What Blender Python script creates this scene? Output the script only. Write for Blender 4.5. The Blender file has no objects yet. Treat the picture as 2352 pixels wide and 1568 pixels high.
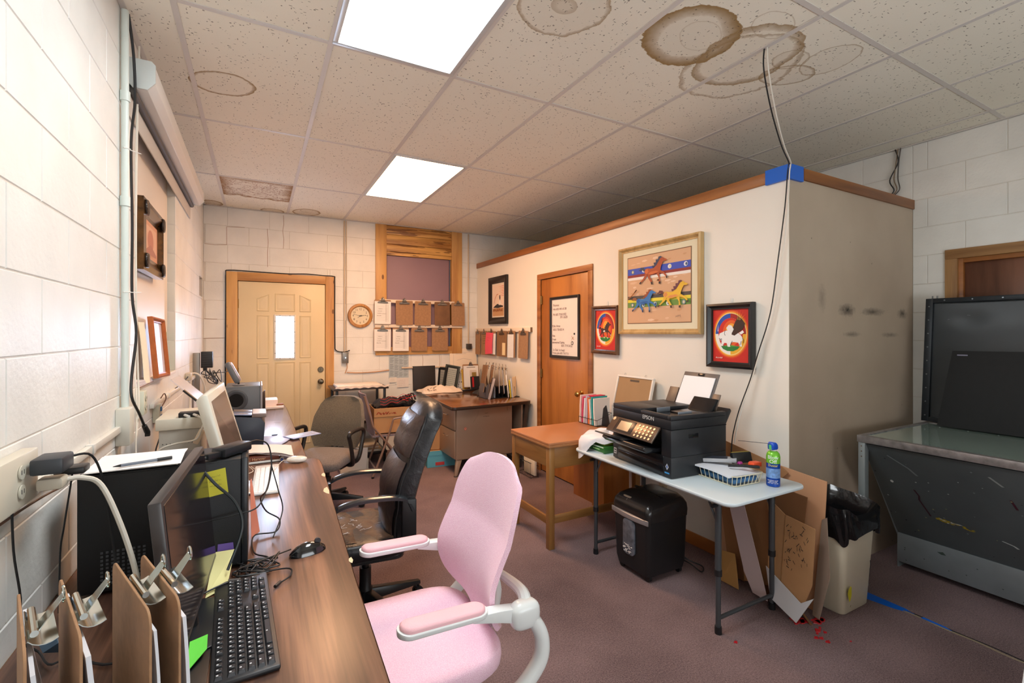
import bpy, bmesh, math, random
from mathutils import Vector, Matrix
from mathutils.geometry import interpolate_bezier
rnd = random.Random(7)
S = bpy.context.scene
COL = S.collection
pi = math.pi
def R(a): return math.radians(a)
# ------------------------------------------------------------ camera, world, exposure
cd = bpy.data.cameras.new('camera'); cam = bpy.data.objects.new('camera', cd); COL.objects.link(cam)
cam.location = (0, 0, 1.48); cam.rotation_euler = (pi/2, 0, -0.4975)
cd.sensor_width = 36; cd.lens = 1077/2352*36; cd.shift_y = -20/2352; cd.clip_start = .02
S.camera = cam
S.view_settings.view_transform = 'Standard'; S.view_settings.look = 'None'
S.view_settings.gamma = 1; S.view_settings.use_curve_mapping = False
S.view_settings.exposure = 0.65
w = bpy.data.worlds.new('world'); S.world = w; w.use_nodes = True
w.node_tree.nodes['Background'].inputs[0].default_value = (.75, .85, 1, 1)
w.node_tree.nodes['Background'].inputs[1].default_value = .6
S.cycles.max_bounces = 8; S.cycles.diffuse_bounces = 5; S.cycles.sample_clamp_indirect = 6
S.cycles.use_denoising = True
# added fill lamp behind the camera, tilted up to brighten ceiling and partition end
la = bpy.data.lights.new('fill_lamp', 'AREA'); la.shape = 'RECTANGLE'; la.size = 2.6; la.size_y = 1.5; la.energy = 52; la.color = (.90, .96, 1.0)
lo = bpy.data.objects.new('fill_lamp', la); COL.objects.link(lo); lo.location = (1.35, -1.60, 1.45); lo.rotation_euler = (pi/2+.55, 0, 0)
LIGHT_NEAR = (.92, .975, 1.0); LIGHT_FAR = (1.0, .56, .29); PN, PF = 12.5, 20.0
CEIL = 2.842; XL, XR, YB, PX, PY = -.505, 4.19, 5.95, 2.683, 1.608

# ------------------------------------------------------------ materials
def srgb(c):
    if isinstance(c, str): c = tuple(int(c[i:i+2], 16) for i in (0, 2, 4))
    return tuple((x/255/12.92 if x/255 <= .04045 else ((x/255+.055)/1.055)**2.4) for x in c[:3])+(1,)
class NT:
    def __init__(s, name):
        s.m = bpy.data.materials.new(name); s.m.use_nodes = True; s.t = s.m.node_tree
        s.b = s.t.nodes['Principled BSDF']
    def n(s, typ, **kw):
        nd = s.t.nodes.new('ShaderNode'+typ)
        for k, v in kw.items(): setattr(nd, k, v)
        return nd
    def l(s, a, b): s.t.links.new(a, b)
    def set(s, sock, v):
        if isinstance(v, bpy.types.NodeSocket): s.l(v, sock)
        else: sock.default_value = v
    def math(s, op, a, b=0.0, c=None, clamp=False):
        nd = s.n('Math', operation=op, use_clamp=clamp)
        s.set(nd.inputs[0], a); s.set(nd.inputs[1], b)
        if c is not None: s.set(nd.inputs[2], c)
        return nd.outputs[0]
    def vec(s, op, a, b):
        nd = s.n('VectorMath', operation=op); s.set(nd.inputs[0], a); s.set(nd.inputs[1], b); return nd.outputs[0]
    def coord(s, scale=(1, 1, 1), world=False, rot=(0, 0, 0)):
        if world: src = s.n('NewGeometry').outputs['Position']
        else: src = s.n('TexCoord').outputs['Object']
        mp = s.n('Mapping'); mp.inputs['Scale'].default_value = scale; mp.inputs['Rotation'].default_value = rot
        s.l(src, mp.inputs[0]); return mp.outputs[0]
    def noise(s, co, scale, detail=3, rough=.5, dist=0):
        nd = s.n('TexNoise'); s.l(co, nd.inputs['Vector']); nd.inputs['Scale'].default_value = scale
        nd.inputs['Detail'].default_value = detail; nd.inputs['Roughness'].default_value = rough
        nd.inputs['Distortion'].default_value = dist; return nd.outputs['Fac']
    def ramp(s, fac, stops):
        nd = s.n('ValToRGB'); s.set(nd.inputs[0], fac); e = nd.color_ramp.elements
        while len(e) < len(stops): e.new(.5)
        for i, (p, c) in enumerate(stops): e[i].position = p; e[i].color = c if len(c) == 4 else c+(1,)
        return nd.outputs[0]
    def mix(s, f, a, b, mode='MIX'):
        nd = s.n('Mix', data_type='RGBA', blend_type=mode); s.set(nd.inputs[0], f); s.set(nd.inputs[6], a); s.set(nd.inputs[7], b)
        return nd.outputs[2]
    def bump(s, h, strength=.3, dist=.01):
        nd = s.n('Bump'); nd.inputs['Strength'].default_value = strength; nd.inputs['Distance'].default_value = dist
        s.l(h, nd.inputs['Height']); s.l(nd.outputs[0], s.b.inputs['Normal'])
MC = {}
def mat(name, col, rough=.6, metal=0, var=0, vs=8, bump=0, bs=200, coat=0, emit=0, alpha=1, trans=0, spec=None):
    if name in MC: return MC[name]
    t = NT(name); c = srgb(col)
    t.b.inputs['Base Color'].default_value = c
    t.b.inputs['Roughness'].default_value = rough; t.b.inputs['Metallic'].default_value = metal
    if spec is not None: t.b.inputs['Specular IOR Level'].default_value = spec
    if coat: t.b.inputs['Coat Weight'].default_value = coat; t.b.inputs['Coat Roughness'].default_value = .08
    if trans: t.b.inputs['Transmission Weight'].default_value = trans
    if alpha < 1: t.b.inputs['Alpha'].default_value = alpha
    if emit:
        t.b.inputs['Emission Color'].default_value = c; t.b.inputs['Emission Strength'].default_value = emit
    if var or bump: co = t.coord()
    if var:
        f = t.noise(co, vs, 4)
        d = tuple(x*(1-var) for x in c[:3])+(1,); u = tuple(min(1, x*(1+var*.5)) for x in c[:3])+(1,)
        t.l(t.ramp(f, [(.3, d), (.7, u)]), t.b.inputs['Base Color'])
    if bump: t.bump(t.noise(co, bs, 2), bump, .004)
    MC[name] = t.m; return t.m
def wood(name, c1, c2, ax=2, scale=6, rough=.45, stretch=.08, rings=7, c3=None, coat=0, knots=False):
    t = NT(name); sc = [1, 1, 1]; sc[ax] = stretch
    co = t.coord(tuple(sc)); n1 = t.noise(co, scale, 2, .45, .3)
    v = t.math('PINGPONG', t.math('MULTIPLY', n1, rings), 1.0)
    n2 = t.noise(co, scale*14, 3)
    f = t.math('ADD', t.math('MULTIPLY', v, .65), t.math('MULTIPLY', n2, .5), clamp=True)
    st = [(.1, srgb(c1)), (.85, srgb(c2))] if not c3 else [(.1, srgb(c1)), (.5, srgb(c3)), (.9, srgb(c2))]
    colr = t.ramp(f, st)
    if knots:
        vo = t.n('TexVoronoi'); s2 = [1, 1, 1]; s2[ax] = .45; t.l(t.coord(tuple(s2)), vo.inputs['Vector']); vo.inputs['Scale'].default_value = 6
        k = t.math('LESS_THAN', vo.outputs['Distance'], .09)
        colr = t.mix(t.math('MULTIPLY', k, .8), colr, srgb('5a2e12'))
        s3 = [1, 1, 1]; s3[ax] = .07; st_ = t.math('GREATER_THAN', t.noise(t.coord(tuple(s3)), 26 if rings > 6 else 40, 3, .6), .585 if rings > 6 else .70)
        colr = t.mix(t.math('MULTIPLY', st_, .75), colr, srgb('6a3a16'))
    t.l(colr, t.b.inputs['Base Color']); t.b.inputs['Roughness'].default_value = rough
    if coat: t.b.inputs['Coat Weight'].default_value = coat; t.b.inputs['Coat Roughness'].default_value = .15
    t.bump(n2, .06, .002); MC[name] = t.m; return t.m

# ------------------------------------------------------------ mesh builder
class G:
    def __init__(s): s.v = []; s.f = []; s.mi = []; s.m = 0
    def add(s, vs, fs):
        o = len(s.v); s.v += [tuple(p) for p in vs]; s.f += [tuple(i+o for i in f) for f in fs]; s.mi += [s.m]*len(fs); return s
    def mark(s): return len(s.v)
    def xf(s, M, start=0):
        for i in range(start, len(s.v)): s.v[i] = tuple(M @ Vector(s.v[i]))
        return s
    def box(s, x0, x1, y0, y1, z0, z1, M=None):
        vs = [(x, y, z) for z in (z0, z1) for y in (y0, y1) for x in (x0, x1)]
        if M: vs = [M @ Vector(p) for p in vs]
        return s.add(vs, [(0, 2, 3, 1), (4, 5, 7, 6), (0, 1, 5, 4), (2, 6, 7, 3), (0, 4, 6, 2), (1, 3, 7, 5)])
    def loft(s, rings, cap=True, loop=False):
        n = len(rings[0]); vs = [p for r in rings for p in r]; fs = []
        m = len(rings)
        for i in range(m if loop else m-1):
            a = i*n; b = ((i+1) % m)*n
            for j in range(n): k = (j+1) % n; fs.append((a+j, a+k, b+k, b+j))
        if cap and not loop: fs.append(tuple(reversed(range(n)))); fs.append(tuple((m-1)*n+j for j in range(n)))
        return s.add(vs, fs)
    def cyl(s, p0, p1, r0, r1=None, n=16, cap=True):
        return s.tube([p0, p1], [r0, r0 if r1 is None else r1], n, cap)
    def tube(s, pts, r, n=8, cap=True, loop=False):
        pts = [Vector(p) for p in pts]; rr = r if isinstance(r, (list, tuple)) else [r]*len(pts)
        up = None; rings = []
        for i, p in enumerate(pts):
            if loop: d = pts[(i+1) % len(pts)]-pts[i-1]
            else: d = pts[min(i+1, len(pts)-1)]-pts[max(i-1, 0)]
            d = d.normalized() if d.length > 1e-9 else Vector((0, 0, 1))
            if up is None: up = Vector((0, 0, 1)) if abs(d.z) < .9 else Vector((1, 0, 0))
            a = (up-d*up.dot(d)); a = a.normalized() if a.length > 1e-6 else d.orthogonal().normalized()
            b = d.cross(a); up = a
            rings.append([p+(a*math.cos(t*2*pi/n)+b*math.sin(t*2*pi/n))*rr[i] for t in range(n)])
        return s.loft(rings, cap, loop)
    def lathe(s, prof, n=24, c=(0, 0, 0), cap=True, sx=1, sy=1):
        rings = [[(c[0]+r*sx*math.cos(t*2*pi/n), c[1]+r*sy*math.sin(t*2*pi/n), c[2]+z) for t in range(n)] for r, z in prof]
        return s.loft(rings, cap)
    def prism(s, pts, ax, a, b):
        # polygon pts (2D) on plane perpendicular to ax, extruded from a to b
        def P(p, h): return (h, p[0], p[1]) if ax == 0 else (p[0], h, p[1]) if ax == 1 else (p[0], p[1], h)
        return s.loft([[P(p, a) for p in pts], [P(p, b) for p in pts]])
    def cushion(s, c, l, e1=.35, e2=.35, n=28, m=14, bend=None):
        def sp(x, e): return math.copysign(abs(x)**e, x)
        rings = []
        for i in range(1, m):
            ph = -pi/2+pi*i/m
            rings.append([(c[0]+l[0]/2*sp(math.cos(ph), e1)*sp(math.cos(2*pi*j/n), e2), c[1]+l[1]/2*sp(math.cos(ph), e1)*sp(math.sin(2*pi*j/n), e2), c[2]+l[2]/2*sp(math.sin(ph), e1)) for j in range(n)])
        if bend: rings = [[bend(Vector(p)) for p in r] for r in rings]
        return s.loft(rings)
    def sheet(s, fn, nu, nv, th=0):
        # fn(u,v)->Vector, closed slab of thickness th along normal
        P = [[Vector(fn(i/nu, j/nv)) for j in range(nv+1)] for i in range(nu+1)]
        vs = [p for r in P for p in r]; W = nv+1
        fs = [(i*W+j, (i+1)*W+j, (i+1)*W+j+1, i*W+j+1) for i in range(nu) for j in range(nv)]
        if th:
            N = []
            for i in range(nu+1):
                for j in range(nv+1):
                    a = P[min(i+1, nu)][j]-P[max(i-1, 0)][j]; b = P[i][min(j+1, nv)]-P[i][max(j-1, 0)]
                    c = a.cross(b); N.append(c.normalized() if c.length > 1e-12 else Vector((0, 0, 1)))
            o = len(vs); vs += [vs[k]-N[k]*th for k in range(o)]
            fs += [tuple(o+k for k in reversed(f)) for f in list(fs)]
            bd = [i*W for i in range(nu+1)]+[nu*W+j for j in range(1, nv+1)]+[i*W+nv for i in range(nu-1, -1, -1)]+[j for j in range(nv-1, 0, -1)]
            for k in range(len(bd)): a, b = bd[k], bd[(k+1) % len(bd)]; fs.append((b, a, o+a, o+b))
        return s.add(vs, fs)
    def mesh(s, name, mats, bevel=0, seg=2, smooth=35):
        me = bpy.data.meshes.new(name); me.from_pydata(s.v, [], s.f)
        if not isinstance(mats, (list, tuple)): mats = [mats]
        for m in mats: me.materials.append(m)
        if len(mats) > 1: me.polygons.foreach_set('material_index', s.mi)
        bm = bmesh.new(); bm.from_mesh(me)
        bmesh.ops.recalc_face_normals(bm, faces=bm.faces)
        if bevel:
            es = [e for e in bm.edges if len(e.link_faces) == 2 and e.calc_face_angle(0) > R(28)]
            bmesh.ops.bevel(bm, geom=es, offset=bevel, segments=seg, affect='EDGES', profile=.5, clamp_overlap=True)
        bm.to_mesh(me); bm.free()
        if smooth:
            me.polygons.foreach_set('use_smooth', [True]*len(me.polygons)); me.set_sharp_from_angle(angle=R(smooth))
        me.update(); return me
    def obj(s, name, mats, parent=None, bevel=0, seg=2, smooth=35, label=None):
        o = bpy.data.objects.new(name, s.mesh(name, mats, bevel, seg, smooth)); COL.objects.link(o)
        if parent: o.parent = parent
        if label: o['label'] = label
        return o
def tag(o, label, cat, group=None):
    o['label'] = label; o['category'] = cat
    if group: o['group'] = group
    return o
def thing(name, label, cat, loc=(0, 0, 0), rz=0, group=None, rot=None):
    o = bpy.data.objects.new(name, None); o.empty_display_size = .05; COL.objects.link(o)
    o.location = loc; o.rotation_euler = rot if rot else (0, 0, rz)
    return tag(o, label, cat, group)
def struct(o): o['kind'] = 'structure'; return o
def inst(name, me, parent, loc=(0, 0, 0), rot=(0, 0, 0), mat_=None):
    o = bpy.data.objects.new(name, me); COL.objects.link(o); o.location = loc; o.rotation_euler = rot
    if parent: o.parent = parent
    return o
def copy_tree(o, parent=None):
    c = o.copy(); COL.objects.link(c)
    if parent: c.parent = parent
    for ch in list(o.children): copy_tree(ch, c)
    return c
def bez(pts, k=6):
    pts = [Vector(p) for p in pts]; out = []
    for i in range(len(pts)-1):
        p0 = pts[i-1] if i else pts[i]; p1, p2 = pts[i], pts[i+1]; p3 = pts[i+2] if i+2 < len(pts) else pts[i+1]
        for j in range(k):
            t = j/k; t2, t3 = t*t, t*t*t
            out.append(.5*((2*p1)+(-p0+p2)*t+(2*p0-5*p1+4*p2-p3)*t2+(-p0+3*p1-3*p2+p3)*t3))
    out.append(pts[-1]); return out
def rrect(x0, x1, y0, y1, r, n=5):
    o = []
    for cx, cy, a in ((x1-r, y1-r, 0), (x0+r, y1-r, 90), (x0+r, y0+r, 180), (x1-r, y0+r, 270)):
        for i in range(n+1): t = R(a+90*i/n); o.append((cx+r*math.cos(t), cy+r*math.sin(t)))
    return o
def ell(cx, cy, rx, ry, n=28, a0=0, a1=360): return [(cx+rx*math.cos(R(a0+(a1-a0)*i/n)), cy+ry*math.sin(R(a0+(a1-a0)*i/n))) for i in range(n if a1-a0 == 360 else n+1)]
def ring(cx, cy, rx, ry, t, a0, a1, n=20):
    return ell(cx, cy, rx, ry, n, a0, a1)+list(reversed(ell(cx, cy, rx-t, ry-t, n, a0, a1)))
class Canvas:
    # flat print: coloured polygons on a plane at O, along Rv (right) and Uv (up); Nv faces the viewer
    def __init__(s, O, Rv, Uv, dz=.00035):
        s.O = Vector(O); s.R = Vector(Rv); s.U = Vector(Uv); s.N = s.R.cross(s.U).normalized(); s.k = 0; s.g = G(); s.mats = []; s.dz = dz
    def m(s, col, rough=.6):
        nm = 'print_'+(col if isinstance(col, str) else '%02x%02x%02x' % tuple(col)); mm = mat(nm, col, rough)
        if mm not in s.mats: s.mats.append(mm)
        s.g.m = s.mats.index(mm)
    def poly(s, pts, col, step=True):
        if step: s.k += 1
        s.m(col); s.g.add([s.O+s.R*p[0]+s.U*p[1]+s.N*(s.k*s.dz) for p in pts], [tuple(range(len(pts)))]); return s
    def rect(s, x0, x1, y0, y1, col, step=True): return s.poly([(x0, y0), (x1, y0), (x1, y1), (x0, y1)], col, step)
    def tri(s, fn_pts, col): return s.poly(fn_pts, col)
    def shape(s, pts, T, col, step=True): return s.poly([T(p) for p in pts], col, step)
    def stroke(s, pts, wd, col, step=False):
        if step: s.k += 1
        s.m(col)
        for a, b in zip(pts[:-1], pts[1:]):
            dx, dy = b[0]-a[0], b[1]-a[1]; L = math.hypot(dx, dy) or 1; nx, ny = -dy/L*wd/2, dx/L*wd/2
            s.g.add([s.O+s.R*x+s.U*y+s.N*(s.k*s.dz) for x, y in ((a[0]+nx, a[1]+ny), (a[0]-nx, a[1]-ny), (b[0]-nx, b[1]-ny), (b[0]+nx, b[1]+ny))], [(0, 1, 2, 3)])
    def out(s, name, parent): return s.g.obj(name, s.mats, parent, smooth=0)
def txt(body, size, O, Rv, Uv, m, parent, name='lettering', ext=.0004, align='LEFT'):
    c = bpy.data.curves.new('t', 'FONT'); c.body = body; c.size = size; c.extrude = ext; c.align_x = align; c.resolution_u = 3
    o = bpy.data.objects.new('t', c); COL.objects.link(o)
    dg = bpy.context.evaluated_depsgraph_get(); me = bpy.data.meshes.new_from_object(o.evaluated_get(dg)); bpy.data.objects.remove(o); bpy.data.curves.remove(c)
    Rv = Vector(Rv).normalized(); Uv = Vector(Uv).normalized(); N = Rv.cross(Uv)
    M = Matrix((( Rv.x, Uv.x, N.x, O[0]), (Rv.y, Uv.y, N.y, O[1]), (Rv.z, Uv.z, N.z, O[2]), (0, 0, 0, 1)))
    me.transform(M); me.name = name; me.materials.clear(); me.materials.append(m)
    ob = bpy.data.objects.new(name, me); COL.objects.link(ob); ob.parent = parent; return ob
def scribble(cv, x, y, wd, h, col, lw=.002, seed=0):
    # handwriting strokes whose words cannot be read in the photograph
    r = random.Random(seed); pts = []; n = max(3, int(wd/(h*.55)))
    for i in range(n*2+1):
        pts.append((x+wd*i/(n*2)+r.uniform(-.1, .1)*h, y+(h*r.uniform(.5, 1) if i % 2 else h*r.uniform(0, .3))))
        if r.random() < .12 and len(pts) > 1: cv.stroke(pts, lw, col); pts = []
    if len(pts) > 1: cv.stroke(pts, lw, col)
# ------------------------------------------------------------ surface materials
def m_blocks(name, col, dirt=.06):
    t = NT(name); co = t.coord(world=True)
    f = t.noise(co, 3, 4); d = srgb(col); dd = tuple(x*(1-dirt*2) for x in d[:3])+(1,)
    t.l(t.ramp(f, [(.3, dd), (.65, d)]), t.b.inputs['Base Color']); t.b.inputs['Roughness'].default_value = .42
    h = t.math('ADD', t.noise(co, 60, 3), t.math('MULTIPLY', t.noise(co, 9, 3), 1.5)); t.bump(h, .35, .004); MC[name] = t.m; return t.m
M_BLOCK = m_blocks('painted_block', (237, 236, 231)); M_MORTAR = m_blocks('painted_mortar', (226, 221, 212), .12)
M_PART = mat('partition_paint', (236, 231, 221), .45, var=.03, vs=2, bump=.05, bs=150)
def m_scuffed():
    t = NT('partition_end_taupe'); co = t.coord(world=True)
    f = t.noise(co, 2.2, 4); c = t.ramp(f, [(.3, srgb((172, 155, 136))), (.7, srgb((186, 169, 149)))])  # taupe base colour, darker than the partition front
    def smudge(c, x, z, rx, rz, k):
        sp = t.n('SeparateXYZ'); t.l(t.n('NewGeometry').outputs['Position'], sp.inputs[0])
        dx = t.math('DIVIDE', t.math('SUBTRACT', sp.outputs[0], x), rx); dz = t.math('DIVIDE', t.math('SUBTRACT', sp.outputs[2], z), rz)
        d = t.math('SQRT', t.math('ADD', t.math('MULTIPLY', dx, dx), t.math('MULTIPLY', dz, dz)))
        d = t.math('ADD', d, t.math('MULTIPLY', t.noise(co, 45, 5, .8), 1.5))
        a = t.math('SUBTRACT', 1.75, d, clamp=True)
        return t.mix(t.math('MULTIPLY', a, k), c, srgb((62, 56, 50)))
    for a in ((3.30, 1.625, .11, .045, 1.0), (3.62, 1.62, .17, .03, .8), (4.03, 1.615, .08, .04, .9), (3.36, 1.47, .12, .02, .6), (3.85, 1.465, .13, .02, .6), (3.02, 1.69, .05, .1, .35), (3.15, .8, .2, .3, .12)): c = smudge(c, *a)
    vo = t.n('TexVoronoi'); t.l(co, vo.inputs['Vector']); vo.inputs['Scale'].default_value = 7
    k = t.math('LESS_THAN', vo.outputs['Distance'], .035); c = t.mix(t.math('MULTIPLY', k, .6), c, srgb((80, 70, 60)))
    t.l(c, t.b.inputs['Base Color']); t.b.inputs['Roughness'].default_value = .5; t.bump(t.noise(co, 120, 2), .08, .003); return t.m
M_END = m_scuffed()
M_TRIM = wood('trim_brown', (120, 70, 30), (168, 106, 52), 1, 5, .4)
M_TRIMX = wood('trim_brown_across', (104, 60, 26), (150, 94, 46), 0, 5, .4)
M_PINE = wood('pine_board', (170, 114, 58), (214, 166, 102), 2, 5, .45, knots=True, rings=5)
M_PINEX = wood('pine_board_across', (170, 114, 58), (214, 166, 102), 0, 5, .45, knots=True, rings=5)
M_DOOR = wood('door_veneer', (146, 86, 36), (190, 124, 62), 2, 3.2, .35, .12, rings=6)
def m_carpet(name, c1, c2):
    t = NT(name); co = t.coord(world=True)
    a = t.noise(co, 260, 2, .8); b = t.noise(co, 1.6, 4); c = t.noise(co, 120, 3, .75)
    f = t.math('ADD', t.math('ADD', t.math('MULTIPLY', a, .55), t.math('MULTIPLY', c, .35)), t.math('MULTIPLY', b, .35))
    cc = t.ramp(f, [(.46, srgb(c1)), (.78, srgb(c2))])
    t.l(cc, t.b.inputs['Base Color']); t.b.inputs['Roughness'].default_value = .95; t.b.inputs['Specular IOR Level'].default_value = .15
    t.bump(t.math('ADD', a, t.math('MULTIPLY', c, .7)), .7, .006); return t.m
M_CARPET = m_carpet('carpet_mauve', (72, 58, 60), (158, 134, 134))
# stains on the ceiling tiles: (x, y, rx, ry, angle, ring width, ring strength, inner tint)
STAINS = [(-.165, 3.02, .17, .13, -30, .14, 1.0, .05), (1.13, 1.62, .20, .20, 0, .10, .75, .10), (1.13, 1.62, .06, .05, 0, .5, .25, .2),
  (1.77, 1.52, .24, .21, 20, .36, .95, .12), (1.80, 1.49, .12, .09, 20, .08, .35, .0), (2.14, 1.50, .24, .27, -15, .20, .85, .05), (2.20, 1.58, .29, .30, -10, .09, .7, .03),
  (2.52, 1.31, .12, .14, 0, .08, .7, .06), (2.47, 1.49, .14, .10, -25, .14, .75, .10), (2.35, 1.40, .10, .08, 0, .12, .5, .1), (2.02, 1.28, .12, .08, 10, .08, .5, .0),
  (.49, 5.80, .14, .17, 20, .18, .85, .2), (.52, 5.72, .10, .10, 0, .12, .6, .1), (.15, 5.9, .12, .10, 0, .2, .7, .3), (-.42, 5.85, .10, .12, 0, .3, .6, .4)]
def m_tile(name, stains, rust=False):
    t = NT(name); co = t.coord(world=True)
    base = srgb((244, 240, 226)); c = t.mix(t.noise(co, 1.5, 3), base, srgb((236, 229, 213)))
    if stains:
        nz = t.noise(co, 6, 3, .6); nz2 = t.noise(co, 40, 3, .6)
        wob = t.math('ADD', t.math('MULTIPLY', t.math('SUBTRACT', nz, .5), .30), t.math('MULTIPLY', t.math('SUBTRACT', nz2, .5), .10))
        for (x, y, rx, ry, an, wd, st, inn) in stains:
            mp = t.n('Mapping', vector_type='TEXTURE'); mp.inputs['Location'].default_value = (x, y, CEIL); mp.inputs['Rotation'].default_value = (0, 0, R(an)); mp.inputs['Scale'].default_value = (rx, ry, 1000)
            t.l(t.n('NewGeometry').outputs['Position'], mp.inputs[0])
            ln = t.n('VectorMath', operation='LENGTH'); t.l(mp.outputs[0], ln.inputs[0])
            d = t.math('ADD', ln.outputs['Value'], wob)
            outer = t.math('DIVIDE', t.math('SUBTRACT', 1.0, d), .02, clamp=True)
            band = t.math('SUBTRACT', 1.0, t.math('DIVIDE', t.math('SUBTRACT', 1.0, d), wd, clamp=True), clamp=True)
            band = t.math('POWER', band, .6)
            k = t.math('MULTIPLY', outer, t.math('ADD', t.math('MULTIPLY', band, st), inn), clamp=True)
            c = t.mix(k, c, srgb((158, 128, 84)))
    if rust:
        sp = t.n('SeparateXYZ'); t.l(t.n('NewGeometry').outputs['Position'], sp.inputs[0]); n1 = t.noise(co, 3.5, 4, .6); n2 = t.noise(co, 60, 4, .75); n3 = t.noise(co, 7, 4, .6)
        ed = t.math('SUBTRACT', t.math('ADD', 5.22, t.math('MULTIPLY', n1, .42)), sp.outputs[1])      # >0 on the stained side
        sx = t.math('SUBTRACT', .30, t.math('ABSOLUTE', sp.outputs[0])); sy = t.math('SUBTRACT', sp.outputs[1], 4.79)
        d = t.math('ADD', t.math('MINIMUM', t.math('MINIMUM', ed, sx), sy), t.math('MULTIPLY', t.math('SUBTRACT', n3, .5), .16))
        on = t.math('GREATER_THAN', ed, 0.0); band = t.math('SUBTRACT', 1.0, t.math('DIVIDE', d, .10, clamp=True), clamp=True)
        c = t.mix(t.math('MULTIPLY', on, t.math('ADD', t.math('MULTIPLY', band, .85), .12), clamp=True), c, srgb((158, 122, 78)))
        k = t.math('MULTIPLY', on, t.math('MULTIPLY', t.math('GREATER_THAN', n2, .52), t.math('SUBTRACT', 1.0, t.math('DIVIDE', t.math('ABSOLUTE', t.math('SUBTRACT', n3, .5)), .10, clamp=True), clamp=True)))
        c = t.mix(t.math('MULTIPLY', k, .8), c, srgb((146, 86, 46)))
    sc = None
    for (sx, sy, sz) in ((1, 3.2, 1), (3.2, 1, 1), (1.6, 1.6, 1)):
        mp = t.n('Mapping'); mp.inputs['Scale'].default_value = (sx, sy, .001); mp.inputs['Rotation'].default_value = (0, 0, R(25*sx)); t.l(t.n('NewGeometry').outputs['Position'], mp.inputs[0])
        vo = t.n('TexVoronoi'); t.l(mp.outputs[0], vo.inputs['Vector']); vo.inputs['Scale'].default_value = 27
        sp = t.n('SeparateColor'); t.l(vo.outputs['Color'], sp.inputs[0])
        th = t.math('MULTIPLY', t.math('GREATER_THAN', sp.outputs[0], .30), t.math('MULTIPLY', sp.outputs[1], .215))
        k = t.math('LESS_THAN', vo.outputs['Distance'], th)
        sc = k if sc is None else t.math('MAXIMUM', sc, k)
    c = t.mix(t.math('MULTIPLY', sc, .66), c, srgb((88, 74, 60)))
    t.l(c, t.b.inputs['Base Color']); t.b.inputs['Roughness'].default_value = .9
    t.bump(t.math('SUBTRACT', t.math('MULTIPLY', t.noise(co, 150, 2), .3), sc), .4, .003); return t.m
M_TILE = m_tile('ceiling_tile', [])
M_TEE = mat('grid_tee', (214, 208, 202), .45, var=.05, vs=3)

# ------------------------------------------------------------ floor and ceiling
floor = struct(G().box(XL-.2, XR+.2, -1.7, YB+.2, -.06, 0).obj('floor', M_CARPET, smooth=0))
ceiling = struct(G().box(XL-.2, XR+.2, -1.7, YB+.2, CEIL+.05, CEIL+.09).obj('ceiling', M_TEE, smooth=0))
GX = [-.3045+.61*i for i in range(8)]; GY = [1.1284+1.22*i for i in range(-2, 4)]
xs = [XL]+GX+[XR]; ys = [-1.65]+GY+[YB]
CELLS_LIGHT = {(2, 3), (3, 5)}
cache = {}
for i in range(len(xs)-1):
    for j in range(len(ys)-1):
        if (i, j) in CELLS_LIGHT: continue
        x0, x1, y0, y1 = xs[i], xs[i+1], ys[j], ys[j+1]
        st = [s for s in STAINS if x0 < s[0]+s[2]*1.25 and x1 > s[0]-s[2]*1.25 and y0 < s[1]+s[3]*1.25 and y1 > s[1]-s[3]*1.25]
        rust = (i, j) == (1, 6)
        wx, wy = round(x1-x0-.006, 3), round(y1-y0-.006, 3); key = (wx, wy) if not st and not rust else (i, j)
        if key not in cache:
            cache[key] = G().box(-wx/2, wx/2, -wy/2, wy/2, 0, .015).mesh('ceiling_tile', m_tile('ceiling_tile_rust', st, True) if rust else m_tile('stained_tile', st) if st else M_TILE, smooth=0)
        inst('ceiling_tile', cache[key], ceiling, ((x0+x1)/2, (y0+y1)/2, CEIL+.005+rnd.uniform(-.0015, .0015)), (rnd.uniform(-.002, .002), rnd.uniform(-.002, .002), 0))
for x in GX: G().box(x-.012, x+.012, -1.65, YB, CEIL, CEIL+.006).box(x-.003, x+.003, -1.65, YB, CEIL+.006, CEIL+.04).obj('grid_tee', M_TEE, ceiling, smooth=0)
for y in GY:
    for i in range(len(xs)-1):
        G().box(xs[i]+.012, xs[i+1]-.012, y-.012, y+.012, CEIL+.001, CEIL+.0065).obj('grid_tee', M_TEE, ceiling, smooth=0)
for (a, b, c, d) in ((XL, XL+.022, -1.65, YB), (XR-.022, XR, -1.65, YB)): G().box(a, b, c, d, CEIL-.002, CEIL+.004).obj('wall_angle', M_TEE, ceiling, smooth=0)
G().box(XL, XR, YB-.022, YB, CEIL-.002, CEIL+.004).obj('wall_angle', M_TEE, ceiling, smooth=0)

# ------------------------------------------------------------ recessed ceiling lights
def ceiling_light(x0, x1, y0, y1, col, pw_, label):
    t = thing('ceiling_light', label, 'ceiling light', ((x0+x1)/2, (y0+y1)/2, CEIL)); hx, hy = (x1-x0)/2-.004, (y1-y0)/2-.004
    b = .024; g = G()
    g.box(-hx, hx, -hy, -hy+b, -.002, .02).box(-hx, hx, hy-b, hy, -.002, .02).box(-hx, -hx+b, -hy+b, hy-b, -.002, .02).box(hx-b, hx, -hy+b, hy-b, -.002, .02)
    g.obj('frame', mat('light_frame', (205, 212, 216), .35, .3), t, .0015)
    nm = 'diffuser_'+label[:4]; m = NT(nm); c = tuple(col)+(1,)
    m.b.inputs['Base Color'].default_value = (.8, .8, .8, 1); m.b.inputs['Emission Color'].default_value = c; m.b.inputs['Emission Strength'].default_value = pw_
    G().box(-hx+b, hx-b, -hy+b, hy-b, .004, .008).obj('diffuser', m.m, t, smooth=0)
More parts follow.
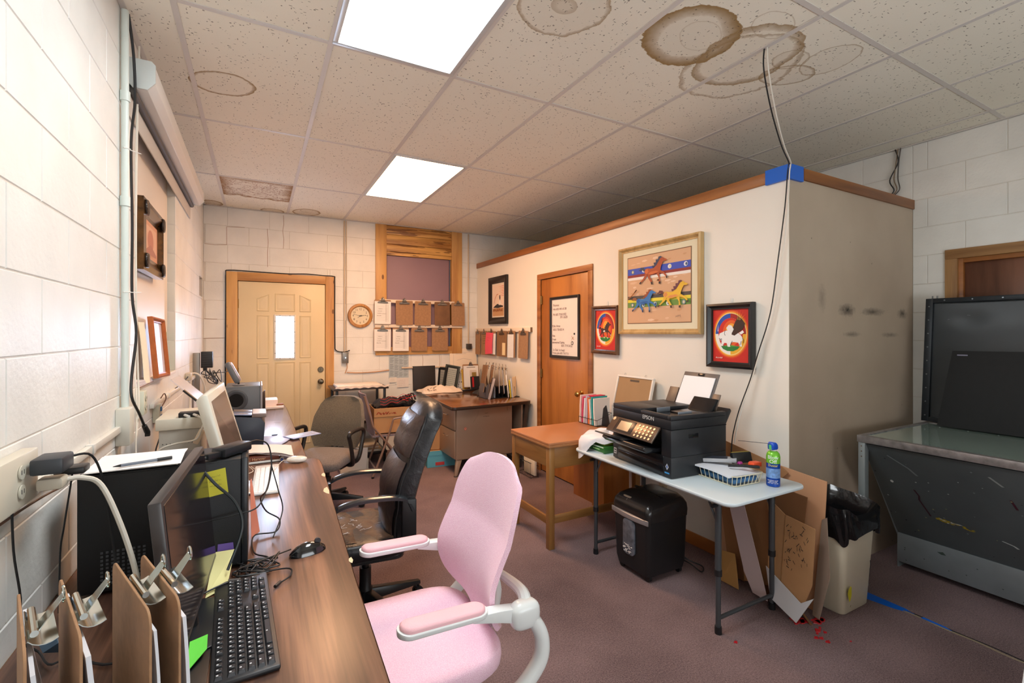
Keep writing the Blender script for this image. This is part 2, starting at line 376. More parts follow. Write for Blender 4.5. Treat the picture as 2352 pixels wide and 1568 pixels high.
ceiling_light(GX[1], GX[2], GY[2], GY[3], LIGHT_NEAR, PN, 'near large square recessed ceiling light panel with cool white diffuser')
ceiling_light(GX[2], GX[3], GY[4], GY[5], LIGHT_FAR, PF, 'farther recessed ceiling light panel, looking smaller, with warm white diffuser')

# ------------------------------------------------------------ walls of painted concrete block
BC = {}
def block_mesh(wd, ht):
    k = (round(wd, 3), round(ht, 3))
    if k not in BC:
        j = .0018; b = .0022; d = .003; x, z = wd/2-j, ht/2-j
        o = [(-x, 0, -z), (x, 0, -z), (x, 0, z), (-x, 0, z)]; i = [(-x+b, -d, -z+b), (x-b, -d, -z+b), (x-b, -d, z-b), (-x+b, -d, z-b)]
        BC[k] = G().add(o+i, [(4, 5, 6, 7), (0, 1, 5, 4), (1, 2, 6, 5), (2, 3, 7, 6), (3, 0, 4, 7)]).mesh('block', M_BLOCK, smooth=0)
    return BC[k]
def sub(r, o):
    a0, a1, z0, z1 = r; b0, b1, c0, c1 = o
    if b0 >= a1 or b1 <= a0 or c0 >= z1 or c1 <= z0: return [r]
    out = []
    if b0 > a0: out.append((a0, b0, z0, z1))
    if b1 < a1: out.append((b1, a1, z0, z1))
    m0, m1 = max(a0, b0), min(a1, b1)
    if c0 > z0: out.append((m0, m1, z0, c0))
    if c1 < z1: out.append((m0, m1, c1, z1))
    return out
def lay_blocks(parent, a0, a1, z0, z1, off, holes, place):
    k = int(z0/.2032)
    while k*.2032 < z1-.01:
        s = off+(.2032 if k % 2 else 0); j = math.floor((a0-s)/.4064)
        while s+j*.4064 < a1:
            rs = [(max(a0, s+j*.4064), min(a1, s+(j+1)*.4064), max(z0, k*.2032), min(z1, (k+1)*.2032))]
            for h in holes: rs = [q for r in rs for q in sub(r, h)]
            for r in rs:
                if r[1]-r[0] > .02 and r[3]-r[2] > .02: loc, rot = place((r[0]+r[1])/2, (r[2]+r[3])/2); inst('block', block_mesh(r[1]-r[0], r[3]-r[2]), parent, loc, rot)
            j += 1
        k += 1
def slabs(rng, holes):  # wall backing with openings
    rs = [rng]
    for h in holes: rs = [q for r in rs for q in sub(r, h)]
    return rs
NICHE = (2.81, 4.02, 1.2192, 2.64); VENT = (5.56, 5.88, 1.855, 2.05)
g = G()
for r in slabs((-1.65, YB, 0, 3.0), [NICHE, VENT]): g.box(XL-.25, XL-.003, r[0], r[1], r[2], r[3])
wl = struct(g.obj('wall_left', M_MORTAR, smooth=0))
lay_blocks(wl, .25, YB, .0, CEIL, 1.495-.4064, [NICHE, VENT, (.25, YB, 0, .6)], lambda a, z: ((XL-.003, a, z), (0, 0, pi/2)))
WD = (-.25, .76, 0, 2.11); WW = (1.36, 2.38, 1.24, CEIL)
g = G()
for r in slabs((XL-.25, XR+.2, 0, 3.0), [WD, WW]): g.box(r[0], r[1], YB+.003, YB+.2, r[2], r[3])
wb = struct(g.obj('wall_back', M_MORTAR, smooth=0))
lay_blocks(wb, XL, XR, .0, CEIL, .325-.4064*3, [WD, WW, (PX+.0, XR, 0, 2.2352)], lambda a, z: ((a, YB+.003, z), (0, 0, 0)))
DR = (.42, 1.38, 0, 2.02)
g = G()
for r in slabs((-1.65, YB, 0, 3.0), [DR]): g.box(XR+.003, XR+.2, r[0], r[1], r[2], r[3])
wr = struct(g.obj('wall_right', M_MORTAR, smooth=0))
lay_blocks(wr, -.6, PY, .0, CEIL, .1, [DR, (-.6, 1.38, 0, .8128)], lambda a, z: ((XR+.003, a, z), (0, 0, -pi/2)))
lay_blocks(wr, PY, YB, 2.2352, CEIL, .1, [], lambda a, z: ((XR+.003, a, z), (0, 0, -pi/2)))
struct(G().box(XL-.25, XR+.2, -1.8, -1.65, 0, 3).obj('wall_front', mat('front_wall_paint', (225, 220, 212), .6), smooth=0))
wf = struct(thing('added_window_frame', '', 'x', (1.35, -1.65, 1.45))); del wf['category'], wf['label']  # invented window frame, out of view, added round the fill lamp
for a in ((-1.38, 1.38, .75, .83), (-1.38, 1.38, -.83, -.75), (-1.38, -1.30, -.75, .75), (1.30, 1.38, -.75, .75)): G().box(a[0], a[1], 0, .06, a[2], a[3]).obj('casing', mat('added_frame_paint', (228, 224, 214), .4), wf, .004)
# old cracks in the mortar of the back wall
cv = Canvas((0, YB-.0012, 0), (1, 0, 0), (0, 0, 1))
for pts in ([(.26, 2.82), (.262, 2.72), (.255, 2.64), (.262, 2.55), (.258, 2.44)], [(-.5, 2.43), (-.40, 2.425), (-.29, 2.435), (-.292, 2.63), (-.12, 2.64)], [(.1, 2.65), (.105, 2.5), (.098, 2.38), (.1, 2.22)], [(1.90, 1.19), (1.905, 1.12), (1.9, 1.02), (1.905, .95)], [(2.13, 1.19), (2.135, 1.1), (2.13, 1.0)], [(-.5, 1.63), (-.38, 1.628)], [(-.5, 1.42), (-.3, 1.425)]):
    q = [(x+rnd.uniform(-.003, .003), z) for x, z in pts]; cv.stroke(q, .004, (150, 112, 84))
cv.out('crack', wb)
# niche on the left wall
g = G().box(-.60, -.552, 2.7, 4.1, 1.15, 2.7); n_ = g.obj('niche_panel', mat('niche_panel', (232, 222, 210), .4, var=.03, vs=3), wl, smooth=0)
G().box(-.555, XL+.003, 2.812, 4.018, 1.20, 1.2185).obj('niche_sill', mat('sill_paint', (228, 222, 212), .5), wl, .002)
g = G()
for k in range(6, 13): g.box(-.56, XL-.006, 4.0185, 4.06, k*.2032+.004, (k+1)*.2032-.002)
g.obj('niche_jamb', mat('jamb_paint', (214, 210, 198), .5, var=.05), wl, .003)
G().box(-.56, XL-.006, 2.80, 4.03, 2.6415, 2.70).obj('niche_lintel', M_MORTAR, wl, smooth=0)
g = G()
for a, b, z0, z1 in ((3.90, 3.99, 1.39, 1.49), (3.87, 3.99, 1.235, 1.33)):
    g.add([(-.5515, a, z0), (-.5515, b, z0+.01), (-.5515, b, z1), (-.5515, (a+b)/2, z1-.03), (-.5515, a, z1-.01)], [(0, 1, 2, 3, 4)])
tp = g.obj('painters_tape', mat('green_tape', (110, 190, 120), .5), wl, smooth=0)
# vent hole near the corner
G().box(-.60, -.54, VENT[0], VENT[1], VENT[2], VENT[3]).obj('vent_backing', mat('vent_metal', (112, 100, 88), .5, .5, var=.2), wl, smooth=0)

# ------------------------------------------------------------ partition walls and trim
g = G(); wp = None
for r in slabs((PY, YB, 0, 2.40), [(3.454, 4.283, 0, 2.05)]): g.box(PX, PX+.115, r[0], r[1], r[2], r[3])
wp = struct(g.obj('wall_partition', M_PART, smooth=0))
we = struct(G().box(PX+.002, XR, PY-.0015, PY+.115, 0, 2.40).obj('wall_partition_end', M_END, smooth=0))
t1 = struct(G().box(PX-.014, PX+.13, PY-.012, YB, 2.368, 2.436).obj('trim_1', M_TRIM, bevel=.003))
t2 = struct(G().box(PX+.13, XR, PY-.014, PY+.13, 2.375, 2.442).obj('trim_2', M_TRIMX, bevel=.003))
struct(G().box(PX-.012, PX, PY-.004, 3.391, 0, .085).obj('baseboard_partition', M_TRIM, bevel=.002))
tag(G().prism([(PX-.017, PY-.017), (2.80, PY-.017), (2.80, PY+.0), (PX+.0, PY+.0), (PX+.0, 1.74), (PX-.017, 1.74)], 2, 2.360, 2.4455).obj('tape', mat('blue_tape', (12, 98, 205), .35), smooth=0), 'blue painters tape wrapped around the top corner of the partition', 'tape')
# ------------------------------------------------------------ doors and boarded window (setting)
M_BLACK = mat('black_plastic', (24, 25, 28), .4); M_BLK2 = mat('black_satin', (34, 36, 40), .3); M_CHROME = mat('chrome', (200, 200, 200), .22, 1)
M_STEELB = mat('clip_steel', (150, 142, 132), .3, 1, var=.3, vs=60); M_WHITE = mat('white_plastic', (228, 226, 220), .4); M_PAPER = mat('paper', (238, 236, 234), .75)
M_HARD = mat('hardboard', (166, 126, 90), .6, var=.14, vs=40, bump=.1); M_CABLE = mat('black_cable', (28, 28, 30), .5); M_WCABLE = mat('white_cable', (222, 216, 204), .5)
M_GLASS = mat('clear_glass', (255, 255, 255), .03, trans=1)
d = struct(thing('door_1', 'cream steel entrance door with small bright window pane in the back wall', 'door', (.259, YB, 0))); del d['category'], d['label']
M_DCREAM = mat('door_cream', (226, 208, 168), .4, var=.04, vs=3)
ox = -.259
leaf = G().box(-.185+ox, .703+ox, -.02, .02, .01, 2.045); leaf.obj('leaf', M_DCREAM, d, .002)
def panel(x0, x1, z0, z1, arch=0):
    g = G(); x0 += ox; x1 += ox
    def P(a, dz): # rectangle with optional sloping top: arch>0 rises right, <0 rises left
        l = z1-a-(.05 if arch > 0 else 0); r = z1-a-(.05 if arch < 0 else 0)
        return [(x0+a, dz, z0+a), (x1-a, dz, z0+a), (x1-a, dz, r), (x0+a, dz, l)]
    rings = [P(0, -.0205), P(.006, -.027), P(.014, -.0225), P(.020, -.0215), P(.036, -.0255), P(.040, -.0255)]
    g.loft(rings, cap=True); g.obj('door_panel', M_DCREAM, d, smooth=20)
panel(-.005, .118, 1.72, 1.915, 1); panel(.174, .381, 1.72, 1.925); panel(.428, .551, 1.72, 1.915, -1)
panel(-.005, .118, 1.19, 1.678); panel(.428, .551, 1.19, 1.678)
panel(-.005, .118, .20, 1.145); panel(.174, .381, .20, 1.15); panel(.428, .551, .20, 1.145)
g = G(); X0, X1, Z0, Z1 = .165+ox, .387+ox, 1.178, 1.685
for r in ((X0, X0+.02, Z0, Z1), (X1-.02, X1, Z0, Z1), (X0+.02, X1-.02, Z0, Z0+.02), (X0+.02, X1-.02, Z1-.02, Z1)): g.box(r[0], r[1], -.034, -.018, r[2], r[3])
lf = g.obj('window_frame', M_WHITE, d, .002)
g = G()
for i in range(4):
    for x in (X0+.01, X1-.01): g.cyl((x, -.0355, Z0+.07+i*.12), (x, -.033, Z0+.07+i*.12), .004, n=8)
for x in (X0+.06, X1-.06):
    for z in (Z0+.01, Z1-.01): g.cyl((x, -.0355, z), (x, -.033, z), .004, n=8)
g.obj('screw', mat('screw_dark', (70, 62, 54), .4, .8), lf)
G().box(X0+.02, X1-.02, -.026, -.022, Z0+.02, Z1-.02).obj('pane', mat('daylit_pane', (205, 224, 255), .3, emit=26.0), d, smooth=0)
def knob(zc, dead):
    g = G(); c = .655+ox
    pr = [(.0, 0), (.033, 0), (.033, .006), (.028, .012)] if dead else [(0, 0), (.032, 0), (.032, .008), (.013, .014), (.012, .035), (.026, .045), (.029, .06), (.022, .07), (0, .072)]
    g.lathe([(max(r, .0005), z) for r, z in pr], 20); g.xf(Matrix.Translation((c, -.02, zc)) @ Matrix.Rotation(pi/2, 4, 'X'))
    if dead: g.box(c-.006, c+.006, -.048, -.03, zc-.014, zc+.014)
    g.obj('deadbolt' if dead else 'door_knob', mat('aged_nickel', (104, 88, 70), .25, 1), d)
knob(1.048, True); knob(.909, False)
for z in (1.80, 1.05, .3): G().cyl((-.187+ox, -.024, z-.05), (-.187+ox, -.024, z+.05), .007, n=8).obj('hinge', mat('brass_dull', (150, 120, 70), .35, .9), d)
# pine casing boards
for nm, g in (('casing', G().box(-.295+ox, -.190+ox, -.035, .05, 0, 2.145)), ('casing', G().box(.708+ox, .802+ox, -.035, .05, 0, 2.145))): g.obj(nm, M_PINE, d, .003)
G().box(-.190+ox, .708+ox, -.035, .05, 2.051, 2.145).obj('casing_head', M_PINEX, d, .003)
g = G().box(-.19+ox, .708+ox, .02, .06, 0, 2.05); g.obj('gap_shade_sheet', mat('dark_gap', (24, 20, 16), .8), d, smooth=0)  # near-black sheet behind the leaf; its colour gives the shade in the gaps
cb = G().tube(bez([(-.30, 5.925, .75), (-.305, 5.935, 1.2), (-.30, 5.932, 1.9), (-.298, 5.93, 2.12), (-.27, 5.925, 2.158), (.0, 5.925, 2.156), (.3, 5.925, 2.152), (.5, 5.925, 2.162), (.68, 5.925, 2.154), (.80, 5.925, 2.15), (.812, 5.93, 2.10), (.812, 5.935, 1.7), (.815, 5.935, 1.35), (.82, 5.935, 1.28), (.86, 5.935, 1.255), (.93, 5.935, 1.25), (.985, 5.93, 1.268)], 4), .006, 6)
tag(cb.obj('cable', M_CABLE), 'black cable tacked around the pine casing of the entrance door', 'cable')
# brown flush door in the partition
d2 = struct(thing('door_2', '', 'x', (PX, 3.87, 0))); del d2['category'], d2['label']
G().box(.004, .044, -.414, .411, .012, 2.047).obj('leaf', M_DOOR, d2, .002)
G().box(-.016, .06, .413, .475, 0, 2.05).obj('casing', M_TRIM, d2, .004); G().box(-.016, .06, -.479, -.416, 0, 2.05).obj('casing', M_TRIM, d2, .004)
G().box(-.016, .06, -.479, .475, 2.05, 2.108).obj('casing_head', M_TRIM, d2, .004)
G().box(.05, .11, -.479, .475, 0, 2.108).obj('gap_shade_sheet', mat('dark_gap', (24, 20, 16), .8), d2, smooth=0)  # near-black sheet here too, colouring in the shade round this leaf
for z in (1.83, 1.05, .25): G().cyl((-.003, .412, z-.045), (-.003, .412, z+.045), .008, n=10).box(-.006, .0, .385, .413, z-.045, z+.045).obj('hinge', mat('brass_dull', (150, 120, 70), .35, .9), d2)
g = G().lathe([(.001, 0), (.032, 0), (.032, .006), (.012, .012), (.011, .035), (.025, .045), (.028, .058), (.02, .068), (.001, .07)], 20)
g.xf(Matrix.Translation((.004, -.30, .905)) @ Matrix.Rotation(-pi/2, 4, 'Y')); g.obj('door_knob', mat('brass_knob', (206, 160, 84), .18, 1), d2)
# dark door in the right wall
d3 = struct(thing('door_3', '', 'x', (XR, .90, 0))); del d3['category'], d3['label']
M_DARKV = wood('dark_veneer', (84, 50, 36), (128, 84, 62), 2, 3, .3, .12, rings=6); M_OAKR = wood('rough_oak', (132, 92, 54), (176, 134, 86), 2, 12, .5, .05, rings=5)
M_OAKRY = wood('rough_oak_across', (132, 92, 54), (176, 134, 86), 1, 12, .5, .05, rings=5)
G().box(.03, .07, -.47, .43, 0, 1.96).obj('leaf', M_DARKV, d3, .002)
G().box(-.016, .03, .455, .521, 0, 1.985).obj('casing', M_OAKR, d3, .003); G().box(-.016, .03, -.546, -.48, 0, 1.985).obj('casing', M_OAKR, d3, .003)
G().box(-.016, .03, -.546, .521, 1.985, 2.05).obj('casing_head', M_OAKRY, d3, .003)
G().box(.005, .1, .43, .48, 0, 1.985).obj('jamb', M_TRIM, d3, .002); G().box(.005, .1, -.48, .43, 1.955, 2.02).obj('jamb_head', M_TRIM, d3, .002)
# boarded window
wn = struct(thing('window_1', '', 'x', (1.87, YB, 1.9))); del wn['category'], wn['label']
wx, wz = -1.87, -1.9
for a, b in ((1.292, 1.427), (2.300, 2.447)): G().box(a+wx, b+wx, -.024, .06, 1.20+wz, CEIL-.004+wz).obj('casing', M_PINE, wn, .003)
G().box(1.427+wx, 2.300+wx, -.022, .06, 1.20+wz, 1.298+wz).obj('sill_board', M_PINEX, wn, .003)
M_KNOT = wood('knotty_plank', (150, 92, 34), (226, 176, 100), 0, 7, .45, .06, rings=9, knots=True)
for a, b in ((2.462, 2.507), (2.51, 2.603), (2.606, 2.722), (2.725, CEIL-.004)): G().box(1.428+wx, 2.299+wx, -.006, .03, a+wz, b+wz).obj('plank', M_KNOT, wn, .004)
G().box(1.44+wx, 2.275+wx, .022, .04, 1.30+wz, 2.458+wz).obj('purple_board', mat('purple_board', (152, 124, 136), .6, var=.05, vs=3, bump=.1), wn, .001)
G().box(1.427+wx, 2.300+wx, .06, .08, 1.2+wz, CEIL+wz).obj('backing', mat('dark_gap', (24, 20, 16), .8), wn, smooth=0)

# ------------------------------------------------------------ left wall: screen case, conduit, raceway, cables
t = thing('projector_screen', 'long white projector screen case mounted high on the left wall', 'projector screen', (-.45, 2.60, 2.56))
prof = [(-.045, .125), (.034, .125), (.048, .110), (.048, .035), (.02, 0), (-.03, .0), (-.045, .02)]
G().prism(prof, 1, .012, 2.16).obj('case', mat('screen_case', (226, 222, 216), .35), t, .002)
for a in (0, 2.16): G().prism([(x*1.06, z*1.04-.002) for x, z in prof], 1, a, a+.012).obj('end_cap', mat('end_cap', (206, 212, 210), .4), t, .002)
G().cyl((-.035, .02, -.012), (-.035, 2.15, -.012), .016, n=14).obj('roller', mat('roller_fabric', (84, 78, 74), .6), t)
G().box(-.052, -.046, .0, 2.17, -.12, .0).obj('screen_edge', mat('screen_fabric_back', (198, 192, 184), .6), t, .001)
for y in (.25, 1.9): G().box(-.062, -.02, y, y+.05, .03, .16).obj('bracket', mat('bracket_metal', (120, 116, 110), .4, .8), t, .001)
t = thing('conduit_pipe', 'vertical painted steel conduit beside the niche on the left wall', 'conduit', (XL+.018, 2.50, 1.15))
G().cyl((0, 0, 0), (0, 0, 1.68), .0135, n=14).obj('pipe', mat('conduit_paint', (214, 222, 216), .35), t)
for z_ in (.86, 1.30): G().cyl((0, 0, z_), (0, 0, z_+.04), .018, n=14).obj('coupling', mat('conduit_paint', (214, 222, 216), .35), t)
g = G()
for z in (.50, 1.10): g.tube([(.0, -.02, z), (.018, 0, z+.002), (0, .02, z), (-.012, .0, z-.002)], .002, 5, loop=True).cyl((.014, .004, z), (.045, .05, z+.004), .0018, n=5)
g.obj('cable_tie', M_WHITE, t)
G().box(-.018, .03, -.075, -.0, -.13, .02).obj('junction_box', mat('box_paint', (216, 214, 202), .45), t, .004)
g = G().tube(bez([(-.48, 2.52, 2.83), (-.47, 2.56, 2.68), (-.472, 2.60, 2.50), (-.478, 2.56, 2.30), (-.476, 2.57, 1.95), (-.478, 2.575, 1.65), (-.466, 2.59, 1.48), (-.472, 2.54, 1.30), (-.465, 2.50, 1.21), (-.455, 2.58, 1.13), (-.45, 2.66, 1.06)], 5), .0055, 7)
cbl = thing('cable', 'black video cable hanging loose down the conduit on the left wall', 'cable', (0, 0, 0)); g.obj('wire', M_CABLE, cbl)
G().cyl((-.45, 2.66, 1.06), (-.445, 2.695, 1.025), .010, .012, 10).box(-.454, -.436, 2.692, 2.716, 1.004, 1.024).obj('plug', M_CABLE, cbl, .001)
g = G().tube(bez([(-.478, 2.72, 2.80), (-.49, 2.72, 2.3), (-.49, 2.715, 1.8), (-.488, 2.72, 1.5), (-.485, 2.73, 1.3), (-.47, 2.66, 1.15), (-.46, 2.55, 1.03)], 5), .004, 6)
g2 = G().tube(bez([(-.49, 2.76, 2.6), (-.495, 2.75, 2.0), (-.492, 2.735, 1.5), (-.49, 2.70, 1.30), (-.47, 2.62, 1.18), (-.455, 2.52, 1.0), (-.45, 2.50, .96)], 5), .003, 6)
wc = thing('cable', 'pair of thin white wires hanging beside the black cable on the left wall', 'cable', (0, 0, 0)); g.obj('wire', M_WCABLE, wc); g2.obj('wire', M_WCABLE, wc)
t = thing('raceway', 'white cable raceway running the length of the left wall above the desks', 'raceway', (XL, 2, 1.075))
for a, b in ((-1.3, -.52), (-.40, .60), (1.11, 3.9)): G().box(.0005, .02, a, b, 0, .026).obj('channel', mat('raceway_paint', (224, 220, 210), .4), t, .003)
G().box(.0005, .024, .05, .075, -.004, .030).box(.0005, .024, 1.6, 1.63, -.004, .03).obj('joint_cover', M_WHITE, t, .002)
def outlet(name, label, y, z, wd, ht, col, blue=False, cat='outlet'):
    t = thing(name, label, cat, (XL, y, z)); G().box(.0005, .032, -wd/2, wd/2, -ht/2, ht/2).obj('box', mat('outlet_'+('%02x%02x%02x' % col), col, .4), t, .004)
    for dz in (-.022, .022):
        if blue: G().box(.033, .037, -.018, .018, dz-.012, dz+.012).obj('jack', mat('blue_jack', (30, 110, 170), .4), t, .001)
        else:
            f = G().cyl((.033, 0, dz), (.036, 0, dz), .016, n=16).obj('socket', mat('socket_cream', (206, 202, 186), .4), t)
            G().box(.036, .0365, -.007, -.005, dz-.004, dz+.006).box(.036, .0365, .005, .007, dz-.004, dz+.006).obj('slot', M_BLACK, f, smooth=0)
    return t
outlet('power_outlet', 'cream double outlet below the niche beside the conduit', 2.83, 1.145, .075, .115, (212, 214, 196))
outlet('network_jack', 'cream wall box with two blue network jacks below the raceway', 3.23, 1.035, .08, .10, (218, 216, 196), True, 'network jack')
tag(G().tube(bez([(-.47, 3.22, 1.0), (-.468, 3.18, .92), (-.48, 3.12, .84), (-.47, 3.10, .75)], 5), .0035, 6).obj('cable', M_CABLE), 'black lead dropping from the blue network jacks', 'cable')
# power outlet in the near left with plugs
t = outlet('power_outlet', 'large cream outlet box at the left edge with adapters plugged in', 1.47, 1.14, .20, .12, (216, 208, 190))
ad = thing('power_adapter', 'grey black power adapter plugged into the outlet at the left edge', 'adapter', (-.435, 1.53, 1.165)); G().box(-.030, .030, -.045, .035, -.019, .019).obj('brick', mat('adapter_grey', (52, 56, 62), .45), ad, .006)
G().tube(bez([(-.41, 1.57, 1.17), (-.38, 1.60, 1.16), (-.36, 1.62, 1.08), (-.35, 1.64, .95), (-.33, 1.62, .82), (-.30, 1.58, .76)], 5), .003, 6).xf(Matrix.Translation((.435, -1.53, -1.165))).obj('cord', M_CABLE, ad)
p2 = thing('plug', 'heavy white plug with thick white cord curving down to the desk', 'plug', (-.44, 1.545, 1.115)); G().box(-.025, .025, -.025, .02, -.015, .014).obj('plug_body', mat('plug_beige', (206, 196, 178), .45), p2, .007)
G().tube(bez([(.02, .01, 0), (.05, .02, -.002), (.085, .03, -.03), (.13, .0, -.13), (.17, -.05, -.24), (.20, -.12, -.345), (.21, -.2, -.36)], 6), .0062, 8).obj('cord', M_WCABLE, p2)
p3 = thing('plug', 'flat black plug between the grey adapter and white plug', 'plug', (-.42, 1.60, 1.128)); G().box(-.03, .03, -.02, .03, -.009, .009).obj('plug_body', M_BLACK, p3, .004)
G().tube(bez([(.0, .01, 0), (-.01, .03, -.05), (-.02, .02, -.15), (-.03, .03, -.22), (-.03, .02, -.37)], 5), .0022, 6).obj('cord', M_CABLE, p3)
tag(G().tube(bez([(-.478, 1.44, 1.15), (-.475, 1.44, 1.0), (-.47, 1.46, .88), (-.465, 1.44, .80), (-.44, 1.46, .75), (-.40, 1.40, .745), (-.36, 1.46, .745)], 5), .0024, 6).obj('cable', M_CABLE), 'thin dark cord hanging down the wall at the left edge', 'cable')
tag(G().tube(bez([(-.485, 1.30, 1.07), (-.485, 1.5, 1.066), (-.48, 1.63, 1.062), (-.47, 1.70, 1.06)], 5), .003, 6).obj('cable', mat('brown_wire', (96, 68, 52), .5)), 'brown wire stretched along the left wall under the big outlet', 'cable')
# far corner electrical: power bar, charger block, tangle
t = thing('power_strip', 'grey vertical power strip on left wall near the door corner', 'power strip', (XL, 5.05, 1.09)); G().box(.0005, .05, -.03, .03, -.14, .21).obj('strip_body', mat('strip_grey', (150, 146, 140), .4, .5), t, .004)
ad = thing('charger', 'black charger block plugged into the far power strip', 'charger', (-.40, 5.05, 1.24)); G().box(-.045, .045, -.04, .04, -.075, .07).obj('brick', M_BLACK, ad, .004); G().box(-.03, .0, -.02, .02, -.1, -.07).obj('plug_body', M_BLACK, ad, .003)
for k in range(6): G().box(-.04, .04, -.0415, -.040, -.06+k*.02, -.052+k*.02).obj('vent_slot', M_BLK2, ad, smooth=0)
g = G(); r = random.Random(3)
for k in range(5):
    p = [(-.40+r.uniform(-.03, .05), 5.06+r.uniform(-.05, .12), 1.13-.0*k)]
    for q in range(5): p.append((-.42+r.uniform(-.03, .12), 5.1+r.uniform(-.1, .25), 1.08+r.uniform(-.09, .06)))
    g.tube(bez(p, 5), .004, 5)
g.tube(bez([(-.38, 5.3, 1.10), (-.28, 5.45, 1.09), (-.26, 5.8, 1.095), (-.27, 5.925, 1.09)], 5), .004, 5)
tag(g.obj('cable_tangle', M_CABLE), 'tangle of black wires in the corner left of the entrance door', 'cables')
g = G().tube(bez([(-.49, 4.55, 1.13), (-.46, 4.6, 1.15), (-.42, 4.62, 1.13), (-.39, 4.66, 1.05), (-.38, 4.7, .95)], 6), .007, 7); ww = thing('plug', 'pale plug and curved cord on the left wall near the far speaker', 'plug'); g.obj('cord', M_WCABLE, ww)
G().box(-.5045, -.465, 4.50, 4.58, 1.10, 1.16).obj('plug_body', mat('plug_beige', (206, 196, 178), .45), ww, .006)
for i, (y, c, nm, lb) in enumerate(((4.75, M_WCABLE, 'conduit_pipe', 'thin pale conduit dropping from the raceway to the desk near the plug'), (4.95, mat('grey_cable', (110, 108, 112), .5), 'conduit_pipe', 'grey conduit dropping below the power strip by the door corner'))):
    tag(G().tube(bez([(XL+.012, y, 1.1), (XL+.012, y-.03, .95), (XL+.02, y-.12, .80)], 5), .008, 7).obj(nm, c), lb, 'conduit')
tag(G().tube(bez([(-.492, 3.9, 1.10), (-.485, 4.1, 1.108), (-.49, 4.3, 1.11), (-.485, 4.5, 1.13)], 5), .004, 6).obj('cable', M_CABLE), 'black wire lying along the top end of the raceway', 'cable')
tag(G().tube(bez([(-.483, 3.30, 1.108), (-.478, 3.38, 1.125), (-.476, 3.42, 1.09), (-.478, 3.30, 1.06), (-.48, 3.25, 1.05)], 5), .003, 6).obj('cable', mat('brown_wire', (96, 68, 52), .5)), 'short brown wire looped over the raceway above the blue jacks', 'cable')
# pictures on the left wall
def frame_y(t, w_, h, b, d_, m, nm='frame', bev=.003):  # frame around origin in local x(right), z(up), sticks out to -y
    g = G(); prof = [(0, 0), (0, -d_), (b*.35, -d_*1.15), (b*.75, -d_*.6), (b, -d_*.55), (b, 0)]
    c = [(-w_/2, -h/2, 1, 1), (w_/2, -h/2, -1, 1), (w_/2, h/2, -1, -1), (-w_/2, h/2, 1, -1)]
    g.loft([[(x+sx*p, q, z+sz*p) for p, q in prof] for x, z, sx, sz in c], loop=True); return g.obj(nm, m, t, smooth=25)
t = thing('framed_picture', 'ornate dark gold framed picture hanging on the niche panel', 'picture', (-.54, 3.235, 1.985), rot=(R(0), 0, pi/2)); t.rotation_euler = (0, 0, pi/2)
f = frame_y(t, .56, .37, .085, .038, wood('ornate_frame', (50, 32, 16), (96, 64, 30), 0, 9, .25, .3, coat=.4))
for sx in (-1, 1):
    for sz in (-1, 1): G().cushion((sx*.235, -.045, sz*.135), (.07, .02, .08), .6, .8, 12, 6).obj('corner_ornament', mat('ornament_dark', (52, 44, 40), .3, .6, bump=.8, bs=90), f)
cv = Canvas((-.20, -.020, -.10), (.40, 0, 0), (0, 0, .20)); cv.rect(0, 1, 0, 1, (206, 150, 118)); cv.rect(.08, .92, .12, .88, (216, 170, 140)); cv.poly(ell(.5, .5, .2, .3), (186, 120, 96)); cv.poly([(.1, .15), (.5, .4), (.9, .2), (.9, .12), (.1, .12)], (170, 112, 92)); cv.out('print', t)
t = thing('framed_picture', 'light wooden frame with pale print leaning in the niche', 'picture', (-.500, 3.29, 1.395)); t.rotation_euler = (R(-5), R(2), R(88))
f = frame_y(t, .31, .335, .026, .022, mat('orange_wood', (176, 96, 48), .4, var=.15, vs=30))
G().box(-.13, .13, -.006, -.002, -.142, .142).obj('print', mat('pale_print', (206, 206, 222), .35, var=.05, vs=20), t, smooth=0)
G().box(-.15, .15, -.002, .0, -.16, .16).obj('backing_board', M_HARD, t, smooth=0)
tag(G().sheet(lambda u, v: Vector((-.545+.02*math.sin(u*3), 2.835+.14*u, 1.222+.30*v)), 6, 2, .002).obj('paper_sheet', mat('cream_paper', (240, 232, 208), .7)), 'cream paper sheet standing nearest the conduit in the niche', 'paper')
tag(G().sheet(lambda u, v: Vector((-.525+.025*(1-v)+.012*math.sin(u*4), 2.96+.15*u+.02*math.sin(v*3), 1.224+.31*v)), 6, 5, .002).obj('paper_sheet', mat('cream_paper', (240, 232, 208), .7)), 'curled cream paper sheet in the niche against the wooden frame', 'paper')
t = thing('paper_roll', 'stack of loose papers lying on the niche sill', 'paper', (-.522, 2.94, 1.2185)); g = G()
for k in range(4): g.box(-.025+.003*k, .028-.002*k, -.12+.01*k, .22-.015*k, .0015+k*.006, .0065+k*.006)
g.obj('sheets', mat('paper_lilac', (214, 206, 212), .7), t); G().box(-.028, .032, -.125, .2, 0, .0014).obj('cover', mat('brown_cover', (140, 92, 66), .6), t, smooth=0)

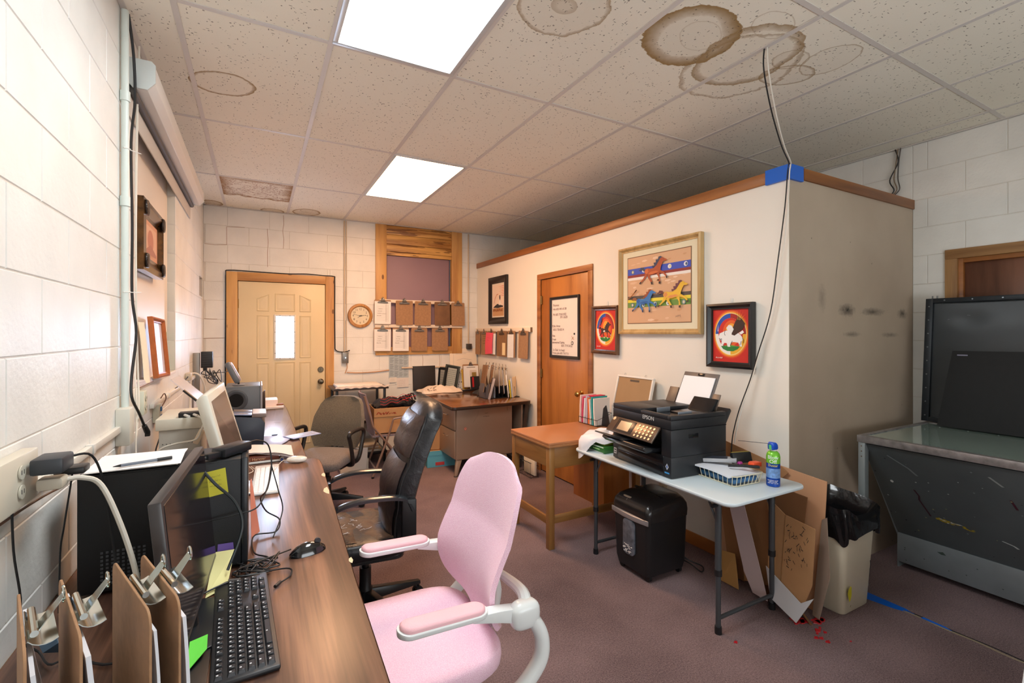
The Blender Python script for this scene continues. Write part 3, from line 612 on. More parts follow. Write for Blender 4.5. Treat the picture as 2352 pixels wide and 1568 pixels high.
# ------------------------------------------------------------ back wall fittings
t = thing('conduit_pipe', 'steel conduit pipe from ceiling to the grey switch box on the back wall', 'conduit', (.93, YB-.012, 1.2)); g = G()
g.cyl((-.008, 0, .05), (-.008, 0, 1.63), .008, n=10).cyl((.016, 0, .05), (.016, 0, 1.63), .005, n=8); g.obj('pipe', mat('conduit_beige', (206, 186, 160), .4), t)
sw = G().box(-.036, .036, -.035, .009, -.085, .045).obj('switch_box', mat('switch_grey', (136, 134, 130), .35, .7), t, .004); G().cyl((0, -.044, -.02), (0, -.034, -.02), .008, n=10).obj('toggle', M_CHROME, sw)
tag(G().tube(bez([(.945, YB-.014, 1.13), (.955, YB-.014, 1.06), (.93, YB-.014, .99)], 4), .005, 6).obj('cable', mat('tan_wire', (196, 150, 110), .5)), 'short tan wire hanging below the grey switch box', 'cable')
tag(G().tube(bez([(.95, YB-.014, 1.0), (1.1, YB-.014, .99), (1.3, YB-.014, .995), (1.46, YB-.014, 1.01)], 4), .006, 6).obj('conduit_pipe', mat('tan_wire', (196, 150, 110), .5)), 'thin tan pipe running level between switch box and grey chart', 'conduit')
tag(G().cyl((1.62, YB-.013, 1.03), (2.66, YB-.013, 1.02), .012, n=10).obj('conduit_pipe', mat('conduit_beige2', (214, 194, 170), .4)), 'level painted conduit behind the binder and framed chart', 'conduit')
t = thing('conduit_pipe', 'thin vertical conduit right of the boarded window ending in a black box', 'conduit', (2.545, YB-.012, 1.3)); G().cyl((0, 0, 0), (0, 0, 1.53), .009, n=10).obj('pipe', mat('conduit_beige', (206, 186, 160), .4), t)
G().box(-.035, .035, -.04, .009, -.045, .03).obj('black_box', mat('dark_box', (60, 54, 48), .4), t, .003); G().cyl((.02, 0, -.05), (.02, 0, -.35), .004, n=6).obj('cord', mat('brown_wire', (96, 68, 52), .5), t)
t = thing('wall_clock', 'round light oak framed analog clock with cream face', 'clock', (1.108, YB-.003, 1.688)); t.rotation_euler = (pi/2, 0, 0)
M_OAKC = wood('clock_oak', (150, 98, 46), (190, 136, 72), 1, 14, .35, .15)
G().lathe([(.146, 0), (.149, .012), (.142, .028), (.122, .030), (.112, .020), (.110, .008)], 48).obj('frame', M_OAKC, t)
G().lathe([(.001, .006), (.112, .006), (.112, .010), (.001, .010)], 48).obj('dial', mat('clock_face', (224, 212, 184), .5), t, smooth=20)
for k in range(1, 13):
    a = pi/2-k*pi/6; txt(str(k), .034, (.083*math.cos(a), .083*math.sin(a)-.012, .0108), (1, 0, 0), (0, 1, 0), mat('ink_brown', (70, 50, 34), .6), t, 'numeral', .0003, 'CENTER')
def hand(ang, L, wd, nm, z):
    g = G().prism([(-wd, -.015), (wd, -.015), (wd*.5, L*.8), (wd*1.6, L*.82), (0, L), (-wd*1.6, L*.82), (-wd*.5, L*.8)], 2, z, z+.001); g.xf(Matrix.Rotation(ang, 4, 'Z')); g.obj(nm, mat('clock_hand', (40, 30, 24), .4), t, smooth=0)
hand(R(-84), .075, .0028, 'hour_hand', .0125); hand(R(77), .088, .002, 'minute_hand', .014); hand(R(128), .04, .002, 'second_hand', .0155)
G().lathe([(.001, .012), (.005, .012), (.005, .018), (.001, .018)], 12).obj('hand_pin', M_BLACK, t)

# clipboards
def clip_part(t, x, z, s=1.0, y=-.006):
    g = G(); w2 = .05*s
    g.prism([(x-w2, z-.028*s), (x+w2, z-.028*s), (x+w2*.95, z-.016*s), (x+w2*.45, z-.006*s), (x+.011*s, z+.022*s), (x-.011*s, z+.022*s), (x-w2*.45, z-.006*s), (x-w2*.95, z-.016*s)], 1, y-.003, y-.0015)
    g.tube([(x+.009*s*math.cos(a), y-.004, z+.020*s+.009*s*math.sin(a)) for a in [k*pi/5 for k in range(10)]], .002*s, 5, loop=True)
    g.cyl((x-w2*.9, y-.006, z-.026*s), (x+w2*.9, y-.006, z-.026*s), .003*s, n=6).cyl((x-w2*.4, y-.009, z-.006*s), (x+w2*.4, y-.009, z-.006*s), .0045*s, n=8)
    return g.obj('clip', M_STEELB, t)
def clipboard(label, loc, wd, ht, rot, group, paper=None, stained=False, dark=False, cat='clipboard'):
    t = thing('clipboard', label, cat, loc, group=group, rot=rot)
    m = mat('hardboard_stained', (124, 88, 58), .6, var=.35, vs=7) if stained else mat('hardboard_dark', (140, 102, 68), .6, var=.12, vs=30) if dark else M_HARD
    G().prism(rrect(-wd/2, wd/2, -ht, 0, .014), 1, -.003, 0).obj('board', m, t, smooth=25)
    if paper: paper(t, wd, ht)
    clip_part(t, 0, -.006, min(1.35, wd/.155)); return t
def form_paper(t, wd, ht):
    x0, x1, z0, z1 = -wd/2+.004, wd/2-.002, -ht+.004, -.018
    pk = G()
    for k in range(3): pk.box(x0+k*.001, x1-k*.001, -.0045-.0006*k, -.0041-.0006*k, z0+k*.001, z1)
    pk.obj('paper', M_PAPER, t, smooth=0)
    cv = Canvas((x0, -.0066, z0), (x1-x0, 0, 0), (0, 0, z1-z0))
    r = random.Random(int(t.location[0]*1000))
    for k in range(15): cv.rect(.12+.02*r.random(), .62, .16+k*.045, .164+k*.045, (178, 172, 170), False)
    for k in range(9): cv.rect(.66, .80, .2+k*.06, .205+k*.06, (160, 155, 152), False)
    for x in (.655, .70, .735, .82): cv.rect(x, x+.008, .10, .86, (120, 114, 110), False)
    cv.rect(.45, .70, .45, .46, (90, 86, 84), False); cv.poly(ell(.88, .93, .018, .014, 12), (110, 104, 100), False)
    for k in range(4): scribble(cv, .14+.03*k, .35+.1*k, .25, .03, (120, 112, 110), .006, k)
    cv.out('printed_form', t)
LB = ['clipboard with white printed form at the left end of the upper rail', 'plain brown clipboard second from the left on the upper rail', 'plain brown clipboard in the middle of the upper rail', 'dark stained clipboard fourth along the upper rail', 'plain brown clipboard at the right end of the upper rail',
 'clipboard with white printed form at the left end of the lower rail', 'clipboard with white form second from the left on the lower rail', 'plain brown clipboard third along the lower rail', 'plain brown clipboard at the right end of the lower rail']
for i, (x0, x1, z0, z1) in enumerate(((1.27, 1.476, 1.585, 1.89), (1.535, 1.755, 1.577, 1.888), (1.782, 2.0, 1.573, 1.886), (2.045, 2.26, 1.575, 1.886), (2.28, 2.47, 1.573, 1.884), (1.265, 1.476, 1.25, 1.542), (1.494, 1.704, 1.246, 1.54), (1.735, 1.947, 1.246, 1.54), (2.01, 2.23, 1.244, 1.54))):
    clipboard(LB[i], ((x0+x1)/2, YB-.046, z1), x1-x0, z1-z0, (R(rnd.uniform(-1.5, -.5)), R(rnd.uniform(-1, 1)), 0), 'clipboards hanging on the back wall rails', form_paper if i in (0, 5, 6) else None, i == 3)
for nm, a, b, z0, z1, lb in (('rail', 1.335, 2.33, 1.857, 1.898, 'upper white painted wooden rail holding five clipboards'), ('rail', 1.28, 2.45, 1.545, 1.585, 'lower white painted wooden rail holding four clipboards')):
    t = thing(nm, lb, 'rail', ((a+b)/2, YB-.034, (z0+z1)/2)); G().box(-(b-a)/2, (b-a)/2, -.008, .008, -(z1-z0)/2, (z1-z0)/2).obj('board', mat('rail_white', (232, 216, 196), .5), t, .002)
    g = G()
    for x in (-.42, -.18, .06, .3): g.cyl((x, -.012, .0), (x, -.008, .0), .004, n=8)
    g.obj('nail', mat('nail_dark', (60, 56, 52), .4, .7), t)
def sheet_on_wall(label, x0, x1, z0, z1, col, lines, name='chart', y=YB-.008):
    t = thing(name, label, 'paper', ((x0+x1)/2, y, z0)); G().box(-(x1-x0)/2, (x1-x0)/2, 0, .0008, 0, z1-z0).obj('sheet', mat('sheet_%02x%02x%02x' % col, col, .7), t, smooth=0)
    cv = Canvas((-(x1-x0)/2, -.0003, 0), (x1-x0, 0, 0), (0, 0, z1-z0))
    if lines:
        for c in range(4):
            for k in range(30):
                if (k+c) % 7: cv.rect(.06+c*.235, .06+c*.235+.13+.06*((k*7+c*3) % 3)/2, .05+k*.03, .062+k*.03, (126, 136, 144), False)
            cv.rect(.045+c*.235, .05+c*.235, .03, .96, (140, 148, 154), False)
    else:
        for k in range(4): scribble(cv, .12, .2+.17*k, .6, .07, (150, 140, 136), .008, k+9)
    cv.out('printing', t)
sheet_on_wall('long grey blue printed chart hanging below the lower clipboard rail', 1.459, 1.711, .905, 1.30, (178, 190, 196), True)
sheet_on_wall('small white card at the lower left corner of the grey chart', 1.465, 1.555, .852, .915, (232, 226, 218), False, 'note_card', YB-.012)
sheet_on_wall('larger white card below the right corner of the grey chart', 1.56, 1.71, .784, .905, (228, 220, 214), False, 'note_card', YB-.012)
# ------------------------------------------------------------ desks along the left wall
def m_walnut(name='walnut_laminate'):
    t = NT(name); co = t.coord((1, .10, 1)); n1 = t.noise(co, 5.5, 2, .5, .4)
    v = t.math('PINGPONG', t.math('MULTIPLY', n1, 9), 1.0); n2 = t.noise(t.coord((1, .03, 1)), 90, 3, .6)
    f = t.math('ADD', t.math('MULTIPLY', v, .5), t.math('MULTIPLY', n2, .6), clamp=True)
    c = t.ramp(f, [(.12, srgb((46, 30, 25))), (.5, srgb((92, 63, 50))), (.88, srgb((146, 104, 82)))])
    t.l(c, t.b.inputs['Base Color']); t.b.inputs['Roughness'].default_value = .34; t.b.inputs['Specular IOR Level'].default_value = .38; t.b.inputs['Coat Weight'].default_value = .06; t.b.inputs['Coat Roughness'].default_value = .2
    return t.m
M_WAL = m_walnut(); DZ = .735
M_EDGE = mat('worn_edge_band', (196, 150, 108), .5, var=.25, vs=14)
def desk_top(t, pts, z, th, m, me, name='desktop'):
    G().prism(pts, 2, z-th, z).obj(name, m, t, .002)
    bd = [(pts[i], pts[(i+1) % len(pts)]) for i in range(len(pts))]; c = [sum(p[0] for p in pts)/len(pts), sum(p[1] for p in pts)/len(pts)]
    sc = lambda p, k: ((p[0]-c[0])*k+c[0], (p[1]-c[1])*k+c[1])
    g = G(); o = [sc(p, 1.0) for p in pts]
    q = [(p[0]+.0015*(1 if p[0] > c[0] else -1), p[1]+.0015*(1 if p[1] > c[1] else -1)) for p in pts]
    g.loft([[(a, b, z-th) for a, b in q], [(a, b, z-.001) for a, b in q]], cap=False); g.obj('edge_band', me, t, smooth=60)
t = thing('desk', 'long walnut laminate desk with worn pale edge in the foreground', 'desk', (0, 0, 0))
pts = [(-.50, .12), (.19, .12), (.236, .6), (.262, 1.5), (.322, 2.86)]+[(.322-.05*(1-math.cos(a)), 2.93+.09*math.sin(a)) for a in (R(20), R(45), R(70), R(90))]+[(-.50, 3.03)]
desk_top(t, pts, DZ, .028, M_WAL, M_EDGE)
G().box(-.48, .14, .16, .19, .0, DZ-.03).obj('side_panel', M_WAL, t, .002); G().box(-.48, .20, 2.90, 2.93, 0, DZ-.03).obj('side_panel', M_WAL, t, .002)
G().box(-.46, -.44, .19, 2.90, .25, DZ-.03).obj('modesty_panel', M_WAL, t, .002)
for x, y, s in ((.292, 2.36, 1), (.308, 2.63, .7), (.27, 1.6, .4)): G().prism([(x, y-.05*s), (x-.012*s, y-.03*s), (x-.020*s, y), (x-.012*s, y+.04*s), (x+.004, y+.06*s), (x+.006, y)], 2, DZ+.0002, DZ+.0006).obj('chipped_edge', mat('chip_particle', (226, 206, 168), .8), t, smooth=0)
t = thing('desk', 'second darker walnut desk beyond, reaching to the entrance door', 'desk', (0, 0, 0))
pts = [(-.50, 3.04), (.20, 3.04)]+[(.20+.06*math.sin(a), 3.10-.06*math.cos(a)) for a in (R(30), R(60), R(90))]+[(.255, 5.2)]+[(.255-.06*(1-math.cos(a)), 5.4+.06*math.sin(a)) for a in (R(30), R(60), R(90))]+[(-.50, 5.47)]
desk_top(t, pts, DZ-.003, .028, mat('dark_walnut', (96, 68, 62), .27, var=.25, vs=3, coat=.6), M_EDGE)
G().box(-.48, .16, 3.07, 3.10, .0, DZ-.034).obj('side_panel', M_WAL, t, .002); G().box(-.48, .16, 5.40, 5.43, 0, DZ-.034).obj('side_panel', M_WAL, t, .002)

# PC tower and things on it
t = thing('computer_tower', 'large black computer tower standing under papers on the near desk', 'computer tower', (-.235, 1.83, DZ))
M_TOW = mat('tower_black', (17, 19, 22), .55, bump=.1, bs=500)
G().box(-.207, .19, -.105, .105, .008, .345).obj('case', M_TOW, t, .004)
G().box(.19, .208, -.108, .108, .004, .349).obj('front_bezel', mat('bezel_black', (36, 38, 42), .35), t, .004)
G().box(-.205, .188, -.109, -.1055, .012, .340).obj('side_panel', M_TOW, t, .003)
g = G().prism([(-.02, .22), (.10, .22), (.10, .31), (-.02, .31)], 1, -.1105, -.1092); g.obj('panel_recess', mat('tower_recess', (14, 15, 18), .5), t, .001)
g = G()
for i in range(9):
    for j in range(9): g.box(-.155+i*.012, -.149+i*.012, -.1108, -.1092, .03+j*.011, .036+j*.011)
h = g.obj('vent_grille', mat('vent_grey', (78, 80, 84), .5), t, smooth=0)
for x in (-.17, .15):
    for y in (-.08, .08): G().cyl((x, y, 0), (x, y, .009), .012, n=10).obj('foot', M_BLACK, t)
t = thing('paper_sheets', 'white printed paper sheets lying on top of the black computer tower', 'paper', (-.32, 1.79, DZ+.3495)); g = G()
for k, (a, sx) in enumerate(((0, 0), (2, .004), (-1.5, .0))): 
    m0 = g.mark(); g.box(-.11, .11, -.075, .135, .001+k*.0012, .0018+k*.0012); g.xf(Matrix.Rotation(R(a), 4, 'Z') @ Matrix.Translation((sx, 0, 0)), m0)
g.obj('sheets', M_PAPER, t, smooth=0)
cv = Canvas((-.10, -.068, .0049), (.2, 0, 0), (0, .19, 0))
for k in range(12): cv.rect(.08+.3*(k % 2), .5+.1*(k % 3), .12+k*.065, .125+k*.065, (206, 204, 204), False)
cv.out('printing', t)
t = thing('pen', 'black ballpoint pen lying on the white papers on the tower', 'pen', (-.30, 1.75, DZ+.3605)); t.rotation_euler = (0, 0, R(18)); g = G()
G().cyl((-.05, 0, 0), (.035, 0, 0), .0045, n=10).obj('barrel', mat('pen_grey', (120, 128, 140), .2), t); G().cyl((-.068, 0, 0), (-.05, 0, 0), .0008, .0045, 10).obj('tip', M_BLACK, t); G().cyl((.035, 0, 0), (.072, 0, 0), .0052, n=10).obj('cap', M_BLACK, t)
t = thing('power_brick', 'black laptop power brick with cable lying across the tower top', 'power adapter', (-.09, 1.77, DZ+.3495)); t.rotation_euler = (0, 0, R(50))
G().box(-.03, .085, -.027, .027, 0, .030).obj('brick', M_BLK2, t, .006); G().prism([(-.03, -.015), (-.03, .015), (-.075, .009), (-.075, -.009)], 2, .004, .022).obj('plug_body', M_BLACK, t, .003)
G().tube(bez([(-.075, 0, .012), (-.10, -.01, .012), (-.125, -.03, .0), (-.115, -.07, -.05), (-.07, -.10, -.12), (-.06, -.115, -.20), (-.10, -.10, -.31)], 5), .0042, 7).obj('power_cord', mat('dark_green_cord', (44, 52, 54), .4), t)
tag(G().tube(bez([(-.028, 1.87, 1.098), (-.0, 1.90, 1.097), (.035, 1.93, 1.07), (.045, 1.90, 1.0), (.03, 1.86, .93), (.01, 1.93, .88), (.03, 2.02, .80), (.075, 2.02, .76), (.06, 1.95, .742), (-.01, 1.94, .745), (-.01, 1.8, .742), (.03, 1.74, .742), (.05, 1.68, .742)], 6), .0026, 7).obj('cable', M_CABLE), 'black cable draped from the power brick down onto the desk', 'cable')
tag(G().tube(bez([(-.13, 1.70, .905), (-.06, 1.69, .915), (.0, 1.70, .925), (.03, 1.80, .955), (.045, 1.95, .985), (.05, 2.02, .96), (.07, 2.0, .88), (.085, 2.0, .80), (.05, 1.9, .742)], 6), .0023, 7).obj('cable', M_CABLE), 'thin cable crossing the front of the tower and looping over the desk', 'cable')
def sticky(label, pts3, col, name='sticky_note', n=None, th=.0012, lines=0):
    P = [Vector(p) for p in pts3]; N = (P[1]-P[0]).cross(P[3]-P[0]).normalized()
    g = G().loft([[p for p in P], [p+N*th for p in P]]); o = g.obj(name, mat('note_%02x%02x%02x' % col, col, .7), smooth=0); tag(o, label, 'sticky note' if name == 'sticky_note' else 'paper')
    if lines:
        cv = Canvas(P[0]+N*(th+.0002), P[1]-P[0], P[3]-P[0])
        for k in range(lines): scribble(cv, .15, .72-.18*k, .6, .10, (150, 140, 60), .012, k+33)
        cv.out('handwriting', o)
    return o
sticky('bright yellow sticky note stuck on the side of the black tower', [(-.133, 1.7195, .972), (-.080, 1.7195, .980), (-.088, 1.7195, 1.058), (-.144, 1.7195, 1.049)], (214, 208, 66), lines=3)
sticky('pale yellow note paper with writing leaning at the foot of the tower', [(-.128, 1.56, .738), (-.078, 1.60, .738), (-.062, 1.71, .80), (-.118, 1.715, .80)], (232, 224, 158), lines=4)
sticky('small purple sticky note behind the pale yellow note paper', [(-.11, 1.7185, .79), (-.065, 1.7185, .795), (-.067, 1.7185, .82), (-.108, 1.7185, .822)], (112, 88, 172))
sticky('salmon paper strip hanging at the far edge of the tower', [(-.022, 1.90, .955), (-.018, 1.93, .955), (.008, 1.98, .742), (-.018, 1.92, .742)], (238, 150, 124), 'paper_strip')
sticky('green sticky note strip lying on the black pad by the monitor', [(-.135, 1.22, .748), (-.102, 1.285, .752), (-.105, 1.345, .752), (-.14, 1.335, .75)], (104, 222, 76))
sticky('pale mint paper slip lying beside the green sticky note', [(-.16, 1.22, .748), (-.142, 1.22, .75), (-.143, 1.34, .752), (-.158, 1.345, .75)], (206, 232, 214), 'paper_slip')
sticky('small yellow scrap lying on the desk near the pad edge', [(-.148, 1.42, .7362), (-.138, 1.42, .7362), (-.136, 1.45, .7362), (-.146, 1.452, .7362)], (236, 190, 60), 'paper_scrap')
t = thing('mouse_pad', 'black pad lying partly under the keyboard', 'mouse pad', (-.155, 1.30, DZ)); G().prism(rrect(-.07, .06, -.13, .12, .012), 2, .0005, .005).obj('pad', M_BLACK, t, .001)

# monitor
t = thing('monitor', 'thin black flat monitor seen edge on in the foreground', 'monitor', (-.128, 1.42, DZ)); t.rotation_euler = (0, 0, R(-3))
M_SCR = mat('screen_glass', (30, 24, 28), .12, spec=.6)
g = G(); Mx = Matrix.Translation((0, 0, .068)) @ Matrix.Rotation(R(-5.5), 4, 'Y')
G().box(-.018, .006, -.265, .252, 0, .340, Mx).obj('housing', mat('monitor_bezel', (58, 54, 54), .35), t, .004)
G().box(.006, .0075, -.253, .241, .018, .328, Mx).obj('screen', M_SCR, t, smooth=0)
G().cyl((-.02, 0, .01), (-.03, 0, .16), .018, n=12).obj('stand_neck', M_BLACK, t); G().prism(ell(-.01, 0, .10, .13, 24), 2, .0005, .010).obj('stand_base', M_BLK2, t, .003)
g = G()
for k in range(18): g.box(-.0185, -.0182, -.2+k*.022, -.19+k*.022, .24, .27, Mx)
g.obj('vent_slot', M_BLACK, t, smooth=0)

# keyboard
t = thing('keyboard', 'black wired computer keyboard with white legends on the walnut desk', 'keyboard', (-.030, 1.385, DZ)); t.rotation_euler = (0, 0, R(90+2.5))
G().prism([(-.235, -.066), (.235, -.066), (.235, .068), (-.235, .068)], 2, .001, .014).obj('base', mat('keyboard_black', (30, 30, 33), .45), t, .005)
kc = {}
def key(x, y, wd, top=.019):
    if wd not in kc:
        a, b = wd/2-.001, .0085; kc[wd] = G().loft([[(-a, -b, 0), (a, -b, 0), (a, b, 0), (-a, b, 0)], [(-a+.003, -b+.002, .009), (a-.003, -b+.002, .009), (a-.003, b-.003, .009), (-a+.003, b-.003, .009)]]).mesh('key', mat('key_black', (40, 41, 46), .4), .001, 1)
        kc[wd, 'l'] = G().box(-.0028, .0012, .0, .004, .0092, .0095).mesh('key_legend', mat('legend_white', (210, 214, 220), .6), smooth=0)
    k = inst('key', kc[wd], t, (x, y, .012)); inst('key_legend', kc[wd, 'l'], k)
rows = [(.052, [.019]*12, 1), (.028, [.019]*13+[.034], 0), (.009, [.028]+[.019]*12+[.026], 0), (-.010, [.033]+[.019]*11+[.040], 0), (-.029, [.042]+[.019]*10+[.050], 0), (-.048, [.026, .022, .024, .110, .024, .022, .024, .026], 0)]
for y, ws, gap in rows:
    x = -.225
    for i, q in enumerate(ws):
        x += q/2; key(x, y, q); x += q/2+(.010 if gap and i % 4 == 3 else 0)
for y, c in ((.052, 3), (.028, 3), (.009, 3), (-.048, 3)):
    for i in range(c): key(.073+i*.019, y, .019)
key(.092, -.029, .019)
for y in (.028, .009, -.010, -.029):
    for i in range(4): key(.145+i*.0195, y, .019)
for i, q in enumerate((.038, .019)): key(.1545+i*.03, -.048, q)
t = thing('computer_mouse', 'glossy black mouse on the walnut desk beyond the keyboard', 'mouse', (.150, 1.725, DZ)); t.rotation_euler = (0, 0, R(-78))
sh = G().sheet(lambda u, v: Vector(((v-.5)*.060*(math.sin(pi*min(.985, max(.015, u)))**.35), (u-.5)*.112, .001+.036*(math.sin(pi*(.04+u*.92))**.55)*(max(0, 1-(2*v-1)**2)**.45))), 20, 14)
sh.obj('shell', mat('mouse_black', (16, 17, 19), .14, coat=.6), t, smooth=80); G().prism([(x*.88, y*.95) for x, y in ell(0, 0, .031, .056, 24)], 2, .0, .004).obj('mouse_base', M_BLACK, t)
G().cyl((-.004, .032, .033), (.004, .032, .033), .010, n=14).obj('scroll_wheel', mat('wheel_grey', (60, 60, 64), .5), t)
# tangle of keyboard and mouse cables
r = random.Random(11); g = G()
for k in range(3):
    p = [(.10, 1.765, .742)] if k == 0 else [(-.05+.02*k, 1.60+.03*k, .742)]
    for q in range(9): p.append((-.01+r.uniform(-.055, .075), 1.665+r.uniform(-.05, .075), .741+r.uniform(0, .014)))
    if k == 0: p += [(.08, 1.63, .742), (.09, 1.58, .742), (.06, 1.545, .742)]
    if k == 1: p += [(-.05, 1.60, .742), (-.08, 1.60, .75), (-.15, 1.55, .75), (-.19, 1.50, .745)]
    g.tube(bez(p, 6), .0026, 6)
g.cyl((.06, 1.547, .743), (.045, 1.525, .743), .005, n=8).cyl((-.045, 1.603, .745), (-.075, 1.60, .75), .010, n=10)
tag(g.obj('cable_tangle', M_CABLE), 'tangle of thin black cables bunched on the desk above the keyboard', 'cables')

# clipboards standing in the near left corner
def standing_board(label, p0, p1, z1, paper, tilt=0, pw_=0):
    a, b = Vector((*p0, 0)), Vector((*p1, 0)); d = (b-a); L = d.length; ang = math.atan2(d.y, d.x)
    t = thing('clipboard', label, 'clipboard', ((a.x+b.x)/2, (a.y+b.y)/2, DZ+.004), group='clipboards standing on the near desk corner', rot=(R(tilt), 0, ang)); h = z1-DZ-.01
    G().prism(rrect(-L/2, L/2, 0, h, .022), 1, -.0018, .0018).obj('board', M_HARD, t, .0006, 1)
    g = G(); s = -1 # clip on the far (right hand) side
    y = -.004
    g.sheet(lambda u, v: Vector((-.055+.11*u, y-.012*math.sin(v*pi*.6)-.022*v*v, h-.012-.038*v+.03*v*v)), 6, 5, .0012)
    g.sheet(lambda u, v: Vector((-.016+.032*u+(.5-u)*.012*v, y-.012-.030*v, h-.022+.040*v)), 4, 4, .0012)
    g.cyl((-.045, y-.008, h-.008), (.045, y-.008, h-.008), .005, n=10); g.tube([(.010*math.cos(q), y-.042, h+.020+.012*math.sin(q)) for q in [i*pi/5 for i in range(10)]], .0018, 5, loop=True)
    g.obj('clip', mat('clip_bright', (196, 204, 200), .18, 1), t)
    if paper:
        g = G().sheet(lambda u, v: Vector((-L/2+.006+(L-.012)*u, -.003-.006*math.sin(v*pi)-pw_*(v)*(v)*2.5-.002, .002+(h-.035)*(1-v))), 4, 8, .003+.001*paper); g.obj('paper', mat('paper_cool', (226, 230, 238), .7), t)
standing_board('leftmost upright clipboard at the bottom left, seen nearly edge on', (-.272, .858), (-.352, 1.085), 1.055, 2, 0, .02)
standing_board('second upright clipboard from the left, holding white paper', (-.216, .862), (-.304, 1.10), 1.06, 3, 0, .015)
standing_board('third upright clipboard from the left with a broad brown face', (-.142, .885), (-.236, 1.125), 1.062, 1)
standing_board('rightmost upright clipboard, standing next to the monitor', (-.108, .905), (-.196, 1.135), 1.063, 2)
t = thing('desk_organizer', 'dark wire organizer holding the clipboards at the near desk corner', 'organizer', (-.25, .98, DZ)); g = G()
g.box(-.16, .19, -.15, .13, .001, .004)
g.obj('tray', M_BLACK, t, .001)
for k, (x0, x1) in enumerate(((-.06, -.12), (-.0, -.075), (.07, -.01), (.13, .055))): G().tube(bez([(x0, -.10, .004), (x0-.01, -.08, .10), (x1, .04, .10), (x1-.01, .08, .004)], 4), .003, 6).obj('divider', M_BLACK, t)
t = thing('binder_clip', 'dark blue binder clip lying by the wall behind the clipboards', 'clip', (-.40, 1.40, DZ+.06)); t.rotation_euler = (R(20), R(30), R(40)); G().prism([(-.02, -.008), (.02, -.008), (.004, .014), (-.004, .014)], 1, -.025, .025).obj('clip_body', mat('clip_blue', (60, 80, 98), .3, .4), t, .001)
tag(G().tube(bez([(-.50, 1.09, .742), (-.44, 1.12, .80), (-.40, 1.14, .82), (-.36, 1.13, .80), (-.34, 1.12, .76), (-.33, 1.10, .742)], 5), .004, 6).obj('cable', mat('grey_cable2', (70, 76, 80), .5)), 'grey cable arching at the bottom left corner of the desk', 'cable')
tag(G().tube(bez([(-.40, 1.46, .742), (-.30, 1.35, .742), (-.22, 1.36, .742), (-.15, 1.30, .75)], 5), .003, 6).obj('cable', M_CABLE), 'thin black cable lying flat behind the upright clipboards', 'cable')
t = thing('tape_disc', 'pink disc and pale tape scrap beneath the monitor corner', 'tape', (-.145, 1.135, DZ+.0003)); G().cyl((0, 0, 0.0005), (0, 0, .004), .028, n=24).obj('pink_disc', mat('hot_pink', (244, 84, 160), .5), t); G().box(-.012, .012, -.02, .05, .0045, .006).obj('tape_scrap', mat('cream_paper', (240, 232, 208), .7), t, smooth=0)
t = thing('marker', 'olive dark marker standing in front of the monitor edge', 'marker', (-.150, 1.06, DZ)); G().cyl((0, 0, .001), (-.012, .02, .125), .0095, n=14).obj('barrel', mat('marker_olive', (62, 54, 26), .3), t)
tag(G().box(-.47, -.33, .82, .96, DZ+.001, DZ+.03).obj('adapter', mat('dull_teal', (70, 86, 92), .5), bevel=.006), 'grey adapter block lying at the very bottom left of the desk', 'adapter')

# white computer, keyboard and mouse
t = thing('computer', 'old white all-in-one computer leaning back on the desk', 'computer', (0, 0, 0))
M_IW = mat('aged_white_plastic', (222, 220, 206), .22, coat=.3)
A, B_, C_, D_ = Vector((-.190, 2.38, 1.217)), Vector((-.090, 2.38, .80)), Vector((-.035, 2.80, .80)), Vector((-.150, 2.80, 1.232))  # near top, near bottom, far bottom, far top
N_ = (B_-A).cross(D_-A).normalized(); N_ = N_ if N_.x > 0 else -N_
def quad(a, b, o0, o1): # shrunk quad along plane
    c = (A+B_+C_+D_)/4; return [p+(c-p)*0 for p in ()]
def inset(m, off, top=0):
    u = (D_-A).normalized(); v = (A-B_).normalized(); return [A+u*m-v*(m+top)+N_*off, B_+u*m+v*m+N_*off, C_-u*m+v*m+N_*off, D_-u*m-v*(m+top)+N_*off]
G().loft([inset(.02, -.05), inset(.004, -.03), inset(0, -.01), inset(.004, .0)]).obj('housing', M_IW, t, .004)
G().loft([inset(.038, -.002, .0), inset(.040, .0012, .0)]).obj('screen', mat('dull_screen', (92, 74, 68), .12, var=.3, vs=7), t, smooth=0)
G().prism([(-.16, DZ+.004), (-.02, DZ+.004), (-.02, DZ+.012), (-.13, DZ+.03), (-.17, DZ+.18), (-.185, DZ+.18)], 1, 2.46, 2.66).obj('stand', mat('aluminium', (176, 178, 180), .3, .9), t, .002)
t = thing('computer_box', 'beige lidded computer box behind the white computer', 'computer', (-.305, 2.79, DZ))
G().box(-.088, .070, -.16, .16, .002, .30).obj('body', mat('beige_grey', (178, 174, 164), .45), t, .004); G().box(-.10, .082, -.17, .17, .30, .352).obj('lid', mat('beige_light', (214, 208, 192), .45), t, .005)
g = G()
for i in range(9): g.box(-.075+i*.014, -.071+i*.014, -.1615, -.160, .235, .239)
g.obj('vent_slot', mat('vent_dark', (90, 88, 84), .5), t, smooth=0)
t = thing('usb_hub', 'small black hub with white plugs on the beige computer box', 'usb hub', (-.275, 2.68, DZ+.352)); G().box(-.045, .05, -.05, .01, .001, .022).obj('hub_body', M_BLACK, t, .002)
for x in (-.02, .015): G().tube([(x, -.05, .012), (x+.02, -.09, .01)], .006, 8).obj('plug_body', M_WHITE, t)
G().tube(bez([(.035, -.09, .01), (.06, -.12, -.01), (.05, -.13, -.05), (.03, -.13, -.09), (-.04, -.13, -.10), (-.10, -.12, -.12), (-.13, -.12, -.16)], 5), .004, 6).obj('cord', M_WCABLE, t)
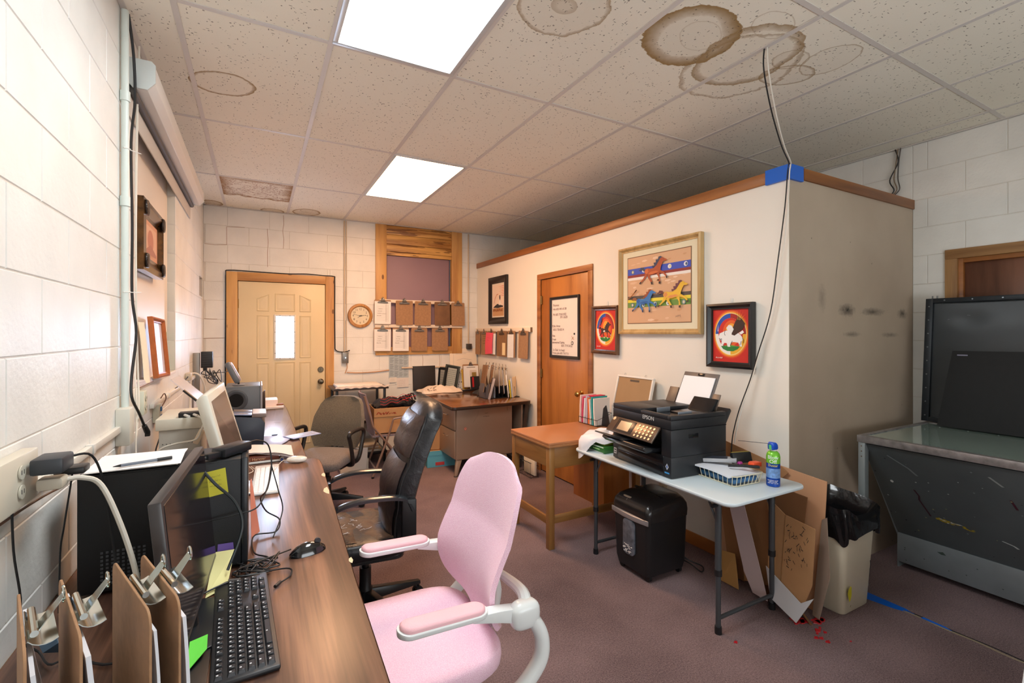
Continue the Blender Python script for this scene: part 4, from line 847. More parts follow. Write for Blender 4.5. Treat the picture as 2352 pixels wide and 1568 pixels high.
t = thing('dongle', 'white wired dongle hanging in front of the beige computer box', 'dongle', (-.235, 2.575, DZ+.27)); t.rotation_euler = (0, R(25), 0); G().box(-.012, .012, -.008, .008, -.035, .035).obj('dongle_body', mat('cream_plastic', (226, 206, 180), .4), t, .004)
t = thing('keyboard', 'slim white keyboard on the desk in front of the white computer', 'keyboard', (.040, 2.69, DZ)); t.rotation_euler = (0, 0, R(90-2))
G().prism(rrect(-.255, .25, -.058, .058, .008), 2, .001, .011).obj('base', mat('white_keyboard', (232, 232, 232), .3), t, .002)
wk = {}
for j, ws in enumerate(([.026]*17, [.026]*17, [.036]+[.026]*15+[.03], [.044]+[.026]*15+[.02], [.05, .026, .026, .14]+[.026]*7)):
    x = -.245
    for q in ws:
        if q not in wk: wk[q] = G().box(-q/2+.001, q/2-.001, -.0095, .0095, 0, .004).mesh('key', mat('white_key', (240, 240, 240), .35), .0015, 1)
        if x+q > .25: break
        inst('key', wk[q], t, (x+q/2, -.045+.0215*(4-j), .0105)); x += q
t = thing('computer_mouse', 'white oval mouse near the far corner of the walnut desk', 'mouse', (.200, 2.965, DZ)); t.rotation_euler = (0, 0, R(70)); G().cushion((0, 0, .0175), (.064, .112, .034), .75, .85, 28, 12).obj('shell', mat('mouse_white', (240, 236, 226), .12, coat=.6), t, smooth=80)
tag(G().tube(bez([(.19, 2.93, .75), (.13, 2.88, .775), (.10, 2.82, .77), (.07, 2.80, .745), (.0, 2.86, .745), (-.03, 2.96, .742)], 6), .0022, 6).obj('cable', M_WCABLE), 'thin white cord running from the white mouse behind the keyboard', 'cable')
tag(G().tube(bez([(-.035, 2.60, .742), (-.05, 2.72, .76), (-.02, 2.85, .745), (-.045, 2.95, .75)], 6), .0022, 6).obj('cable', M_WCABLE), 'thin white cord curling at the left end of the white keyboard', 'cable')
t = thing('book', 'brown book in a white tray behind the white keyboard', 'book', (.035, 3.10, DZ)); t.rotation_euler = (0, 0, R(2))
G().box(-.11, .10, -.07, .10, .001, .012).obj('tray', M_WHITE, t, .003); G().box(-.10, .075, -.06, .09, .0125, .040).obj('cover', mat('book_brown', (112, 58, 38), .4), t, .002)
txt('C Harvyer', .021, (-.085, -.0608, .019), (1, 0, 0), (0, 0, 1), mat('book_gold', (214, 172, 130), .4), t, 'spine_lettering')
t = thing('glue_bottle', 'small white capped tube beside the brown book', 'bottle', (.125, 3.03, DZ)); G().cyl((0, 0, .012), (.0, .07, .012), .011, n=12).obj('tube_body', M_WHITE, t); G().cyl((0, -.02, .012), (0, 0, .012), .008, n=12).obj('cap', mat('blue_cap', (40, 60, 110), .4), t)
t = thing('paper_sheets', 'large loose white papers lying over the brown book', 'paper', (.045, 3.22, DZ+.045))
for k in range(3): G().sheet(lambda u, v, k=k: Vector((-.13+.27*u, -.15+.22*v-.08*u, .002+.003*k+.012*math.sin(u*3+k)-(.05*max(0, u-.7)*(1-v)))), 8, 4, .001).obj('sheet', mat('paper_pinkish', (234, 222, 218), .7), t)

# speaker group, black box, envelopes
t = thing('subwoofer', 'grey subwoofer box with round port on the far desk', 'speaker', (-.095, 4.50, DZ)); M_GREY = mat('speaker_grey', (98, 104, 110), .4); M_GR2 = mat('speaker_light', (150, 150, 156), .35)
G().box(-.13, .115, -.17, .19, .006, .315).obj('cabinet', M_GREY, t, .006); G().box(.115, .132, -.172, .192, .003, .318).obj('front_panel', M_GR2, t, .006)
M = Matrix.Translation((-.055, -.171, .205)) @ Matrix.Rotation(pi/2, 4, 'X')
g = G().lathe([(.045, -.05), (.052, 0), (.072, .006), (.082, .003), (.084, -.002)], 36, cap=False); g.xf(M); g.obj('bass_port', mat('port_grey', (70, 72, 76), .35), t); g = G().lathe([(.001, -.001), (.053, -.001), (.053, .002), (.001, .002)], 30); g.xf(M); g.obj('port_hole', mat('port_dark', (6, 6, 7), .9), t)
g = G().lathe([(.07, 0), (.09, .02), (.088, .024), (.001, .024)], 30); g.xf(Matrix.Translation((.13, .0, .17)) @ Matrix.Rotation(pi/2, 4, 'Y')); g.obj('driver_cone', mat('cone_dark', (84, 70, 64), .5), t)
for x in (-.1, .09):
    for y in (-.14, .16): G().cyl((x, y, 0), (x, y, .007), .01, n=8).obj('foot', M_BLACK, t)
t = thing('speaker', 'small slanted grey satellite speaker standing on the subwoofer', 'speaker', (-.135, 4.44, DZ+.318)); G().prism(ell(0, .0, .045, .03, 20), 2, .0, .006).obj('base', M_GR2, t, .002)
Mx = Matrix.Translation((-.005, 0, .02)) @ Matrix.Rotation(R(-25), 4, 'Y')
g = G().cushion((0, 0, .09), (.045, .075, .185), .35, .5, 20, 10); g.xf(Mx); g.obj('shell', M_GREY, t); g = G().cushion((.018, 0, .09), (.03, .06, .17), .4, .6, 16, 8); g.xf(Mx); g.obj('driver_face', mat('driver_silver', (176, 168, 176), .3, .5), t)
G().cyl((0, 0, .003), (.0, 0, .03), .008, n=8).obj('neck', M_BLACK, t)
t = thing('desktop_printer', 'dark boxy machine with discs and card on top on the far desk', 'machine', (-.04, 3.62, DZ)); G().prism([(-.155, .002), (.075, .002), (.085, .150), (.06, .185), (-.155, .21)], 1, -.12, .13).obj('body', mat('navy_black', (50, 55, 66), .4), t, .004)
cd_ = G().box(-.002, .082, -.11, .12, .190, .212, Matrix.Rotation(R(3), 4, 'Y')).obj('disc_case', mat('brown_case', (122, 104, 96), .4), t, .002)
G().box(.002, .078, -.10, .11, .2125, .216, Matrix.Rotation(R(3), 4, 'Y')).obj('label_card', mat('card_bluewhite', (222, 228, 244), .3), t, .001)
G().box(-.12, -.01, -.11, .02, .204, .2085, Matrix.Rotation(R(5), 4, 'Y')).obj('silver_lid', mat('lid_blue', (150, 164, 200), .2, .4), t, .001)
G().box(-.12, -.01, .022, .12, .206, .2105, Matrix.Rotation(R(5), 4, 'Y')).obj('grey_lid', mat('lid_grey', (104, 96, 92), .3), t, .001)
t = thing('plastic_bracket', 'pair of pale blue slotted plates sticking over the far desk edge', 'plate', (.20, 3.72, DZ)); M_PB = mat('pale_blue_plate', (178, 192, 232), .3)
g = G().prism([(-.17, -.22), (-.06, -.25), (-.02, -.16), (.0, -.10), (-.06, .06), (-.17, .08)], 2, .001, .006); g.obj('plate', M_PB, t, .001)
G().prism([(-.04, -.02), (.16, .08), (.21, -.04), (.02, -.14)], 2, .0065, .011).obj('slotted_arm', M_PB, t, .001)
g = G()
for a in (.25, .6): g.prism([(-.02+.17*.25+.045*a, -.02+.1*.25-.12*a), (.14+.05*a, .06-.12*a), (.142+.05*a, .054-.12*a), (-.018+.17*.25+.045*a, -.026+.1*.25-.12*a)], 2, .0112, .0116)
g.obj('slot', mat('slot_dark', (44, 48, 70), .5), t, smooth=0)
G().prism(ell(-.09, .07, .02, .012, 10), 2, .0065, .012).obj('clamp', mat('slot_dark', (44, 48, 70), .5), t)
t = thing('small_box', 'small white box with pink lid papers at the far end of the second desk', 'box', (.13, 5.30, DZ)); G().box(-.09, .05, -.10, .10, .001, .085).obj('carton', mat('pinkish_white', (232, 216, 212), .6), t, .012); G().box(-.08, .10, -.16, -.02, .001, .022).obj('papers', mat('paper_pinkish', (234, 222, 218), .7), t, .002); G().box(.03, .10, -.10, -.06, .0225, .04).obj('pen', mat('brown_cover', (140, 92, 66), .6), t, .004)
t = thing('tilted_panel', 'translucent tilted panel with dark lower edge behind the white computer', 'screen', (0, 0, 0)); M_TR = mat('frosted_panel', (226, 222, 228), .2, alpha=.55)
g = G().add([(-.40, 3.02, 1.235), (-.40, 3.32, 1.235), (-.20, 3.32, 1.035), (-.20, 3.02, 1.035), (-.404, 3.02, 1.231), (-.404, 3.32, 1.231), (-.204, 3.32, 1.031), (-.204, 3.02, 1.031)], [(0, 1, 2, 3), (7, 6, 5, 4), (0, 4, 5, 1), (1, 5, 6, 2), (2, 6, 7, 3), (3, 7, 4, 0)]); g.obj('panel', M_TR, t, smooth=0)
G().tube([(-.345, 3.02, 1.175), (-.20, 3.02, 1.03)], .007, 6).obj('edge_strip', M_BLACK, t); G().prism([(-.24, DZ), (-.16, DZ), (-.18, DZ+.02), (-.195, 1.03), (-.205, 1.03), (-.21, DZ+.02)], 1, 3.12, 3.22).obj('stand', M_BLACK, t, .002)
tag(G().tube(bez([(-.42, 3.9, .74), (-.44, 3.7, .85), (-.40, 3.6, .93), (-.34, 3.5, .86), (-.30, 3.4, .78), (-.33, 3.2, .74)], 6), .005, 6).obj('cable', mat('tan_wire', (196, 150, 110), .5)), 'tan wires bunched on the desk behind the translucent panel', 'cable')
t = thing('power_strip', 'pink white power strip among wires by the left wall of the second desk', 'power strip', (-.36, 3.6, DZ)); G().box(-.03, .03, -.15, .15, .001, .04).obj('strip_body', mat('plug_pinkish', (214, 176, 160), .45), t, .005); G().box(-.02, .02, -.02, .03, .04, .085).obj('plug_body', M_BLACK, t, .003)
# ------------------------------------------------------------ chairs
def star_base(t, r=.30, m=None, n=5, a0=20, zc=.10, caster=M_BLACK, col=M_BLACK, zs=.40):
    for k in range(n):
        a = R(a0+k*360/n); c, s_ = math.cos(a), math.sin(a)
        g = G(); 
        def sec(d, w_, z0, z1): return [(c*d-s_*w_, s_*d+c*w_, z0), (c*d+s_*w_, s_*d-c*w_, z0), (c*d+s_*w_*.7, s_*d-c*w_*.7, z1), (c*d-s_*w_*.7, s_*d+c*w_*.7, z1)]
        g.loft([sec(.02, .030, .075, .135), sec(r*.6, .024, .072, .108), sec(r, .018, .068, .086)])
        leg = g.obj('base_leg', m, t, .004)
        g = G(); e = Vector((c*r*.97, s_*r*.97, 0)); ax = Vector((-s_, c, 0))
        for q in (-1, 1): g.cyl(e+ax*(q*.010)+Vector((0, 0, .026)), e+ax*(q*.024)+Vector((0, 0, .026)), .026, n=16)
        g.cyl(e+Vector((0, 0, .03)), e+Vector((0, 0, .075)), .007, n=8); g.cyl(e-ax*.02+Vector((0, 0, .04)), e+ax*.02+Vector((0, 0, .04)), .018, n=12)
        g.obj('caster', caster, leg)
    G().lathe([(.036, .07), (.036, .14), (.030, .15), (.030, zs-.10), (.018, zs-.10), (.018, zs)], 18).obj('gas_column', col, t)
# --- pink chair
M_PINK = None
def m_mesh(name, c, c2, sc=260, rough=.75):
    t = NT(name); co = t.coord((1, 1, 1), rot=(.6, .5, .7)); wv = t.n('TexVoronoi'); t.l(co, wv.inputs['Vector']); wv.inputs['Scale'].default_value = sc
    f = wv.outputs['Distance']; t.l(t.ramp(f, [(.2, srgb(c)), (.6, srgb(c2))]), t.b.inputs['Base Color'])
    t.b.inputs['Roughness'].default_value = rough; t.b.inputs['Sheen Weight'].default_value = .3; t.bump(f, .25, .002); return t.m
M_PINK = m_mesh('pink_mesh_fabric', (232, 180, 206), (246, 210, 226), 420, .7); M_PINKP = mat('pink_pad', (240, 188, 196), .6, bump=.15, bs=300); M_WPL = mat('white_chair_plastic', (232, 236, 236), .25, coat=.2)
t = thing('office_chair', 'pink mesh office chair with white frame and flip up armrests, in the foreground', 'chair', (.47, 1.51, 0))
g = G().cushion((-.03, 0, .448), (.52, .52, .085), .42, .42, 40, 14, bend=lambda p: Vector((p.x, p.y*(1-.10*max(0, (p.x-.05)/.2)), p.z+.012*((p.x+.03)/.26)**2+.015*(p.y/.26)**2-.02*max(0, (-p.x-.15)/.15)**2)))
g.obj('seat', M_PINK, t, smooth=60)
hw = [(0, .05), (.05, .10), (.12, .175), (.20, .215), (.30, .232), (.45, .234), (.60, .232), (.75, .230), (.86, .215), (.93, .202), (.97, .178), (1.0, .13)]
def interp(tab, x):
    for (a, u), (b, v) in zip(tab[:-1], tab[1:]):
        if x <= b: return u+(v-u)*(x-a)/(b-a)
    return tab[-1][1]
def hws(x): return sum(interp(hw, min(1, max(0, x+d))) for d in (-.03, -.015, 0, .015, .03))/5
def pback(u, v):
    s_ = (u*2-1); h = hws(v); y = s_*h; z = .455+.585*v-.03*abs(s_)**2.5*max(0, (v-.75)/.25)**2
    x = .205+.02*v+.075*v*v-.035*math.sin(min(1, v*1.6)*pi)*.9
    x += -.075*(abs(y)/.25)**2*(1-.55*v)+ (.07*abs(s_)*(max(0, .42-v)/.42)**1.2)
    return Vector((x, y, z))
G().sheet(lambda u, v: pback(u, v), 28, 34, -.016).obj('backrest', M_PINK, t, smooth=70)
# white spine behind the back, and the frame down to the seat
g = G().tube(bez([(.19, 0, .40), (.255, 0, .45), (.285, 0, .56), (.262, 0, .68), (.268, 0, .78)], 6), [.020]*13+[.018, .016, .014]*4, 10); g.obj('back_spine', M_WPL, t)
for s_ in (-1, 1):
    g = G(); yy = s_*.262
    g.tube(bez([(.02, s_*.20, .385), (.10, s_*.25, .375), (.20, s_*.285, .40), (.285, s_*.288, .47), (.30, s_*.285, .54), (.275, s_*.28, .60), (.245, s_*.275, .635)], 6), [.018+.006*math.sin(i/36*pi) for i in range(37)], 12)
    g.obj('side_frame', M_WPL, t)
    g = G().cushion((.245, s_*.272, .625), (.10, .060, .085), .7, .7, 20, 10); g.tube(bez([(.25, s_*.272, .635), (.262, s_*.23, .665), (.262, s_*.12, .66), (.262, .0, .64)], 5), [.022-.0006*i for i in range(16)], 10); g.obj('arm_hinge', M_WPL, t)
    y0 = s_*.262
    def armpts(z0, z1, k): return rrect(-.125*k, .125*k, -.032*k, .032*k, .031*k, 6)
    g = G(); rings = []
    for zz, k in ((-.018, .80), (-.012, .97), (-.004, 1.0), (0, .985)): rings.append([(x*1.06+.0, y*k*1.1, zz+.012*(x/.12)**2*(1 if x < 0 else .2)) for x, y in armpts(0, 0, 1)])
    rings = [[(p[0]-.01, p[1]+y0, p[2]+.672) for p in r] for r in rings]; g.loft(rings)
    g.loft([[(.07, y0-.022, .650), (.07, y0+.022, .650), (.07, y0+.022, .668), (.07, y0-.022, .668)], [(.16, y0-.02, .625), (.16, y0+.02, .625), (.16, y0+.02, .66), (.16, y0-.02, .66)], [(.235, y0-.018, .60), (.235, y0+.018, .60), (.235, y0+.018, .648), (.235, y0-.018, .648)]])
    sh = g.obj('armrest', M_WPL, t, .002)
    g = G(); rings = []
    for zz, k in ((0, .97), (.007, .97), (.012, .88), (.014, .6)): rings.append([((x*1.02*(.3+.7*k)-.01), y*k+y0, .672+zz+.012*(x/.12)**2*(1 if x < 0 else .2)) for x, y in armpts(0, 0, 1)])
    g.loft(rings).obj('arm_pad', M_PINKP, sh, smooth=60)
G().prism(rrect(-.12, .12, -.12, .12, .03), 2, .375, .405).obj('seat_plate', M_WPL, t, .004)
star_base(t, .30, M_WPL, a0=-60, col=mat('column_grey', (80, 82, 86), .3, .6), zs=.38)
# --- black leather chair
def m_leather(name, c, c2, rough=.28):
    t = NT(name); co = t.coord(); f = t.noise(co, 7, 5, .6); t.l(t.ramp(f, [(.35, srgb(c)), (.75, srgb(c2))]), t.b.inputs['Base Color'])
    t.b.inputs['Roughness'].default_value = rough; t.b.inputs['Coat Weight'].default_value = .12; t.b.inputs['Coat Roughness'].default_value = .35
    t.bump(t.math('ADD', t.noise(co, 14, 3, .5, 1.2), t.math('MULTIPLY', t.noise(co, 160, 2), .15)), .35, .012); return t.m
M_LEA = m_leather('black_leather', (19, 19, 22), (38, 37, 41), .38); M_LEAB = m_leather('worn_seat_leather', (44, 36, 32), (120, 92, 72), .22); M_LEAD = m_leather('brown_black_leather', (46, 36, 36), (66, 54, 54), .3)
t = thing('office_chair', 'high back black leather executive chair with worn seat', 'chair', (.50, 2.54, 0)); t.rotation_euler = (0, 0, R(-6))
G().cushion((-.045, 0, .425), (.50, .50, .10), .35, .35, 36, 12).obj('seat', M_LEA, t, smooth=60)
G().sheet(lambda u, v: Vector((-.25+.40*u, -.215+.43*v, .472+.010*math.sin(u*pi)*math.sin(v*pi)+.004*math.sin(u*17+v*9)-.006*max(0, 1-abs(u-.5)*12))), 16, 14, .01).obj('seat_panel', M_LEAB, t, smooth=70)
cv = Canvas((-.25, -.215, .486), (.4, 0, 0), (0, .43, 0)); r = random.Random(4)
for k in range(9):
    x, y = .25+.6*r.random(), .2+.6*r.random(); q = [(x, y)]
    for j in range(4): q.append((q[-1][0]+r.uniform(-.06, .06), q[-1][1]+r.uniform(-.05, .05)))
    cv.stroke(q, .006, (190, 196, 206), False)
cv.out('scratch', t)['kind'] = 'stuff'
def bb(u, v, off):  # u across, v up, off thickness side
    y = (u*2-1); h = .235*(1-.10*(v-.35)**2*2) * (1 if v < .88 else math.sqrt(max(.05, 1-((v-.88)/.125)**2*.55)))
    x = .165+.16*v+.03*math.sin(v*pi*1.3)*-1; thick = (.055+.02*math.sin(v*pi)+.02*(v > .8)*math.sin((v-.8)/.2*pi))*(1-.55*abs(y)**4)
    return Vector((x-(thick if off < 0 else -thick*.75)-.012*(abs(math.sin(v*pi*3.2+.4))**.6)*(off < 0), y*h, .43+.66*v))
g = G(); nu, nv = 14, 30; rings = []
for j in range(nv+1):
    v = j/nv; ring_ = [bb(i/nu, v, -1) for i in range(nu+1)]+[bb(1-i/nu, v, 1) for i in range(nu+1)]
    rings.append(ring_)
top = rings[-1]; c = sum(top, Vector())/len(top); rings.append([c+(p-c)*.75+Vector((0, 0, .016)) for p in top]); rings.append([c+(p-c)*.3+Vector((0, 0, .022)) for p in top])
g.loft(rings).obj('backrest', M_LEA, t, smooth=65)
g = G()
for j0, j1, wv in ((.04, .60, .20), (.64, .94, .215)):
    g.sheet(lambda u, v: bb(.5+(u-.5)*wv/.235, j0+(j1-j0)*v, -1)+Vector((-.004-.022*math.sin(u*pi)**.5*math.sin(v*pi)**.5, 0, 0)), 10, 12, .004)
g.obj('back_cushion', M_LEAD, t, smooth=65)
for s_ in (-1, 1):
    g = G(); g.tube([p+Vector((-.002, 0, 0)) for p in [bb(.5+s_*.47, j/24, -1) for j in range(1, 24)]], .006, 6); g.obj('piping', M_BLACK, t)
    y = s_*.245; M_ARM = mat('arm_plastic', (40, 44, 48), .22, coat=.3)
    pts = bez([(.205, y, .60), (.16, y, .665), (.02, y, .680), (-.09, y, .672), (-.17, y, .64), (-.215, y, .58), (-.22, y, .52), (-.18, y, .45), (-.12, y*.9, .40), (-.05, y*.8, .38)], 5)
    G().loft([[p+Vector((0, a*.024, b*.012)) if i > 0 else p+Vector((0, a*.024, b*.012)) for a, b in ((-1, -.6), (-1, .5), (-.5, 1), (.5, 1), (1, .5), (1, -.6), (.4, -1), (-.4, -1))] if p.z > .64 else [p+Vector((b*.012*(1 if p.x > 0 else -1)*-1, a*.020, b*.004)) for a, b in ((-1, -.6), (-1, .5), (-.5, 1), (.5, 1), (1, .5), (1, -.6), (.4, -1), (-.4, -1))] for i, p in enumerate(pts)]).obj('armrest', M_ARM, t, smooth=60)
    G().box(.15, .22, y-.012, y+.012, .44, .66).obj('arm_bracket', M_BLACK, t, .006)
G().box(-.12, .12, -.10, .10, .345, .378).obj('seat_plate', M_BLACK, t, .004); G().prism(rrect(-.27, .17, -.235, .235, .05), 2, .368, .39).obj('seat_shell', M_ARM, t, .004)
star_base(t, .31, mat('base_black', (30, 30, 32), .3), a0=14, zs=.35)
# --- grey fabric task chair
M_TWEED = m_mesh('grey_tweed', (54, 49, 42), (112, 103, 88), 330, .9); M_TWEED2 = m_mesh('lilac_tweed', (66, 58, 56), (132, 120, 114), 330, .9)
t = thing('office_chair', 'grey tweed task chair with looped black arms by the second desk', 'chair', (.52, 4.22, 0)); t.rotation_euler = (0, 0, R(52))
G().cushion((-.03, 0, .44), (.46, .48, .09), .45, .45, 32, 12, bend=lambda p: Vector((p.x, p.y, p.z-.03*max(0, (-p.x-.12)/.12)))).obj('seat', M_TWEED2, t, smooth=60)
hb = [(0, .19), (.25, .235), (.6, .225), (.85, .19), (.95, .16), (1, .11)]
g = G(); rings = []
for j in range(21):
    v = j/20; h = interp(hb, v); x = .17+.14*v-.02*math.sin(v*pi)
    f = [Vector((x-.030-.01*math.sin(v*pi)+.03*(1-(abs(2*i/14-1))**2)*0+.035*-(abs(2*i/14-1))**2*1, (2*i/14-1)*h, .49+.42*v)) for i in range(15)]
    bk = [Vector((x+.018+.035*-(abs(1-2*i/14))**2, (1-2*i/14)*h, .49+.42*v)) for i in range(15)]
    rings.append(f+bk)
g.loft(rings).obj('backrest', M_TWEED, t, smooth=60)
g = G().tube(bez([(.05, 0, .40), (.16, 0, .39), (.22, 0, .44), (.24, 0, .60)], 5), .022, 10); g.obj('back_spine', M_BLACK, t)
for s_ in (-1, 1):
    y = s_*.27; g = G().tube(bez([(.02, y*.75, .385), (.03, y*.97, .42), (.08, y, .54), (.11, y, .625), (.08, y, .665), (-.02, y, .670), (-.11, y, .665), (-.135, y, .64), (-.12, y, .60), (-.09, y, .50), (-.05, y*.95, .40), (-.03, y*.75, .385)], 5), .017, 10); g.obj('armrest', mat('arm_dark', (36, 33, 32), .3), t)
G().box(-.13, .13, -.20, .20, .372, .40).obj('seat_plate', M_BLACK, t, .004)
star_base(t, .29, M_BLACK, a0=0, zs=.37)
# --- folding chair with box
M_FCH = mat('folding_chair_brown', (150, 122, 108), .35, .25, var=.1); M_FPAD = mat('folding_chair_pad', (128, 112, 116), .5, var=.1)
t = thing('folding_chair', 'brown steel folding chair holding an open cardboard box', 'chair', (1.24, 5.06, 0)); t.rotation_euler = (0, 0, R(-3))
def fbk(u, v): return Vector((-.17-.10*v+.03*math.sin(v*pi), -.20+.40*u, .50+.34*v))
G().sheet(lambda u, v: Vector((-.20-.075*v-.02*v**3-.03*(2*u-1)**2*-1, -.20+.40*u, .44+.42*v)), 8, 10, .012).obj('backrest', M_FPAD, t, smooth=60)
G().sheet(lambda u, v: Vector((-.20+.42*u, -.20+.40*v, .430-.012*math.sin(u*pi)*math.sin(v*pi)+.0)), 8, 8, .018).obj('seat', M_FPAD, t, smooth=60)
for s_ in (-1, 1):
    y = s_*.215
    G().tube(bez([(-.20, y, .012), (-.16, y, .11), (-.05, y, .40), (.005, y, .58)], 5), .011, 8).obj('leg', M_FCH, t); G().tube([(.17, y*.95, .012), (-.02, y*.95, .30), (-.20, y*.95, .53), (-.28, y*.95, .84)], .011, 8).obj('leg', M_FCH, t)
    for x in (-.20, .17): G().cyl((x, y if x < 0 else y*.95, 0), (x, y if x < 0 else y*.95, .02), .014, n=8).obj('rubber_foot', M_BLACK, t)
G().tube([(.005, -.215, .58), (.01, -.215, .59), (.19, -.215, .615)], .010, 8).obj('side_rail', M_FCH, t)
G().tube([(.10, -.205, .11), (.10, .205, .11)], .008, 8).obj('stretcher', M_FCH, t); G().tube([(-.17, -.215, .09), (-.17, .215, .09)], .008, 8).obj('stretcher', M_FCH, t)
M_CARD = mat('cardboard', (186, 140, 94), .8, var=.08, vs=5, bump=.08, bs=80); M_CARD2 = mat('cardboard_dark', (150, 108, 66), .8, var=.12, vs=5)
def carton(name, label, loc, rz, dx, dy, dz, m, th=.005, open_=True, cat='box'):
    t = thing(name, label, cat, loc, rz); g = G()
    g.box(-dx/2, dx/2, -dy/2, dy/2, 0.0005, th).box(-dx/2, -dx/2+th, -dy/2, dy/2, th, dz).box(dx/2-th, dx/2, -dy/2, dy/2, th, dz).box(-dx/2+th, dx/2-th, -dy/2, -dy/2+th, th, dz).box(-dx/2+th, dx/2-th, dy/2-th, dy/2, th, dz)
    g.obj('box_body', m, t, .001, 1)
    if not open_: G().box(-dx/2-.004, dx/2+.004, -dy/2-.004, dy/2+.004, dz, dz+.004).box(-dx/2-.005, dx/2+.005, -dy/2-.005, -dy/2-.001, dz-.05, dz+.003).box(-dx/2-.005, -dx/2-.001, -dy/2, dy/2, dz-.05, dz+.003).obj('lid', m, t, .001, 1)
    return t
t = carton('cardboard_box', 'open cardboard box with red lettering sitting on the folding chair', (1.27, 5.10, .435), R(-4), .40, .36, .26, M_CARD)
G().box(-.20, .20, -.1865, -.1805, .17, .26).obj('flap', M_CARD, t, .001, 1); cv = Canvas((-.18, -.1875, .18), (.22, 0, 0), (0, 0, .06)); [scribble(cv, .05+.22*k, .2, .18, .55, (176, 84, 52), .05, k+3) for k in range(4)]; cv.out('red_lettering', t)
t = thing('jacket', 'folded black garment with red beaded stripes lying in the open box', 'garment', (1.28, 5.10, .69)); M_CL = mat('black_cloth', (30, 27, 28), .9, bump=.3, bs=90)
r = random.Random(5)
G().sheet(lambda u, v: Vector((-.20+.42*u, -.17+.34*v, .0+.085*math.sin(min(1, u*1.5+.05)*pi*.75)*(.6+.4*math.sin(v*pi))+.012*math.sin(u*21+v*5)+.01*math.sin(v*17))), 26, 18, .03).obj('cloth', M_CL, t, smooth=60)
for k in range(3):
    g = G(); y = -.165+.012*k
    for i in range(24): u = .12+i*.033; g.cushion((-.20+.42*u, y-.004, .035+.028*k+.05*u+.01*math.sin(u*21)), (.010, .006, .008), .8, .8, 6, 4)
    g.obj('beaded_stripe', mat('red_beads', (212, 44, 48), .35), t, smooth=60)
t2 = thing('strap', 'dark folded straps with red stitching at the right end of the open box', 'garment', (1.43, 5.02, .70))
for k in range(5): 
    g = G().sheet(lambda u, v: Vector((-.07+.03*k+.02*v, -.10+.22*u, .03+.055*math.sin(u*pi)+.008*k)), 8, 2, .008); g.obj('band', M_CL, t2, smooth=50)
g = G()
for k in range(5): g.box(-.066+.03*k, -.046+.03*k, -.075, -.065, .065+.008*k, .071+.008*k)
g.obj('red_stitching', mat('red_beads', (212, 44, 48), .35), t2)

# ------------------------------------------------------------ utility cart by the back wall
t = thing('utility_shelf', 'low black metal shelf table with white board top under the clock', 'shelf', (1.03, 5.64, 0)); M_SH = mat('shelf_black', (30, 26, 25), .35)
for x in (-.26, .26):
    for y in (-.18, .20): G().box(x-.014, x+.014, y-.014, y+.014, 0, .84).obj('leg', M_SH, t, .003)
for z in (.10, .46): G().box(-.285, .285, -.205, .225, z, z+.03).obj('shelf', M_SH, t, .003)
G().box(-.30, .30, -.22, .24, .84, .862).obj('top', mat('shelf_rim', (70, 58, 52), .4), t, .004)
tag(G().box(-.25, .24, -.17, .19, .863, .885).xf(Matrix.Translation((1.03, 5.64, 0))).obj('board', mat('dusty_white', (232, 220, 206), .6, var=.06), bevel=.003), 'white board lying on top of the black shelf under the clock', 'board')
t = thing('plastic_bag', 'clear crumpled plastic spread along the front edge of the shelf top', 'plastic', (1.03, 5.64, .864)); r = random.Random(8)
G().sheet(lambda u, v: Vector((-.28+.59*u, -.235+.05*v, .001+.012*v+.006*math.sin(u*40+v*6))), 40, 3, .001).obj('film', mat('clear_film', (216, 204, 196), .15, alpha=.6), t, smooth=60)
for k, (z, lb) in enumerate(((.131, 'stack of papers and envelopes on the lowest shelf behind the grey chair'), (.491, 'white carton pile on the middle shelf of the black shelf table'))):
    t = thing('paper_stack', lb, 'paper', (1.05-.05*k, 5.60, z)); r = random.Random(k+20)
    for q in range(7): G().box(-.20+r.uniform(-.03, .03), .18+r.uniform(-.03, .03), -.17+r.uniform(-.02, .02), .15, .0005+q*.012, .0115+q*.012).obj('paper', mat(*(('paper_cream', (226, 212, 190), .7), ('paper', (238, 236, 234), .7), ('paper_tan', (196, 164, 128), .7))[q % 3]), t, .001)
t = thing('paper_bag', 'white papers in a bag on the floor in front of the shelf', 'paper', (.86, 5.16, 0)); 
G().sheet(lambda u, v: Vector((-.10+.26*u+.03*v, -.02+.05*math.sin(u*pi)+.06*v, .24*v)), 8, 6, .01).obj('sheet', mat('paper_dull', (214, 204, 192), .7), t, smooth=50); G().box(-.09, .20, .05, .20, .001, .12).obj('papers', mat('paper_cream', (226, 212, 190), .7), t, .004)
# ------------------------------------------------------------ metal desk and what stands on it
M_MD = mat('desk_taupe_metal', (166, 142, 122), .38, .25, var=.05, vs=3, bump=.04, bs=150); TZ = .735
t = thing('metal_desk', 'brown metal pedestal desk with dark wood top in the far corner', 'desk', (0, 0, 0))
c = [(1.705, 4.385), (2.655, 4.43), (2.655, 5.86), (1.80, 5.86)]
rp = []
for i, p in enumerate(c):
    a, b = Vector((*c[i-1], 0)), Vector((*c[(i+1) % 4], 0)); P = Vector((*p, 0)); r_ = .05 if i < 2 else .02
    d1, d2_ = (a-P).normalized()*r_, (b-P).normalized()*r_
    for k in range(5): u = k/4; rp.append(tuple((P+d1*(1-u)**2+d2_*u*u))[:2])
G().prism(rp, 2, TZ-.006, TZ).obj('desktop', wood('dark_desk_wood', (74, 44, 28), (122, 78, 48), 1, 7, .16, .1, rings=6, coat=.5), t, .001)
G().prism(rp, 2, TZ-.036, TZ-.0062).obj('edge_band', mat('edge_dark', (54, 38, 30), .35), t, .004)
